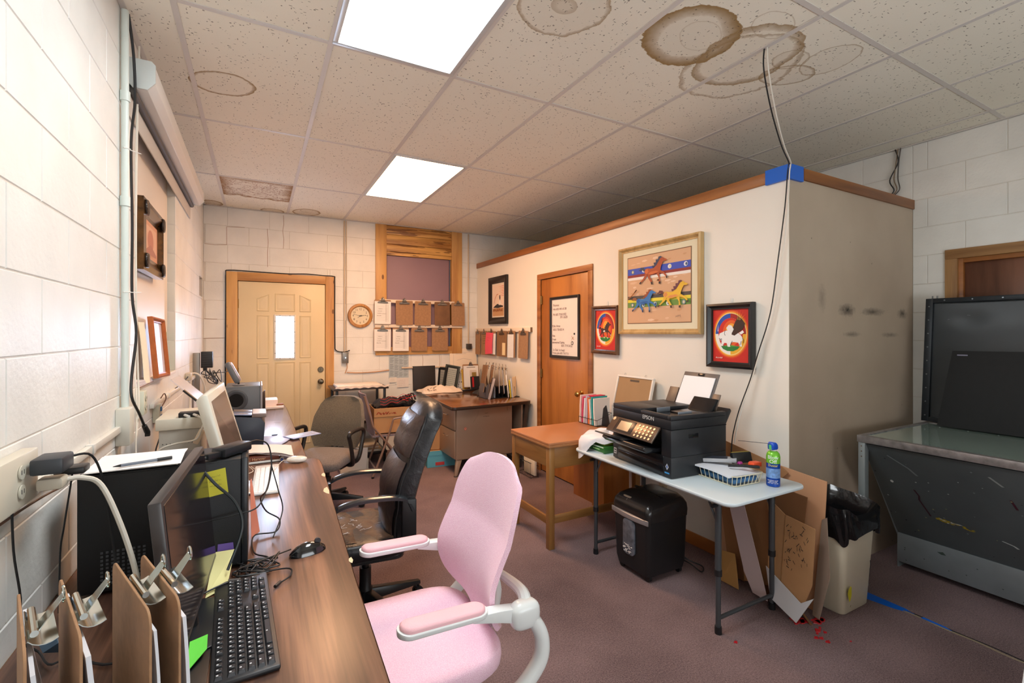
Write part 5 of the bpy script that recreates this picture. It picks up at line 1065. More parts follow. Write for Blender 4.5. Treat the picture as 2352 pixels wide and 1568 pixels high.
px0, px1, py0, py1, pz0, pz1 = 1.79, 2.46, 4.52, 5.0, .16, TZ-.037
G().box(px0+.012, px1, py0, py1, pz0, pz1).obj('pedestal', M_MD, t, .012, 3)
for i, (a, b) in enumerate(((.47, .685), (.175, .46))):
    dr = G().box(px0-.006, px0+.0115, py0+.012, py1-.012, a, b).obj('drawer', M_MD, t, .004)
    G().tube(bez([(px0-.006, py0+.18, b-.07), (px0-.026, py0+.19, b-.073), (px0-.026, py0+.29, b-.073), (px0-.006, py0+.30, b-.07)], 4), .005, 6).obj('handle', M_CHROME, dr)
for x, y, dx, dy in ((px0+.05, py0+.03, -.05, -.04), (px1-.10, py0+.03, .05, -.04), (px0+.05, py1-.03, -.05, .04), (px1-.05, py1-.03, .05, .04)):
    G().loft([[(x-.03, y-.02, pz0), (x+.03, y-.02, pz0), (x+.03, y+.02, pz0), (x-.03, y+.02, pz0)], [(x+dx-.014, y+dy-.014, .012), (x+dx+.014, y+dy-.014, .012), (x+dx+.014, y+dy+.014, .012), (x+dx-.014, y+dy+.014, .012)]]).obj('leg', M_MD, t, .003)
    G().cyl((x+dx, y+dy, 0), (x+dx, y+dy, .013), .02, n=10).obj('foot', mat('foot_grey', (110, 104, 98), .4, .5), t)
G().box(1.83, 1.85, 5.0, 5.78, .42, pz1).obj('apron', M_MD, t, .003); G().box(2.56, 2.58, 4.50, 5.8, .15, pz1).obj('back_panel', M_MD, t, .003)
for y in (4.50, 5.80): G().loft([[(2.60, y-.02, pz1), (2.65, y-.02, pz1), (2.65, y+.02, pz1), (2.60, y+.02, pz1)], [(2.53, y-.012, 0), (2.555, y-.012, 0), (2.555, y+.012, 0), (2.53, y+.012, 0)]]).obj('leg', mat('leg_dark', (78, 66, 58), .4, .4), t, .003)
cv = Canvas((1.79, py0-.0005, .16), (.67, 0, 0), (0, 0, .54)); cv.poly(ell(.168, .595, .023, .030, 20), (206, 96, 70)); cv.poly(ell(.168, .595, .017, .022, 20), (232, 176, 150)); cv.stroke([(.155, .62), (.18, .58)], .006, (190, 70, 60), True); cv.stroke([(.155, .58), (.175, .61)], .006, (190, 70, 60))
for x, y in ((.50, .86), (.47, .80), (.52, .795)): cv.stroke([(x, y), (x+.06, y+.003)], .006, (84, 66, 54))
cv.stroke([(.90, .98), (.905, .88)], .005, (90, 70, 58)); cv.stroke([(.30, .70), (.38, .84), (.385, .93)], .004, (128, 104, 88)); cv.out('sticker', t)
# shirt
t = thing('shirt', 'crumpled white shirt with dark print lying on the metal desk', 'shirt', (2.03, 5.66, TZ+.001)); M_SHI = mat('shirt_white', (228, 212, 196), .85, bump=.3, bs=60)
def shirt(u, v):
    x = (u-.5)*.50; y = (v-.5)*.36; e = math.sin(min(1, max(0, u))*pi)**.4*math.sin(min(1, max(0, v))*pi)**.4
    return Vector((x*(1+.05*math.sin(v*9)), y*(1+.12*math.sin(u*11)), .004+e*(.055+.018*math.sin(u*13+v*4)+.014*math.sin(v*15+u*6)+.008*math.sin(u*29))))
G().sheet(shirt, 44, 30, .003).obj('cloth', M_SHI, t, smooth=80)
g = G(); r = random.Random(2)
for k in range(14):
    u, v = .10+.25*r.random(), .08+.35*r.random(); q = [shirt(u+.02*j, v+r.uniform(-.02, .02))+Vector((0, 0, .002)) for j in range(3)]; g.tube(q, .004, 5)
g.obj('dark_print', mat('print_grey', (112, 98, 92), .8), t)
# binder, framed charts, prints
t = thing('binder', 'thick black binder leaning upright against the back wall', 'binder', (1.91, 5.88, TZ+.001)); t.rotation_euler = (R(-5), 0, 0)
G().box(-.145, .145, -.003, .0, 0, .315).box(-.145, .145, .04, .043, 0, .315).box(-.148, -.144, -.003, .043, 0, .315).obj('cover', mat('binder_black', (38, 34, 34), .55, bump=.1), t, .0015)
G().box(-.142, .138, .001, .039, .005, .305).obj('pages', M_PAPER, t, smooth=0)
def framed_chart(label, loc, rot, w_, h, mf, mprint, rows, b=.022):
    t = thing('framed_chart', label, 'frame', loc, rot=rot); g = G()
    for r_ in ((-w_/2, w_/2, 0, b), (-w_/2, w_/2, h-b, h), (-w_/2, -w_/2+b, b, h-b), (w_/2-b, w_/2, b, h-b)): g.box(r_[0], r_[1], -.018, .0, r_[2], r_[3])
    g.obj('frame', mf, t, .002); G().box(-w_/2+.004, w_/2-.004, -.004, .004, .004, h-.004).obj('backing', M_BLACK, t, smooth=0)
    cv = Canvas((-w_/2+b, -.0048, b), (w_-2*b, 0, 0), (0, 0, h-2*b)); cv.rect(.12, .88, .06, .94, mprint)
    for k in range(rows):
        for j in range(5): cv.rect(.17+.14*j, .27+.14*j, .1+k*.8/rows, .1+(k+.55)*.8/rows, (126, 134, 132), j == 0 and k == 0)
    cv.out('print', t); return t
framed_chart('tall dark green framed chart leaning beside the binder', (2.21, 5.80, TZ+.002), (R(-6), R(9), R(-38)), .20, .32, mat('green_frame', (48, 54, 48), .35), (168, 172, 164), 9)
framed_chart('dark frame seen edge on behind the green framed chart', (2.14, 5.89, TZ+.002), (R(-4), R(2), R(-70)), .16, .29, M_BLACK, (150, 150, 146), 6)
t = thing('poster_board', 'large cream poster board propped in the corner behind the files', 'poster', (2.47, 5.90, TZ+.002)); t.rotation_euler = (R(-4), 0, 0)
G().box(-.20, .19, -.004, 0, 0, .53).obj('board', mat('cream_board', (238, 222, 200), .7), t, .001)
cv = Canvas((-.20, -.0045, 0), (.39, 0, 0), (0, 0, .53)); 
for q in ([(.12, .9), (.85, .9)], [(.14, .86), (.10, .3)], [(.2, .86), (.6, .87)], [(.25, .7), (.5, .75), (.8, .7)]): cv.stroke(q, .008, (196, 186, 180))
cv.out('printing', t)
t = thing('print', 'white print with small black figures standing at the left of the files', 'print', (2.345, 5.80, TZ+.002)); t.rotation_euler = (R(-7), 0, R(4))
G().box(-.09, .09, -.002, 0, 0, .30).obj('sheet', M_PAPER, t, smooth=0); cv = Canvas((-.09, -.0025, 0), (.18, 0, 0), (0, 0, .30)); r = random.Random(6)
for k in range(26):
    x, y = .12+.8*r.random(), .06+.88*r.random(); cv.poly([(x+.05*r.uniform(.4, 1)*math.cos(a), y+.03*r.uniform(.4, 1)*math.sin(a)) for a in [i*pi/4 for i in range(8)]], (44, 42, 44), False)
cv.out('printing', t)
def leaf_sheet(name, label, x, y, w_, h, ang, m, lean=-6, th=.004, cat='folder', tab=None):
    t = thing(name, label, cat, (x, y, TZ+.002), rot=(R(lean), 0, R(ang))); G().prism(rrect(-w_/2, w_/2, 0, h, .008, 2), 1, -th, 0).obj('sheet', m, t, .0006, 1)
    if tab: G().box(tab[0], tab[1], -th-.0015, -th, tab[2], tab[3]).obj('cover_print', mat('tab_%02x%02x%02x' % tab[4], tab[4], .6), t, smooth=0)
    return t
leaf_sheet('folder', 'yellow folder standing beside the print with black figures', 2.42, 5.76, .10, .26, 30, mat('yellow_folder', (232, 196, 66), .6))
t = clipboard('brown clipboard with white papers behind the magazines on the metal desk', (2.50, 5.77, TZ+.325), .23, .31, (R(-7), 0, 0), 'clipboards filed on the metal desk', lambda t, w_, h: G().box(-w_/2+.01, w_/2-.01, -.012, -.004, -h+.01, -.02).obj('paper', M_PAPER, t, smooth=0))
leaf_sheet('magazine', 'magazine with tan and dark blocks standing on the metal desk', 2.52, 5.70, .10, .25, 6, mat('magazine_white', (226, 216, 206), .4), tab=(-.02, .045, .14, .22, (156, 128, 66)), cat='magazine')
leaf_sheet('magazine', 'dark magazine with red patch in front of the tan one', 2.525, 5.66, .14, .17, 8, mat('magazine_dark', (46, 46, 50), .35), tab=(-.045, -.018, .03, .16, (196, 40, 44)), cat='magazine')
leaf_sheet('folder', 'grey patterned folder leaning right of the magazines', 2.58, 5.55, .14, .27, 60, mat('folder_grey', (168, 170, 174), .5, var=.3, vs=20))
leaf_sheet('folder', 'tan envelope folder at the far end of the clipboard row', 2.56, 5.36, .16, .25, 72, mat('folder_tan', (202, 160, 118), .6))
# black tray, cloth, small things
t = thing('tray', 'flat black document tray on the metal desk before the prints', 'tray', (2.42, 5.60, TZ+.001)); g = G().box(-.16, .17, -.08, .08, 0, .004).box(-.16, .17, -.08, -.076, .004, .022).box(-.16, -.156, -.08, .08, .004, .022).box(.166, .17, -.08, .08, .004, .022); g.obj('tray_body', M_BLACK, t, .001)
G().prism(ell(-.09, .0, .05, .035, 16), 2, .005, .012).obj('pale_dish', mat('dish_pale', (206, 196, 184), .4), t, .002)
t = thing('cloth_bag', 'crumpled black cloth lying left of the grey magazine sorter', 'cloth', (2.42, 5.15, TZ+.001))
G().sheet(lambda u, v: Vector(((u-.5)*.20+.01*math.sin(v*12), (v-.5)*.30, .002+math.sin(min(1, max(0, u))*pi)**.5*math.sin(min(1, max(0, v))*pi)**.5*(.07+.012*math.sin(u*19+v*7)))), 20, 20, .003).obj('cloth', mat('black_nylon', (38, 36, 36), .5, bump=.2), t, smooth=80)
# grey sorter with clipboards and folders, running left (far) to right (near) along the wall side
t = thing('file_sorter', 'grey magazine sorter with round cut side at the desk front', 'file sorter', (2.44, 4.85, TZ+.001))
G().box(-.19, .24, -.10, .16, 0, .006).obj('base', M_BLACK, t, .002)
def sidep(x, m, nm):
    pts = [(-.09, 0), (.13, 0), (.13, .13)]+[(.02+.11*math.cos(a), .13+.06*math.sin(a)) for a in [i*pi/10 for i in range(1, 10)]]+[(-.09, .13)]
    G().prism(pts, 0, x, x+.004).obj(nm, m, t, .001)
G().prism([(-.09, 0), (.0, 0), (.0, .06), (-.01, .13), (-.03, .16), (-.055, .165), (-.08, .15), (-.09, .12)], 1, -.09, -.086).xf(Matrix.Translation((-.095, 0, .006))).obj('round_side', mat('sorter_grey', (92, 84, 84), .5), t, .001)
G().prism([(-.09, .006), (.10, .006), (.10, .12), (.05, .17), (-.04, .17), (-.09, .12)], 0, -.186, -.182).obj('side', mat('sorter_grey', (92, 84, 84), .5), t, .001)
G().prism([(-.09, .006), (.10, .006), (.10, .12), (.05, .17), (-.04, .17), (-.09, .12)], 0, -.075, -.071).obj('side', mat('sorter_pale', (200, 200, 204), .5), t, .001)
for k in range(5): G().box(-.02+.05*k, -.017+.05*k, -.08, .13, .006, .12).obj('divider', M_BLACK, t, smooth=0)
r = random.Random(9)
labs = ['crumpled grey papers sticking out of the round sorter', 'leftmost brown clipboard fanned in the sorter', 'second brown clipboard fanned in the sorter', 'third brown clipboard fanned in the sorter', 'fourth brown clipboard in the sorter, half dark', 'fifth clipboard in the sorter beside the white papers', 'sixth clipboard in the sorter, next to the yellow folder']
leaf_sheet('papers', labs[0], 2.285, 4.78, .15, .24, 70, mat('crumpled_grey', (186, 176, 176), .7, var=.15, vs=30), lean=14, th=.02, cat='paper')
for k in range(6):
    clipboard(labs[k+1], (2.318+.048*k, 4.84+.008*k, TZ+.378-.008*k), .23, .31, (R(11-4*k), R(2), R(67-1.5*k)), 'clipboards filed on the metal desk', (lambda t, w_, h: G().box(-w_/2+.01, w_/2-.01, -.010, -.004, -h+.01, -.03).obj('paper', M_PAPER, t, smooth=0)) if k in (3, 4, 5) else None, dark=(k % 2 == 0))
leaf_sheet('papers', 'bundle of white papers leaning in the sorter', 2.575, 4.83, .20, .26, 60, M_PAPER, lean=-6, th=.01, cat='paper')
leaf_sheet('folder', 'bright yellow folder standing in the sorter', 2.60, 4.79, .20, .20, 50, mat('yellow_folder2', (224, 200, 44), .6), lean=-5, th=.010)
leaf_sheet('papers', 'pale blue stack of papers right of the yellow folder', 2.625, 4.79, .19, .22, 46, mat('paper_bluish', (206, 212, 226), .7), lean=-5, th=.012, cat='paper')
leaf_sheet('folder', 'cream folder at the right end of the sorter', 2.652, 4.80, .19, .23, 45, mat('folder_cream', (236, 206, 168), .7), lean=-4, th=.004)
for k, (x, y, a) in enumerate(((2.50, 5.30, 80), (2.56, 5.22, 72))): clipboard(('brown clipboard standing behind the sorter, farther one', 'brown clipboard standing behind the sorter, nearer one')[k], (x, y, TZ+.345), .23, .31, (R(8), R(2), R(a)), 'clipboards filed on the metal desk', dark=k == 0)
# boxes beneath the desk
t = carton('cardboard_box', 'small tan lidded box stacked on the blue box under the metal desk', (1.80, 5.12, .185), R(-8), .26, .30, .36, M_CARD, open_=False)
t = thing('blue_box', 'open sky blue box with pasted label under the metal desk', 'box', (1.80, 5.10, 0), R(-6)); M_BLUE = mat('box_sky_blue', (92, 168, 188), .6)
g = G().box(-.15, .16, -.17, .17, .001, .006).box(-.15, .16, -.17, -.165, .006, .165).box(-.15, .16, .165, .17, .006, .165).box(-.15, -.145, -.165, .165, .006, .18).box(.155, .16, -.165, .165, .006, .18); g.obj('box_body', M_BLUE, t, .001, 1)
G().prism([(-.165, .0), (.14, .0), (.10, .05), (-.13, .05)], 1, -.173, -.1705).xf(Matrix.Translation((0, 0, .13))).obj('flap', M_BLUE, t, smooth=0)
G().box(-.06, .04, -.1735, -.171, .02, .055).obj('label_strip', mat('label_red', (190, 60, 60), .6), t, smooth=0)
G().box(-.13, .12, -.15, .15, .006, .178).obj('cardboard_tray', M_CARD, t, .002)
t = thing('wire_rack', 'black wire rack with papers standing on the floor left of the brown door', 'rack', (2.52, 4.22, 0)); g = G()
for i in range(12): g.tube([(.0, -.14+.026*i, .012), (.0, -.14+.026*i, .22)], .0022, 5); g.tube([(-.09, -.14+.026*i, .012), (-.09, -.14+.026*i, .16)], .0022, 5)
for z in (.012, .12, .22): g.tube([(0, -.15, z), (0, .16, z)], .003, 5)
for z in (.012, .16): g.tube([(-.09, -.15, z), (-.09, .16, z)], .003, 5)
for i in (0, 11): g.tube([(-.09, -.14+.026*i, .012), (0, -.14+.026*i, .012)], .003, 5)
g.obj('wire_frame', M_BLACK, t); G().box(-.03, -.008, -.12, .10, .016, .20).obj('papers', mat('paper_cream', (226, 212, 190), .7), t, .001)
# ------------------------------------------------------------ partition wall: pictures, rail, clipboards
RP = (0, 0, -pi/2)   # local -y faces -x (the room), local x runs towards the camera
t = thing('framed_picture', 'narrow black framed reddish ink print left of the brown door', 'picture', (PX-.003, 5.284, 1.89), rot=RP); frame_y(t, .51, .60, .085, .026, mat('black_frame', (32, 30, 30), .3, bump=.1))
cv = Canvas((-.175, -.010, -.22), (.35, 0, 0), (0, 0, .44)); cv.rect(0, 1, 0, 1, (226, 214, 196)); cv.rect(.06, .94, .05, .95, (234, 210, 190)); cv.rect(.06, .94, .05, .28, (196, 150, 106))
for k in range(7): cv.poly([(.5+.06*(k % 3), .78-.045*k+.10), (.94, .80-.045*k+.10), (.94, .785-.045*k+.10)], (206, 74, 62), False)
cv.poly([(.1, .3), (.3, .36), (.45, .40), (.7, .36), (.9, .33), (.9, .3), (.5, .28)], (46, 42, 42)); cv.poly([(.55, .36), (.6, .5), (.56, .56), (.62, .62), (.7, .58), (.68, .5), (.74, .42), (.8, .36)], (238, 226, 214)); cv.poly([(.6, .56), (.62, .64), (.68, .64), (.7, .56), (.66, .48)], (60, 48, 44))
cv.stroke([(.2, .42), (.26, .56), (.4, .66), (.52, .68)], .02, (206, 120, 90), True)
for k in range(5): scribble(cv, .12+.15*k, .17, .12, .10, (156, 92, 50), .02, k)
cv.out('print', t)
clip_y = [(6.0, 5.775), (5.745, 5.56), (5.55, 5.31), (5.27, 5.005), (4.985, 4.80), (4.715, 4.50)]
clip_y = [(min(a, 5.93), b) for a, b in clip_y]
LP = ['plain narrow clipboard nearest the corner on the partition rail', 'marked brown clipboard second from the corner on the partition rail', 'clipboard holding bright pink paper on the partition rail', 'darker clipboard with a small cream slip on the partition rail', 'clipboard with white paper on the partition rail', 'plain clipboard at the door end of the partition rail']
def pink_paper(t, w_, h):
    G().sheet(lambda u, v: Vector((-w_/2-.02+(w_*.92)*u, -.010-.012*math.sin(v*pi*.8)-.006*u, -.02-(h-.03)*v+.02*u*v)), 6, 8, .001).obj('pink_paper', mat('pink_paper', (240, 86, 110), .6), t)
    G().box(.03, w_/2+.01, -.012, -.004, -h+.02, -.03).obj('paper', M_PAPER, t, smooth=0)
    cv = Canvas((-w_/2, -.0235, -h), (w_, 0, 0), (0, 0, h))
    for k in range(5): cv.rect(.1, .6, .35+.09*k, .358+.09*k, (196, 50, 84), False)
    cv.out('printing', t)
def slip_paper(t, w_, h): G().box(.02, .10, -.006, -.004, -h+.02, -h+.17).obj('cream_slip', mat('slip_cream', (238, 214, 166), .7), t, smooth=0)
def white_paper(t, w_, h):
    G().box(-w_/2+.01, w_/2-.03, -.010, -.004, -h+.0, -.04).obj('paper', M_PAPER, t, smooth=0)
    cv = Canvas((-w_/2+.01, -.0106, -h), (w_-.04, 0, 0), (0, 0, h))
    for k in range(14): cv.rect(.12, .86, .08+.055*k, .085+.055*k, (190, 188, 190), False)
    cv.out('printing', t)
def marks(t, w_, h):
    cv = Canvas((-w_/2, -.0035, -h), (w_, 0, 0), (0, 0, h))
    for k in range(4): scribble(cv, .3, .45+.1*k, .5, .08, (92, 62, 40), .01, k+50)
    cv.out('marker_writing', t)
for i, (a, b) in enumerate(clip_y):
    clipboard(LP[i], (PX-.032, (a+b)/2, 1.502), a-b, .315, (R(-1), R(rnd.uniform(-1, 1)), -pi/2), 'clipboards hanging on the partition rail', (None, marks, pink_paper, slip_paper, white_paper, None)[i], dark=i == 3)
t = thing('rail', 'white wooden rail on the partition holding six clipboards', 'rail', (PX-.012, 5.20, 1.515)); G().box(-.012, .0115, -.73, .74, -.025, .025).obj('board', mat('rail_white', (232, 216, 196), .5), t, .002); G().box(-.013, .0115, -.736, -.7305, -.026, .026).obj('end_cap', mat('rail_end', (120, 92, 66), .6), t, smooth=0)
# whiteboard on the brown door
t = thing('whiteboard', 'black framed whiteboard with handwriting hanging on the brown door', 'whiteboard', (PX+.002, 3.845, 1.535), rot=RP)
f = frame_y(t, .50, .62, .028, .018, mat('wb_frame', (44, 40, 38), .35)); G().box(-.235, .235, -.005, -.001, -.295, .295).obj('panel', mat('wb_white', (236, 228, 222), .2, coat=.3), t, smooth=0)
cv = Canvas((-.222, -.0055, -.282), (.444, 0, 0), (0, 0, .564))
ink = (120, 92, 92)
M_INK = mat('marker_ink', (120, 92, 92), .5)
for s_, x, z, sz in (('Thomas:', .04, .88, .034), ('Hm 605 441-6130', .05, .81, .032), ('Ph 605 718-0182', .05, .71, .034), ('391-2620', .33, .66, .034), ('Kyle Anne', .02, .505, .034), ('605-718-8314', .05, .44, .034), ('Rita', .02, .33, .032), ('Frank', .02, .265, .03), ('answered Sylvia', .02, .21, .034), ('605 719-5432', .38, .155, .034), ('So Dak 1st help!', .04, .075, .032), ('Home phn 605 718 751', .02, .02, .03)):
    txt(s_, sz, (-.222+.444*x, -.0062, -.282+.564*z), (1, 0, 0), (0, 0, 1), M_INK, t, 'handwriting', .0002)
cv.poly(ell(.80, .225, .045, .032, 20), (52, 44, 42)); cv.poly(ell(.80, .225, .026, .018, 20), (236, 228, 222)); cv.poly(ell(.88, .385, .028, .018, 16), (30, 28, 28)); cv.stroke([(.78, .27), (.80, .31), (.86, .33)], .008, (170, 150, 60), True); cv.stroke([(.78, .35), (.82, .30), (.87, .29)], .008, (190, 70, 60)); cv.out('doodle', t)

# ---- horse figures for the paintings
H_BODY = [(.17, .52), (.20, .60), (.28, .635), (.40, .60), (.52, .61), (.62, .70), (.70, .83), (.76, .93), (.82, .965), (.90, .90), (.985, .855), (.985, .815), (.93, .80), (.87, .81), (.82, .72), (.77, .58), (.765, .48), (.70, .42), (.58, .40), (.46, .37), (.36, .38), (.28, .40), (.20, .44)]
H_LEGS = [[(.70, .46), (.77, .50), (.88, .42), (.99, .28), (.985, .21), (.95, .25), (.86, .36), (.72, .41)], [(.62, .42), (.72, .44), (.735, .25), (.76, .06), (.70, .04), (.70, .24), (.62, .40)], [(.20, .52), (.32, .42), (.22, .28), (.10, .18), (.02, .10), (.0, .15), (.10, .24), (.17, .36)], [(.24, .48), (.40, .42), (.38, .30), (.46, .14), (.47, .06), (.42, .06), (.39, .14), (.31, .26)]]
H_HOOF = [[(.95, .25), (.99, .28), (1.01, .19), (.97, .18)], [(.70, .09), (.76, .10), (.765, .01), (.70, .01)], [(.02, .17), (.06, .14), (.0, .07), (-.04, .11)], [(.41, .11), (.465, .12), (.48, .02), (.42, .02)]]
H_TAIL = [(.20, .58), (.15, .68), (.04, .70), (.0, .62), (-.06, .63), (-.02, .57), (.08, .60), (.16, .54)]
H_MANE = [(.48, .62), (.46, .70), (.54, .70), (.52, .80), (.60, .80), (.60, .90), (.68, .90), (.70, .99), (.78, 1.0), (.83, .95), (.76, .92), (.70, .82), (.62, .69)]
def horse(cv, x, y, sx, sy, body, mane, hoof, tail=None, shade=None):
    T = lambda p: (x+p[0]*sx, y+p[1]*sy)
    cv.k += 1
    for l in H_LEGS: cv.shape(l, T, body, False)
    cv.k += 1
    for h in H_HOOF: cv.shape(h, T, hoof, False)
    cv.shape(H_TAIL, T, tail or mane); cv.shape(H_BODY, T, body)
    if shade: cv.shape([(.30, .42), (.46, .39), (.6, .42), (.7, .46), (.6, .5), (.42, .49)], T, shade); cv.shape([(.18, .5), (.22, .6), (.30, .6), (.33, .5), (.26, .42)], T, shade, False)
    cv.shape(H_MANE, T, mane); cv.shape([(.865, .875), (.885, .885), (.885, .865)], T, hoof)
t = thing('framed_painting', 'large pale framed painting of three running horses', 'painting', (PX-.004, 2.60, 1.82), rot=RP)
frame_y(t, .825, .70, .038, .034, wood('pale_frame', (176, 140, 86), (206, 174, 120), 2, 10, .35, .1)); G().box(-.385, .385, -.014, -.006, -.325, .325).obj('mat_board', mat('mat_cream', (226, 220, 192), .6), t, smooth=0)
G().box(-.322, .322, -.0155, -.0142, -.268, .268).obj('inner_liner', mat('liner_brown', (120, 84, 56), .6), t, smooth=0)
cv = Canvas((-.316, -.0156, -.262), (.632, 0, 0), (0, 0, .524)); TAN = (214, 172, 136)
cv.rect(0, 1, 0, 1, TAN)
r = random.Random(12); cv.k += 1
for k in range(46):
    x, y = r.random()*.9, r.random()*.97; w_ = r.uniform(.05, .14); h = r.uniform(.012, .03); cv.poly([(x, y), (x+w_*.5, y-h*.3), (min(.99, x+w_), y+h*.5), (min(.99, x+w_*.6), y+h), (x+w_*.1, y+h*.8)], ((224, 188, 156), (204, 158, 120), (232, 202, 176))[k % 3], False)
cv.rect(0, 1, .735, .83, (56, 84, 190)); cv.rect(0, 1, .695, .735, (140, 52, 50), False); cv.rect(0, 1, .655, .695, (236, 232, 226), False)
cv.rect(0, 1, .36, .41, (84, 78, 76), False); cv.rect(0, 1, .315, .36, (232, 216, 70), False); cv.rect(0, 1, .235, .315, (112, 150, 72), False)
for x, y, c_ in ((.09, .78, (96, 120, 140)), (.28, .785, (226, 230, 236)), (.70, .785, (230, 232, 232)), (.935, .785, (226, 230, 236)), (.09, .275, (96, 120, 140)), (.28, .27, (214, 222, 226)), (.68, .27, (226, 232, 232)), (.91, .27, (120, 140, 150)), (.48, .27, (190, 204, 214))):
    cv.poly(ell(x, y, .028, .032, 20), c_); cv.poly(ell(x+(.008 if c_[0] > 150 else 0), y, .015, .02, 16), (70, 92, 128) if c_[0] > 150 and x not in (.70,) else (212, 206, 170))
horse(cv, .23, .55, .44, .40, (174, 84, 50), (52, 66, 96), (38, 36, 44), shade=(206, 110, 62)); horse(cv, .10, .15, .40, .34, (58, 122, 190), (150, 78, 44), (34, 48, 84), (146, 92, 58), shade=(40, 96, 168)); horse(cv, .54, .19, .44, .38, (232, 186, 60), (108, 62, 74), (78, 60, 60), (100, 56, 56), shade=(222, 148, 84))
cv.stroke([(.02, .37), (.10, .42), (.18, .50), (.14, .46)], .015, (150, 92, 44)); scribble(cv, .80, .06, .08, .05, (90, 84, 80), .004, 77); cv.out('painting', t)
def circle_art(t, w_, h, kind):
    cv = Canvas((-w_/2, -.008, -h/2), (w_, 0, 0), (0, 0, h)); cv.rect(0, 1, 0, 1, (206, 44, 34))
    for q, c_ in ((1.0, (222, 70, 34)), (.95, (236, 120, 44)), (.90, (246, 180, 70)), (.86, (252, 232, 170))): cv.poly(ell(.5, .53, .50*q, .46*q, 40), c_)
    cx, cy, rx, ry = .5, .53, .42, .385; RT = .085
    for a0, a1, c_ in ((90, 180, (40, 84, 176)), (0, 90, (168, 40, 36)), (180, 270, (240, 236, 228)), (270, 360, (240, 180, 50))): cv.poly(ring(cx, cy, rx, ry, RT, a0, a1), c_, a0 == 90)
    cv.poly(ell(cx, cy, rx-RT, ry-RT, 36), (210, 48, 36)); cv.poly(ell(cx+.03, cy+.02, (rx-RT)*.72, (ry-RT)*.8, 30), (232, 100, 44)); cv.poly(ell(cx+.03, cy+.05, (rx-RT)*.42, (ry-RT)*.5, 30), (244, 170, 60))
    cv.poly([(.24, .30), (.30, .245), (.42, .21), (.58, .21), (.70, .25), (.76, .30), (.68, .30), (.5, .315), (.34, .30)], (44, 128, 60)); cv.poly([(.26, .30), (.5, .325), (.74, .30), (.5, .295)], (96, 170, 70))
    if kind == 'horse':
        horse(cv, .20, .28, .58, .42, (70, 44, 42), (44, 40, 46), (238, 230, 222), (38, 34, 36)); cv.poly([(.40, .46), (.46, .50), (.52, .47), (.47, .44)], (238, 230, 222)); cv.poly([(.30, .66), (.36, .72), (.33, .76), (.30, .72)], (84, 30, 32)); cv.poly([(.22, .60), (.30, .80), (.36, .82), (.28, .62)], (64, 70, 150))
    else:
        cv.poly([(.17, .47), (.20, .54), (.27, .56), (.36, .59), (.48, .60), (.60, .57), (.72, .55), (.80, .50), (.84, .44), (.80, .36), (.82, .30), (.76, .30), (.72, .37), (.60, .38), (.52, .37), (.50, .29), (.43, .29), (.40, .36), (.33, .36), (.30, .30), (.25, .33), (.26, .40), (.20, .42)], (240, 240, 238))
        for q in ([(.19, .45), (.22, .42), (.26, .44), (.25, .38)], [(.50, .31), (.53, .36), (.56, .40)], [(.36, .60), (.34, .54), (.36, .50)], [(.30, .33), (.33, .30)], [(.76, .32), (.80, .40)], [(.83, .46), (.86, .42), (.85, .36)]): cv.stroke(q, .012, (40, 38, 42), q[0] == (.19, .45))
        cv.poly([(.54, .52), (.58, .66), (.64, .76), (.72, .84), (.80, .82), (.90, .72), (.84, .62), (.74, .56), (.62, .50)], (64, 42, 34)); cv.k += 1
        for k in range(9): a = R(30+10*k); cv.poly([(.72+.05*math.cos(a), .76+.03*math.sin(a)), (.74+.30*math.cos(a)*.8, .76+.22*math.sin(a)), (.72+.06*math.cos(a+.12), .76+.04*math.sin(a+.12))], (226, 180, 70) if k % 2 else (52, 34, 30), False)
        cv.poly([(.40, .65), (.46, .70), (.54, .69), (.60, .62), (.56, .56), (.50, .58), (.43, .60), (.40, .62)], (238, 238, 236)); cv.poly([(.40, .65), (.38, .61), (.42, .615)], (240, 200, 60)); cv.poly([(.74, .55), (.84, .60), (.88, .56), (.80, .52)], (244, 242, 238)); cv.poly([(.15, .58), (.17, .72), (.175, .58)], (238, 200, 206))
    scribble(cv, .10, .06, .20, .035, (240, 236, 232), .006, 5); cv.out('painting', t)
t = thing('framed_painting', 'small brown framed painting of a dark horse in a coloured ring', 'painting', (PX-.006, 3.205, 1.505), rot=(0, R(1), -pi/2)); frame_y(t, .345, .42, .038, .03, wood('walnut_frame', (64, 42, 30), (104, 72, 50), 2, 12, .3, .1, coat=.3)); circle_art(t, .27, .345, 'horse')
t = thing('framed_painting', 'black framed painting of white buffalo and eagle near the corner', 'painting', (PX-.006, 1.975, 1.462), rot=(0, 0, -pi/2)); frame_y(t, .335, .415, .038, .032, mat('black_frame2', (26, 26, 27), .3)); circle_art(t, .262, .342, 'buffalo')
for y, z in ((1.975, 1.685), (3.19, 1.735)): tag(G().prism([(-.008, -.02), (.008, -.02), (.008, .015), (0, .02), (-.008, .015)], 0, 0, .002).xf(Matrix.Translation((PX-.0035, y, z))).obj('adhesive_hook', mat('clear_hook', (226, 226, 222), .2), bevel=.0005), 'clear adhesive hook above the buffalo painting' if y < 2 else 'clear adhesive hook above the small brown framed horse painting', 'hook')
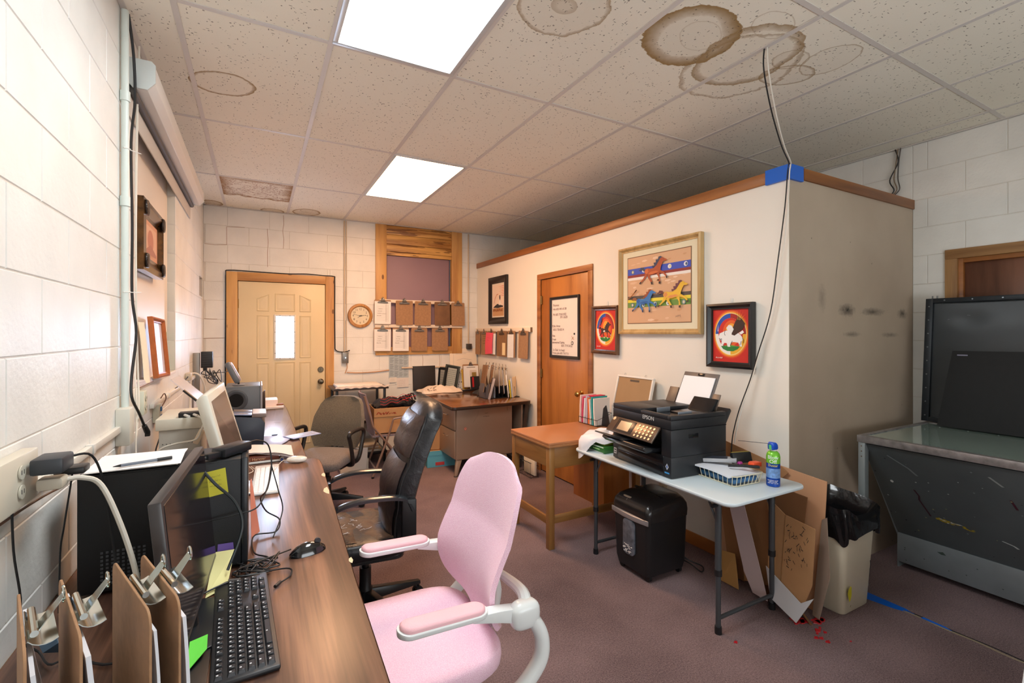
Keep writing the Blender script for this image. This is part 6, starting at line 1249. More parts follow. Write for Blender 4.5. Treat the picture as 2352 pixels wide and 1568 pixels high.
# cords at the partition corner
def curl(y): return y
cordp = [(2.138, 1.40, CEIL), (2.15, 1.41, 2.75), (2.30, 1.47, 2.62), (2.50, 1.54, 2.50), (2.64, 1.585, 2.45), (2.667, 1.60, 2.435), (2.664, 1.605, 2.38), (2.664, 1.62, 2.2), (2.655, 1.655, 1.9), (2.655, 1.70, 1.6), (2.640, 1.77, 1.35), (2.63, 1.81, 1.20), (2.60, 1.86, 1.02), (2.585, 1.885, .90), (2.58, 1.90, .80), (2.58, 1.91, .60), (2.58, 1.93, .30)]
tag(G().tube(bez(cordp, 5), .0034, 6).obj('cable', M_CABLE), 'black cable hanging from the stained ceiling down the partition corner', 'cable')
tag(G().tube(bez([(p[0]-.002+.004*math.sin(i*1.7), p[1]-.016-.006*math.sin(i), p[2]-.002*(i < 6)) for i, p in enumerate(cordp[:15])], 5), .0034, 6).obj('cable', M_WCABLE), 'white cable twisted beside the black one down the partition corner', 'cable')
for k, (o1, c_, lb) in enumerate(((0, M_CABLE, 'black cable loop hanging from the ceiling against the right wall'), (.018, mat('brown_cable2', (132, 112, 92), .5), 'tan cable loop hanging beside the black one on the right wall'), (.034, mat('grey_cable3', (90, 84, 80), .5), 'grey cable loop hanging nearest the camera on the right wall'))):
    tag(G().tube(bez([(4.17, 1.705-o1, CEIL), (4.165, 1.715-.03*(k == 0)-o1, 2.74), (4.16, 1.735-o1*1.5, 2.62), (4.165, 1.71-o1, 2.54), (4.17, 1.75-o1, 2.50)], 5), .004, 6).obj('cable', c_), lb, 'cable')

# ------------------------------------------------------------ small wooden table
M_TW = wood('table_oak', (132, 88, 42), (168, 120, 64), 2, 8, .4, .08, rings=5); M_TWY = wood('table_oak_y', (128, 86, 42), (164, 116, 62), 1, 8, .4, .08, rings=5); M_TWX = wood('table_oak_x', (128, 86, 42), (164, 116, 62), 0, 8, .4, .08, rings=5)
t = thing('wooden_table', 'small oak table with orange top and lower stretchers beside the brown door', 'table', (1.735, 2.68, 0)); W_, D_t, HT = .86, .54, .73
G().prism(rrect(0, W_, -.01, D_t, .01, 3), 2, HT-.018, HT).obj('tabletop', mat('orange_top', (182, 120, 78), .3, var=.06, vs=4), t, .003)
G().prism(rrect(-.0005, W_, -.0105, D_t+.0005, .01, 3), 2, HT-.034, HT-.0182).obj('edge_band', mat('pale_edge', (172, 116, 70), .5, var=.15, vs=18), t, .001)
for x, y in ((.03, .02), (.03, D_t-.03), (W_-.05, .02), (W_-.05, D_t-.03)): G().box(x-.022, x+.022, y-.022, y+.022, 0, HT-.035).obj('leg', M_TW, t, .003)
G().box(.052, W_-.072, .002, .022, HT-.18, HT-.035).obj('apron', M_TWX, t, .002); G().box(.012, .034, .042, D_t-.052, HT-.17, HT-.035).obj('apron', M_TWY, t, .002)
G().box(.052, W_-.072, .008, .026, .17, .225).obj('stretcher', M_TWX, t, .003); G().box(.018, .036, .042, D_t-.052, .16, .215).obj('stretcher', M_TWY, t, .003)
G().box(.53, W_-.08, .06, .44, .17, HT-.035).obj('cabinet', wood('cabinet_orange', (150, 84, 34), (186, 114, 52), 2, 4, .35, .12), t, .003)
t = thing('file_sorter', 'black wire file sorter on the oak table near the door knob', 'file sorter', (2.43, 3.07, .731)); g = G()
for k in range(7): g.tube([(-.06, -.12+.04*k, .002), (-.06, -.12+.04*k, .05), (.09, -.12+.04*k, .10), (.09, -.12+.04*k, .002)], .002, 5, loop=True)
for x, z in ((-.06, .004), (.09, .004), (-.06, .05), (.09, .10)): g.tube([(x, -.12, z), (x, .12, z)], .0025, 5)
g.obj('wire_frame', M_BLACK, t)
for k, (c_, nm, lb) in enumerate((((236, 228, 222), 'paper', 'cream papers leaning at the left end of the wire sorter on the oak table'), ((226, 84, 120), 'folder', 'pink folder in the wire sorter on the oak table'), ((236, 236, 240), 'paper', 'white papers after the pink folder in the wire sorter'), ((210, 206, 226), 'folder', 'lilac folder in the middle of the wire sorter'), ((236, 128, 72), 'folder', 'orange folder in the wire sorter on the oak table'), ((240, 238, 236), 'paper', 'white papers between orange and teal folders'), ((44, 168, 170), 'folder', 'teal folder in the wire sorter on the oak table'), ((232, 230, 226), 'paper', 'white papers at the right end of the wire sorter'))):
    q = thing(nm, lb, nm, (2.445, 3.175-.028*k, .736)); q.rotation_euler = (R(3-1*k), R(0), R(4)); g = G().sheet(lambda u, v: Vector((-.075+.17*u, .006*math.sin(v*3+k)*v, (.225-.01*(k % 3))*v)), 2, 6, .012 if nm == 'paper' else .009); g.obj('sheets', mat('f_%02x%02x%02x' % c_, c_, .65), q)
tag(G().box(2.40, 2.53, 3.04, 3.10, .958, .966).obj('folder_tab', mat('red_tab', (206, 40, 78), .5), bevel=.001), 'red plastic strip lying across the folder tops in the sorter', 'folder')
t = thing('framed_board', 'back of a white framed board with brown backing, propped by the printer', 'frame', (2.54, 2.80, .731)); t.rotation_euler = (R(0), R(14), 0)
g = G(); 
for a in ((-.20, .20, .40, .415), (-.20, .20, .15, .165), (-.20, -.186, .165, .40), (.186, .20, .165, .40)): g.box(-.012, .012, a[0], a[1], a[2], a[3])
g.obj('frame', mat('frame_white', (232, 228, 220), .4), t, .002); G().box(-.004, .002, -.187, .187, .164, .401).obj('backing_board', mat('backing_brown', (164, 132, 94), .7, var=.05), t, smooth=0); G().box(-.006, -.0045, -.05, .05, .37, .385).obj('label_strip', mat('label_dark', (88, 74, 60), .6), t, smooth=0)
for y in (-.11, .12): G().tube([(-.004, y+.008*math.cos(a), .423+.010*math.sin(a)) for a in [i*pi/5 for i in range(10)]], .0015, 5, loop=True).obj('hanging_ring', M_CHROME, t)
G().box(-.01, .0, -.20, .20, .0, .15).obj('stand_board', mat('frame_white', (232, 228, 220), .4), t, .002)
t = thing('paper_sheet', 'long white paper curling down in front of the propped frame', 'paper', (2.50, 2.70, .731)); G().sheet(lambda u, v: Vector((-.10*(1-v)**1.5-.0+.06*v, -.14+.22*u, .002+.165*v+.012*math.sin(v*pi))), 4, 10, .001).obj('sheet', M_PAPER, t)
t = thing('wedge_stand', 'dark triangular wedge stand behind the white paper', 'stand', (2.44, 2.93, .731)); G().prism([(-.05, 0), (.05, 0), (.03, .14), (.0, .17), (-.01, .14)], 0, 0, .01).obj('wedge', M_BLK2, t, .001)
# ------------------------------------------------------------ folding table
TB = .69; M_FT = mat('folding_top_white', (208, 220, 226), .35, bump=.06, bs=120); M_LEG = mat('leg_grey_metal', (84, 88, 92), .35, .6)
t = thing('folding_table', 'white plastic folding table with grey steel legs carrying the printer', 'table', (2.21, 2.02, 0))
G().prism(rrect(-.305, .305, -.615, .615, .06, 7), 2, TB-.016, TB).obj('tabletop', M_FT, t, .005, 3); G().prism(rrect(-.27, .27, -.58, .58, .05, 5), 2, TB-.034, TB-.0165).obj('rim', mat('folding_rim', (176, 180, 178), .4), t, .003)
for s_ in (-1, 1):
    y = s_*.475
    for x in (-.215, .215):
        l = G().cyl((x, y, .30), (x, y, TB-.045), .0155, n=14).cyl((x, y, .02), (x, y, .30), .0125, n=14).obj('leg', M_LEG, t)
        G().cyl((x, y, 0), (x, y, .035), .017, n=12).obj('rubber_foot', M_BLACK, l); G().cyl((x, y, .285), (x, y, .315), .018, n=12).obj('collar', M_BLACK, l)
    G().cyl((-.215, y, .075), (.215, y, .075), .010, n=10).obj('crossbar', M_LEG, t); G().cyl((-.26, y, TB-.055), (.26, y, TB-.055), .010, n=10).obj('top_bar', M_BLACK, t)
    br = G(); br.box(-.006, .006, -.006, .006, 0, 1); 
    for x in (-.215, .215): G().tube([(x, y, TB-.16), (x, y-s_*.055, TB-.05)], .006, 6).box(x-.004, x+.004, y-.012, y+.012, TB-.20, TB-.145).obj('brace', mat('galvanized', (120, 128, 132), .3, .8), t)
# plastic bag, green boxes
t = thing('paper_ream_box', 'green and white paper ream pack on the folding table under the bag', 'box', (2.13, 2.50, TB+.001)); M_GRN = mat('green_pack', (52, 110, 48), .3, var=.1)
G().box(-.15, .14, -.11, .10, 0, .045).obj('pack', M_GRN, t, .004); G().box(-.13, .12, -.09, .09, .0455, .062).obj('upper_pack', mat('olive_pack', (120, 140, 50), .35, var=.2), t, .004)
cv = Canvas((-.1505, .10, 0), (0, -.21, 0), (0, 0, .045)); cv.rect(.04, .96, .04, .12, (226, 232, 226)); cv.rect(.04, .96, .80, .95, (220, 230, 214), False); cv.poly(ell(.10, .5, .04, .22, 16), (176, 216, 196), False); cv.rect(.45, .78, .42, .56, (196, 226, 150), False); cv.out('printing', t)
t = thing('plastic_bag', 'crumpled white plastic shopping bag drooping off the table end', 'bag', (2.14, 2.52, TB+.065)); M_BAG = mat('bag_white', (238, 234, 236), .35, bump=.5, bs=30)
def bag(u, v):
    a = u*2*pi; rr = math.sin(v*pi/2)**.7; x = -.02+(.19+.02*math.sin(a*3))*rr*math.cos(a); y = (.15+.02*math.sin(a*2+1))*rr*math.sin(a)
    z = .055*math.cos(v*pi/2)**.7*(1+.15*math.sin(a*4))+.006*math.sin(a*7+v*9)
    if v > .82 and math.cos(a-2.6) > .6: z -= (v-.82)/.18*.13*(math.cos(a-2.6)-.6)/.4; x -= .015
    return Vector((x, y, z))
G().sheet(bag, 48, 14).obj('film', M_BAG, t, smooth=80); G().cushion((.02, -.075, .03), (.16, .07, .045), .8, .7, 18, 8, bend=lambda p: p+Vector((0, 0, .004*math.sin(p.x*90)))).obj('orange_contents', mat('orange_bread', (232, 176, 116), .6, bump=.5, bs=30), t)
# ------------------------------------------------------------ printer
t = thing('printer', 'black multifunction inkjet printer with tilted touch panel and paper feeder', 'printer', (2.175, 2.045, TB+.001)); t.rotation_euler = (0, 0, R(-4))
M_PB = mat('printer_black', (29, 31, 35), .42, bump=.08, bs=400); M_PB2 = mat('printer_gloss', (22, 23, 26), .18); hx, hy, H = .205, .255, .345
# body with a paper mouth opening on the -x side
g = G(); g.box(-hx, hx, -hy, hy, .004, .115); g.box(-hx+.14, hx, -hy+.075, hy-.055, .115, .265); g.box(-hx, hx, -hy, -hy+.075, .115, .265); g.box(-hx, hx, hy-.055, hy, .115, .265); g.box(-hx, hx, -hy, hy, .265, H-.03)
g.obj('body', M_PB, t, .003)
G().box(-hx-.001, hx+.001, -hy-.001, hy+.001, .262, .266).obj('seam', M_PB2, t, smooth=0)
g = G().box(-hx, -hx+.17, hy-.26, hy, H-.03, H).box(-hx+.17, hx, hy-.26, hy, H-.03, H-.002); g.box(-hx, hx, -hy, -hy+.03, H-.03, H-.006).box(-hx, -hx+.03, -hy+.03, hy-.26, H-.03, H-.006); g.obj('scanner_lid', M_PB, t, .005)
G().box(-hx+.03, hx-.02, -hy+.03, hy-.26, H-.03, H-.026).obj('feeder_bed', M_PB2, t, smooth=0)
for y in (-.03, -.20): G().box(-.10, .0, y, y+.006, H-.026, H+.002).obj('paper_guide', mat('guide_grey', (118, 126, 136), .3), t, .002)
G().prism([(-.02, H-.026), (.14, H-.026), (.19, H+.055), (.17, H+.06), (.115, H-.012), (-.02, H-.018)], 1, -.22, -.05).obj('feeder_flap', M_PB2, t, .003)
# tilted control panel
Mp = Matrix.Translation((-hx-.002, 0, .262)) @ Matrix.Rotation(R(40), 4, 'Y')
cp = G().box(-.012, .0, -.185, .225, -.105, .0, Mp).obj('control_panel', mat('panel_bronze', (98, 82, 70), .3, .6), t, .004)
G().box(-.0135, -.012, .0, .165, -.095, -.010, Mp).obj('screen_bezel', mat('bezel_brown', (50, 40, 36), .25), cp, .001); G().box(-.0150, -.0136, .03, .135, -.082, -.022, Mp).obj('touch_screen', mat('touch_screen', (150, 122, 92), .15), cp, smooth=0)
g = G()
for i in range(5):
    for j in range(4): a = Mp @ Vector((-.012, -.035-.030*i, -.022-.022*j)); b = Mp @ Vector((-.0145, -.035-.030*i, -.022-.022*j)); g.cyl(a, b, .0075, n=10)
g.obj('button', mat('button_grey', (150, 136, 120), .3, .4), cp)
G().cyl(Mp @ Vector((-.012, .205, -.018)), Mp @ Vector((-.014, .205, -.018)), .012, n=16).obj('power_button', mat('button_grey', (150, 136, 120), .3, .4), cp)
# output tray
tr = G(); tr.add([], []); tr.prism([(-hx-.115, .150), (-hx-.105, .165), (-hx-.02, .150), (.0, .150), (.0, .142), (-hx, .128), (-hx-.09, .128)], 1, -.165, .215); tr.obj('output_tray', M_PB2, t, .004)
G().prism([(-hx-.17, .185), (-hx-.165, .192), (-hx-.085, .168), (-hx-.085, .160)], 1, .05, .215).obj('tray_extension', M_PB, t, .003)
G().box(-hx-.11, -hx-.03, .02, .16, .162, .168).obj('tray_stopper', M_PB, t, .002)
for z in (.012, .066): G().box(-hx-.004, -hx, -.20, .20, z, z+.048).obj('cassette', M_PB2, t, .003)
G().box(-.08, -.01, -hy-.002, -hy, .21, .235).obj('side_slot', M_PB2, t, .001); G().box(.05, .16, -hy-.002, -hy, .0, .035).obj('side_notch', M_PB2, t, .001)
txt('EPSON', .032, (-hx-.0012, -.075+.05, H-.052), (0, -1, 0), (0, 0, 1), mat('lettering_silver', (208, 208, 206), .3), t, 'brand_lettering')
cv = Canvas((-hx-.0006, -.205, .004), (0, -.04, 0), (0, 0, .08)); cv.poly([(.5, .95), (.8, .72), (.5, .50), (.2, .72)], (200, 204, 210)); cv.poly([(.5, .86), (.66, .72), (.5, .60), (.34, .72)], (46, 90, 160)); cv.rect(.05, .95, .26, .36, (60, 150, 214)); cv.out('sticker', t)
cv = Canvas((-hx-.0006, .244, .03), (0, -.025, 0), (0, 0, .035)); cv.rect(0, 1, 0, 1, (214, 216, 216)); cv.rect(.15, .85, .55, .85, (50, 52, 56)); cv.rect(.15, .85, .15, .40, (90, 92, 96), False); cv.out('sticker', t)
# rear feeder with paper
Mr = Matrix.Translation((hx-.02, .02, H-.02)) @ Matrix.Rotation(R(24), 4, 'Y')
rf = G().box(.004, .012, -.16, .12, -.03, .235, Mr).obj('rear_support', mat('support_grey', (96, 90, 88), .4), t, .004)
G().box(-.004, .0, -.145, .105, -.02, .205, Mr).obj('paper', mat('printer_paper', (240, 242, 246), .6), t, smooth=0)
G().box(.0, .008, -.215, -.16, -.03, .11, Mr).box(.0, .008, .12, .20, -.03, .12, Mr).obj('edge_guide', mat('guide_brown', (104, 88, 76), .4), t, .003); G().box(.0, .003, -.05, .0, .212, .228, Mr).obj('tab', M_PB2, t, .001)
G().prism([(hx, .22), (hx+.03, .24), (hx+.085, .33), (hx+.075, .345), (hx, .30)], 1, -.22, .16).obj('rear_tray', M_PB, t, .004)
# basket with cables and cartridges
t = thing('wire_basket', 'small cream wire basket filled with paper and cartridges beside the printer', 'basket', (2.245, 1.68, TB+.001)); t.rotation_euler = (0, 0, R(-4)); M_WIRE = mat('cream_wire', (222, 214, 184), .35); g = G()
def lp(z, k): return [(x*k, y*k, z) for x, y in rrect(-.105, .105, -.135, .135, .02, 3)]
for z, k in ((.003, .93), (.055, 1.03)): g.tube(lp(z, k), .0025, 5, loop=True)
for i in range(9):
    for s_ in (-1, 1): y = -.12+.03*i; g.tube([(s_*.098, y*.93, .003), (s_*.108, y*1.03, .055)], .0018, 5)
for i in range(7):
    for s_ in (-1, 1): x = -.09+.03*i; g.tube([(x*.93, s_*.126, .003), (x*1.03, s_*.139, .055)], .0018, 5)
g.obj('wire_frame', M_WIRE, t)
t = thing('paper_pad', 'white folded papers spilling over the rim of the wire basket', 'paper', (2.245, 1.68, TB+.012)); t.rotation_euler = (0, 0, R(-4))
G().sheet(lambda u, v: Vector((-.13+.23*u, -.12+.28*v, .048+.010*math.sin(v*pi)-.010*u+.02*max(0, v-.7)-.02*max(0, .15-u))), 8, 8, .008).obj('sheets', mat('paper_cool', (226, 230, 238), .7), t); G().box(-.09, .09, -.115, .12, .0, .022).obj('booklet', mat('blue_booklet', (62, 110, 156), .4, var=.4, vs=25), t, .003)
t = thing('ink_cartridge', 'grey ink cartridge box lying crosswise on the basket papers', 'cartridge', (2.255, 1.735, TB+.079)); t.rotation_euler = (0, R(-5), R(-55)); G().box(-.085, .085, -.032, .032, 0, .020).obj('case', mat('cart_grey', (172, 174, 178), .35), t, .003); G().box(-.075, .04, -.028, .028, .0202, .022).obj('label_plate', mat('cart_dark', (56, 60, 72), .35), t, smooth=0)
t = thing('flat_case', 'black flat case standing in the back of the basket', 'case', (2.335, 1.66, TB+.075)); t.rotation_euler = (R(-18), 0, R(-15)); G().box(-.055, .065, -.012, .012, 0, .058).obj('case_body', M_BLACK, t, .005); G().box(-.05, .06, -.004, .004, .0585, .0615).obj('yellow_edge', mat('edge_gold', (170, 150, 60), .5), t, smooth=0)
t = thing('hand_tool', 'orange tipped tool and magenta scissors lying on the basket papers', 'tool', (2.27, 1.60, TB+.076)); G().tube([(-.06, .05, .006), (-.01, .01, .008), (.05, -.055, .008)], .008, 8).obj('handle', M_BLACK, t); G().prism([(.03, -.035), (.085, -.045), (.085, -.01), (.045, .0), (.02, -.01)], 2, .004, .028).obj('orange_tip', mat('orange_red', (240, 84, 40), .45), t, .003); G().cushion((-.005, .02, .016), (.03, .02, .022), .6, .6, 12, 6).obj('magenta_grip', mat('magenta', (168, 50, 130), .4), t)
# duster can
t = thing('spray_can', 'blue and green compressed air duster can with blue trigger cap', 'spray can', (2.345, 1.487, TB+.001))
def ring_at(r_, z): return (r_, z)
G().lathe([(.030, 0), (.0325, .003), (.0325, .118)], 32).obj('can_body', mat('can_blue', (26, 74, 168), .25, .3), t); G().lathe([(.0325, .1185), (.0325, .150), (.030, .165), (.022, .176), (.014, .180)], 32).obj('green_band', mat('can_green', (120, 196, 60), .25, .2), t)
G().lathe([(.0145, .1802), (.0145, .188), (.008, .189)], 20).obj('collar', M_WHITE, t)
G().prism([(-.024, .186), (.016, .184), (.022, .195), (.018, .212), (.004, .224), (-.018, .226), (-.026, .214)], 1, -.016, .016).obj('trigger_cap', mat('cap_blue', (36, 84, 196), .3), t, .006, 3); G().prism([(-.026, .188), (-.018, .186), (-.020, .208), (-.029, .214)], 1, -.007, .007).obj('trigger', mat('trigger_green', (96, 196, 110), .35), t, .002)
G().cyl((-.024, 0, .218), (-.12, .115, .222), .0013, n=6).obj('straw', mat('straw_dark', (60, 60, 62), .4), t)
ca = Vector((-.86, -.51, 0)).normalized(); rv = Vector((.51, -.86, 0))*1.0
def can_txt(s_, size, z, m, nm='lettering'):
    ob = txt(s_, size, (0, 0, z), (1, 0, 0), (0, 0, 1), m, t, nm, .0002, 'CENTER'); me = ob.data
    for v in me.vertices: a = v.co.x/.0325; d_ = .0329+(-v.co.y)*.3; v.co = (ca*(d_*math.cos(a)))+(rv.normalized()*(d_*math.sin(a)))+Vector((0, 0, v.co.z))
    me.update()
can_txt('Blow', .026, .142, mat('can_white', (240, 242, 244), .4)); can_txt('Off', .026, .121, mat('can_white', (240, 242, 244), .4)); can_txt('Duster', .0165, .104, mat('can_yellow', (240, 220, 60), .4))
for z, s_ in ((.030, 'REMOVES DUST'), (.023, 'DIRT & LINT'), (.016, 'NET WT 10 OZ')): can_txt(s_, .0075, z, mat('can_white', (240, 242, 244), .4), 'fine_print')
G().lathe([(.03265, .045), (.0328, .050), (.0328, .088), (.03265, .093)], 32, cap=False).obj('pale_band', mat('can_pale', (120, 160, 216), .3, var=.4, vs=60), t)
# shredder
t = thing('paper_shredder', 'black paper shredder with silver band and clear bin window', 'shredder', (2.165, 2.175, 0)); M_SD = mat('shredder_black', (26, 26, 28), .38, bump=.06, bs=300)
def rr(x0, x1, y0, y1, z, r_=.04): return [(x, y, z) for x, y in rrect(x0, x1, y0, y1, r_, 4)]
G().loft([rr(-.15, .16, -.135, .135, .035, .03), rr(-.158, .165, -.145, .145, .08, .03), rr(-.165, .17, -.155, .155, .36, .03)]).obj('bin', M_SD, t, smooth=50)
G().loft([rr(-.168, .173, -.158, .158, .361, .03), rr(-.170, .175, -.16, .16, .40, .03), rr(-.165, .172, -.155, .155, .435, .03), rr(-.14, .16, -.14, .14, .462, .03), rr(-.09, .145, -.11, .115, .482, .03), rr(-.03, .11, -.08, .08, .490, .03)]).obj('cutter_head', mat('shredder_gloss', (34, 32, 32), .22), t, smooth=70)
G().box(-.02, .0, -.115, .115, .486, .492).obj('paper_slot', mat('slot_black', (8, 8, 8), .5), t, .001)
g = G().loft([[(-.172, -.158, .352), (-.176, -.05, .345), (-.176, .05, .345), (-.172, .158, .352)][::1]+[(-.166, .158, .352), (-.166, -.158, .352)], [(-.172, -.158, .380), (-.176, -.05, .373), (-.176, .05, .373), (-.172, .158, .380), (-.166, .158, .380), (-.166, -.158, .380)]]); g.obj('silver_band', mat('silver_band', (168, 166, 168), .3, .6), t, .001)
wnd = [(y, z) for y, z in rrect(-.045, .055, .125, .34, .03, 5)]; G().prism(wnd, 0, -.172, -.158).obj('bin_window', mat('shred_window', (96, 102, 112), .12, var=.5, vs=25, coat=.5), t, .002)
g = G(); r = random.Random(3)
for k in range(40): y, z = r.uniform(-.03, .045), .135+r.random()*.05; g.box(-.1735, -.1722, y, y+.008, z, z+.003, Matrix.Identity(4))
g.obj('paper_shreds', M_PAPER, t, smooth=0)
G().cyl((-.155, .04, .447), (-.148, .04, .455), .001, n=4).cushion((-.135, .05, .460), (.018, .07, .012), .4, .5, 14, 6).obj('switch', mat('switch_silver', (196, 180, 160), .25, .6), t)
for x, y in ((-.12, -.11), (-.12, .11), (.13, -.11), (.13, .11)): G().cyl((x-.01, y, .02), (x+.01, y, .02), .020, n=14).cyl((x, y, .02), (x, y, .04), .008, n=8).obj('caster', M_BLACK, t)
tag(G().tube(bez([(2.34, 2.13, .10), (2.42, 2.10, .03), (2.46, 2.02, .012), (2.40, 1.98, .01), (2.36, 2.04, .05), (2.40, 2.2, .02), (2.5, 2.4, .012), (2.66, 2.55, .3)], 6), .004, 6).obj('cable', M_CABLE), 'black shredder cord trailing on the carpet towards the wall outlet', 'cable')
t = thing('power_outlet', 'cream wall outlet on the partition under the folding table', 'outlet', (PX, 2.55, .34)); G().box(-.008, -.0005, -.038, .038, -.06, .06).obj('plate', mat('outlet_cream', (206, 190, 158), .4), t, .002)
for z in (-.022, .022): G().box(-.0095, -.0082, -.012, .012, z-.012, z+.012).obj('socket', mat('socket_dark', (150, 132, 104), .5), t, .001)
tag(G().tube(bez([(2.60, 2.10, .655), (2.50, 2.05, .60), (2.38, 2.0, .585), (2.28, 1.93, .60), (2.27, 1.90, .63)], 6), .008, 6).obj('strap', mat('grey_strap', (96, 104, 108), .5)), 'grey cable loop hanging under the folding table', 'cable')
# ------------------------------------------------------------ cardboard leaning at the corner
def card(label, pts, th, m, cat='cardboard', name='cardboard_sheet', crease=None, bev=.0008):
    P = [Vector(p) for p in pts]; N = (P[1]-P[0]).cross(P[2]-P[0]).normalized()*th; t = thing(name, label, cat, tuple(P[0]))
    g = G().loft([[p-P[0] for p in P], [p-P[0]+N for p in P]]); g.obj('sheet', m, t, bev, 1, 20)
    if crease:
        g = G()
        for a, b in crease: g.tube([Vector(a)-P[0], Vector(b)-P[0]], .0022, 5)
        g.obj('crease', M_CARD2, t)
    return t
M_CB = mat('cardboard_tan', (200, 150, 112), .8, var=.06, vs=4); M_CB2 = mat('cardboard_brown', (158, 112, 72), .8, var=.08, vs=4); M_CBP = mat('card_white', (196, 196, 200), .6, var=.04); M_CBL = mat('card_lilac', (190, 172, 172), .6)
card('large tan cardboard sheet leaning past the partition corner by the bin', [(2.625, 2.02, .80), (2.625, 1.74, .735), (2.625, 1.37, .70), (2.575, 1.38, .02), (2.575, 1.98, .02)], .006, M_CB, crease=[((2.617, 1.375, .45), (2.615, 1.90, .58)), ((2.625, 1.38, .60), (2.622, 1.95, .70))])
card('rumpled torn cardboard flap folded over the large tan sheet top', [(2.60, 2.02, .81), (2.60, 1.60, .725), (2.598, 1.56, .70), (2.585, 1.60, .655), (2.58, 2.0, .70)], .006, M_CB2)
card('tall narrow brown cardboard strip standing behind the folding table leg', [(2.60, 2.06, .80), (2.60, 1.98, .80), (2.53, 1.78, .01), (2.53, 1.88, .01)], .006, M_CB2)
card('folded brown cardboard panel leaning under the table, left of the bin', [(2.56, 1.83, .60), (2.56, 1.66, .56), (2.47, 1.56, .10), (2.47, 1.74, .05)], .006, M_CB2)
card('dark brown cardboard panel standing behind the far right table leg', [(2.585, 1.68, .62), (2.585, 1.45, .60), (2.50, 1.46, .01), (2.50, 1.70, .01)], .006, mat('cardboard_deep', (134, 92, 58), .8, var=.1))
card('long lilac grey card strip leaning between the table legs', [(2.48, 1.875, .56), (2.48, 1.77, .56), (2.43, 1.60, .13), (2.42, 1.565, .03), (2.43, 1.66, .03), (2.44, 1.72, .12)], .004, M_CBL)
card('small brown cardboard corner lying below the lilac strip', [(2.47, 1.92, .16), (2.47, 1.80, .18), (2.42, 1.74, .01), (2.42, 1.86, .01)], .005, mat('cardboard_ochre', (164, 120, 66), .8))
t = card('creased cardboard piece with black marker writing beside the trash bin', [(2.51, 1.60, .55), (2.505, 1.52, .50), (2.50, 1.36, .48), (2.47, 1.36, .20), (2.45, 1.40, .06), (2.46, 1.52, .12), (2.47, 1.60, .10)], .005, mat('cardboard_sand', (178, 134, 92), .8, var=.08), crease=[((2.50, 1.515, .50), (2.455, 1.515, .13))])
cv = Canvas(Vector((2.458, 1.50, .20))-Vector((2.51, 1.60, .55)), (0, -.13, 0), (.024, 0, .28))
r = random.Random(31)
for k in range(46): x, y = r.random()*.9, .15+r.random()*.8; cv.stroke([(x, y), (x+r.uniform(-.12, .12), y+r.uniform(-.09, .09))], .014, (30, 26, 24))
cv.out('marker_writing', t)
card('whitish card leaning low in front of the written cardboard', [(2.46, 1.60, .20), (2.44, 1.40, .10), (2.43, 1.33, .16), (2.40, 1.40, .01), (2.42, 1.55, .06)], .003, M_CBP)
card('torn grey cardboard edge standing against the trash bin', [(2.60, 1.385, .50), (2.60, 1.36, .52), (2.55, 1.32, .24), (2.53, 1.36, .01), (2.54, 1.40, .01)], .004, mat('card_greybrown', (150, 128, 112), .8))
card('narrow cardboard sliver lying on the carpet near the red paint', [(2.585, 1.61, .07), (2.58, 1.585, .075), (2.455, 1.365, .004), (2.47, 1.36, .001)], .004, M_CB2)
# red paint drops on the carpet (spilt, with a slight thickness)
t = thing('paint_spill', 'spots of dried red paint on the carpet by the cardboard', 'paint spill', (2.45, 1.36, 0)); g = G(); r = random.Random(14)
for (x, y, s_) in ((2.442, 1.418, .040), (2.46, 1.40, .025), (2.536, 1.367, .035), (2.515, 1.36, .022), (2.555, 1.36, .018), (2.447, 1.323, .018), (2.464, 1.297, .010), (2.382, 1.294, .012), (2.40, 1.28, .012), (2.42, 1.31, .008), (2.40, 1.25, .012), (2.48, 1.33, .008), (2.01, 1.459, .010), (2.50, 1.20, .006)):
    G().loft([[(x-2.45+s_*k*(1+.35*math.sin(a*3+x*50))*math.cos(a), y-1.36+s_*k*.7*(1+.3*math.sin(a*4+y*40))*math.sin(a), z) for a in [i*pi/8 for i in range(16)]] for k, z in ((1, .0005), (.9, .004))]).obj('paint', mat('red_paint', (176, 22, 34), .35), t)
# ------------------------------------------------------------ trash bin
t = thing('trash_bin', 'cream square waste bin with yellow paint marks and black liner', 'trash bin', (2.815, 1.435, 0)); M_BIN = mat('bin_cream', (222, 214, 192), .4, var=.05, vs=6, bump=.04)
def rb(h_, w_, z, r_=.03): return [(x, y, z) for x, y in rrect(-h_, h_, -w_, w_, r_, 5)]
g = G().loft([rb(.125, .105, .0), rb(.13, .11, .008), rb(.155, .135, .47), rb(.162, .142, .475), rb(.162, .142, .49), rb(.15, .13, .49), rb(.125, .10, .10)], cap=False); g.add(rb(.125, .105, .004), [tuple(range(24))]); g.obj('bin_body', M_BIN, t, smooth=50)
def liner(u, v):
    a = u*2*pi; c_, s_ = math.cos(a), math.sin(a); sp = lambda q: math.copysign(abs(q)**.32, q); top = .555+.02*math.sin(a*2+1)+.008*math.sin(a*5)
    if v < .5: q = v/.5; ex = .005*math.sin(a*13+q*4)+.006*math.sin(a*7); hem = .405+.020*math.sin(a*3)+.010*math.sin(a*8); z = hem+(top-hem)*q; w1, w2 = .176+ex+.004*math.sin(q*pi), .157+ex+.004*math.sin(q*pi)
    else: q = (v-.5)/.5; z = top-.42*q; w1, w2 = (.174-.042*min(1, q*5)-.02*q+.006*math.sin(a*9)*q)*(1-q**8*.98), (.155-.042*min(1, q*5)-.02*q+.005*math.sin(a*9)*q)*(1-q**8*.98)
    return Vector((w1*sp(c_), w2*sp(s_), z))
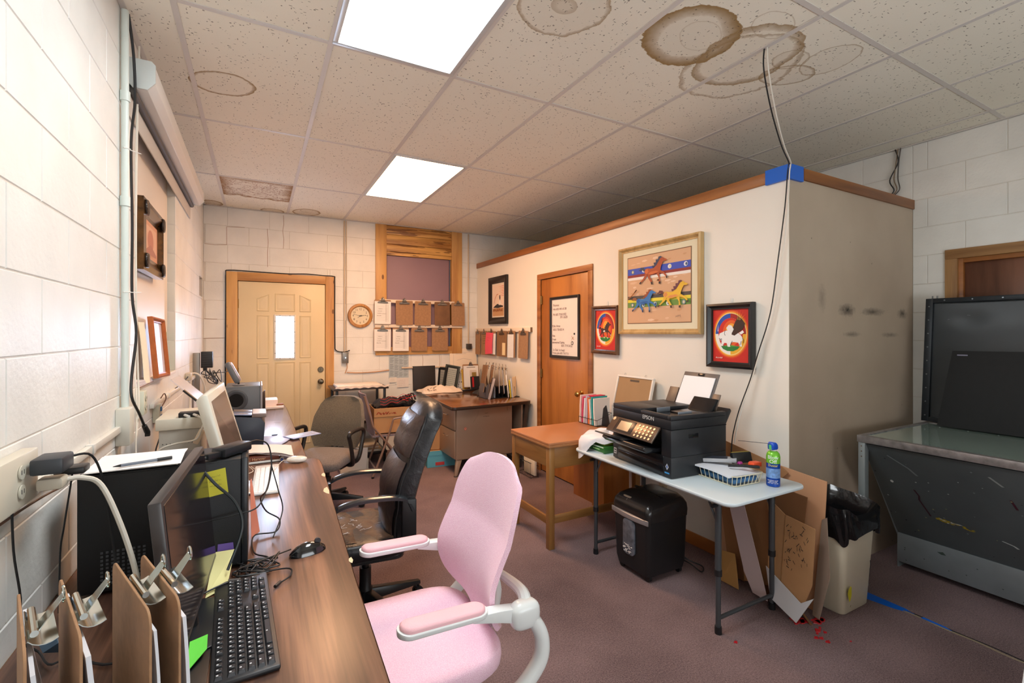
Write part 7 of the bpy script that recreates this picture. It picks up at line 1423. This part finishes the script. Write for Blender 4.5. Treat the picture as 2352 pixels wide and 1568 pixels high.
lr = G().sheet(liner, 72, 16, .001).obj('bin_liner', mat('liner_black', (20, 20, 22), .16, bump=.6, bs=22), t, smooth=80)
cv = Canvas((-.15, -.1242, .0), (0.30, 0, 0), (0, -.02, .49)); cv.poly([(.10, .30), (.16, .33), (.20, .31), (.21, .22), (.18, .17), (.14, .16), (.12, .2), (.08, .26)], (206, 198, 40), True)
cv.poly([(.36, .96), (.36, 1.0), (.41, 1.0), (.41, .95)], (230, 206, 40)); cv.stroke([(.80, .34), (.79, .42), (.81, .46), (.79, .52)], .018, (44, 50, 46)); cv.stroke([(.30, .82), (.31, .86)], .01, (52, 52, 50)); cv.stroke([(.18, .10), (.20, .12)], .012, (150, 140, 60)); cv.out('paint_mark', t)
# ------------------------------------------------------------ light table
M_LT = mat('light_table_grey', (84, 90, 92), .5, .2, var=.12, vs=4, bump=.05); M_LT2 = mat('light_table_steel', (140, 148, 150), .45, .4, var=.12, vs=6)
t = thing('light_table', 'grey steel exposure light table with glass top along the right wall', 'light table', (3.10, 1.45, 0)); Y1, LZ = -1.55, .88
G().prism([(.012, .835), (.88, .835), (.88, .05), (.47, .05), (.46, .215)], 1, Y1, -.012).obj('cabinet', M_LT, t, .003)
G().prism([(.04, .835), (.88, .835), (.88, .0), (.47, .0), (.47, .20)], 1, -.010, .0).obj('end_panel', M_LT2, t, .002)
G().box(.0, .045, -.035, .0, 0, LZ-.005).obj('corner_post', M_LT2, t, .003); G().box(.84, .88, -.035, .0, 0, LZ-.005).obj('corner_post', M_LT2, t, .003)
G().box(.445, .469, Y1, -.012, .045, .225).obj('kick_plate', mat('kick_grey', (128, 134, 138), .4, .4, var=.1, vs=8), t, .003)
g = G().box(-.006, .03, Y1, .004, LZ-.038, LZ+.002).box(.85, .89, Y1, .004, LZ-.03, LZ+.002).box(.03, .85, -.026, .004, LZ-.03, LZ+.002); g.obj('rim', mat('paint_splashed_rim', (150, 146, 146), .35, .5, var=.35, vs=30), t, .002)
G().box(.03, .85, Y1, -.026, LZ-.008, LZ-.003).obj('glass_top', mat('glass_greenish', (150, 172, 164), .07, var=.1, vs=3, coat=1), t, smooth=0)
g = G()
for k in range(3): g.cyl((-.002, -.018, LZ-.06-.03*k), (.0, -.018, LZ-.06-.03*k), .004, n=8)
g.obj('rivet', M_CHROME, t)
nx = Vector((.46-.012, 0, .215-.835)).normalized(); cv = Canvas(Vector((.010, -.012, .833)), (0, -1.4, 0), nx*.765, dz=.0004); r = random.Random(17)
P = lambda *q: list(q)
for k in range(70): x, y = r.random()*.9, .04+r.random()*.92; q = r.uniform(.0015, .004); cv.poly(ell(x, y, q, q*1.6, 6), ((176, 180, 180), (120, 128, 130), (36, 36, 40), (150, 150, 110))[k % 4], False)
cv.k += 1
for k in range(34):
    x = .165+.12*r.random()**1.3; y = .66+(x-.165)*.25+r.uniform(-.012, .018); q = r.uniform(.004, .014); cv.poly([(x, y), (x+q, y-.004), (x+q*1.6, y+.004), (x+q*.5, y+.007)], (176, 152, 40) if k % 5 else (206, 208, 200), False)
cv.k += 1
cv.stroke([(.13, .40), (.14, .46), (.135, .50), (.155, .66)], .006, (58, 22, 34)); cv.stroke([(.42, .28), (.43, .36)], .007, (70, 22, 38)); cv.poly([(.62, .34), (.66, .33), (.70, .36), (.68, .40), (.63, .39)], (136, 78, 34), False)
cv.poly(ell(.57, .10, .012, .014, 10), (20, 20, 22), False); cv.stroke([(.08, .08), (.14, .18), (.16, .24)], .008, (120, 126, 128)); cv.stroke([(.38, .10), (.41, .17)], .008, (140, 146, 146)); cv.stroke([(.36, .72), (.39, .74), (.40, .76)], .008, (190, 196, 196)); cv.poly([(.48, .74), (.50, .75), (.495, .79), (.485, .77)], (176, 152, 40), False); cv.poly(ell(.06, .36, .006, .014, 8), (206, 208, 204), False)
cv.out('paint_splatter', t)['kind'] = 'stuff'
cv = Canvas(Vector((.4446, -.012, .045)), (0, -1.4, 0), (0, 0, .18)); 
for k in range(22): x, y = r.random()*.9, r.random(); cv.poly(ell(x, y, .003, .02, 6), (70, 78, 80), False)
cv.poly([(.14, .75), (.16, .80), (.17, .72), (.155, .70)], (40, 56, 50), False); cv.out('paint_spot', t)['kind'] = 'stuff'
# big black frame and board
t = thing('exposure_frame', 'large black riveted frame with rubber blanket standing on the light table', 'frame', (3.985, 1.475, LZ+.004)); t.rotation_euler = (0, R(5), 0)
M_FR = mat('frame_charcoal', (40, 46, 52), .4, .3, var=.2, vs=12); L_ = 1.5
g = G().box(-.02, .02, -.04, 0, 0, .83).obj('upright', M_FR, t, .002); G().box(-.02, .02, -L_, -.04, .80, .83).obj('top_rail', M_FR, t, .002); G().box(-.02, .02, -L_, -.04, 0, .03).obj('bottom_rail', M_FR, t, .002)
G().sheet(lambda u, v: Vector((.006+.012*math.sin(u*9)*max(0, v-.8)*4+.006*math.exp(-((u-.12)**2+(v-.85)**2)*300), -.04-(L_-.04)*u, .03+.77*v)), 60, 24, -.004).obj('rubber_blanket', mat('rubber_dark', (44, 50, 54), .33, var=.15, vs=5), t, smooth=70)
g = G()
for k in range(9): g.cyl((-.022, -.02, .04+.092*k), (-.0195, -.02, .04+.092*k), .0045, n=8)
for k in range(10): g.cyl((-.022, -.10-.14*k, .815), (-.0195, -.10-.14*k, .815), .0045, n=8); g.cyl((-.022, -.10-.14*k, .015), (-.0195, -.10-.14*k, .015), .0045, n=8)
g.obj('rivet', mat('rivet_grey', (120, 126, 130), .3, .8), t); G().cyl((0, -.03, .83), (0, -.03, .85), .004, n=6).cyl((0, -.055, .83), (0, -.055, .85), .004, n=6).obj('bolt', mat('rivet_grey', (120, 126, 130), .3, .8), t)
cv = Canvas((-.0005+.004, -.04, .03), (0, -1, 0), (0, 0, .77), dz=.0005)
for k in range(30): x, y = .03+r.random()*.9, .1+r.random()*.85; cv.stroke([(x, y), (x+r.uniform(.004, .025), y+r.uniform(-.004, .004))], .003, (104, 110, 112))
cv.out('scratch', t)['kind'] = 'stuff'
t = thing('foam_board', 'matte black board leaning in front of the riveted frame', 'board', (3.84, 1.345, LZ+.004)); t.rotation_euler = (0, R(8), 0); G().prism([(0, 0), (-1.2, 0), (-1.2, .50), (-.055, .485)], 0, -.006, .006).obj('board', mat('foam_black', (26, 27, 29), .75, var=.1, vs=30), t, .002); G().box(-.0072, -.006, -.13, -.08, .455, .462).obj('label_mark', mat('label_violet', (130, 128, 150), .5), t, smooth=0)
# ------------------------------------------------------------ carpet seam and tape, white board at lower right
tag(G().sheet(lambda u, v: Vector((3.018+.012*v+.004*math.sin(u*30), 1.20-1.1*u, .0004+.003*math.sin(v*pi))), 40, 3, .0).obj('carpet_seam', mat('seam_tan', (132, 118, 96), .9)), 'frayed tan carpet seam running past the light table', 'seam')
tag(G().sheet(lambda u, v: Vector((3.034+.008*v+.004*math.sin(u*26), 1.19-1.1*u, .0006+.002*math.sin(v*pi))), 40, 3, .0).obj('seam_gap', mat('seam_black', (20, 18, 18), .9)), 'dark gap alongside the frayed carpet seam', 'seam')
tag(G().prism([(2.95, 1.50), (3.06, 1.46), (3.055, 1.20), (3.035, 1.155), (3.0, 1.24)], 2, .0006, .0016).obj('tape', mat('blue_tape', (12, 98, 205), .35), smooth=0), 'blue tape stuck on the carpet beside the trash bin', 'tape')
tag(G().prism([(3.02, 1.125), (3.04, 1.12), (3.036, 1.03), (3.022, 1.0)], 2, .0036, .0044).obj('tape', mat('blue_tape', (12, 98, 205), .35), smooth=0), 'short blue tape scrap farther along the carpet seam', 'tape')
tag(G().prism([(2.02, 0), (2.75, 0), (2.75, 1.35), (2.60, 1.35)], 1, .52, .545).obj('white_panel', mat('white_panel', (228, 234, 238), .4), bevel=.002), 'edge of a white leaning panel at the lower right border', 'panel')
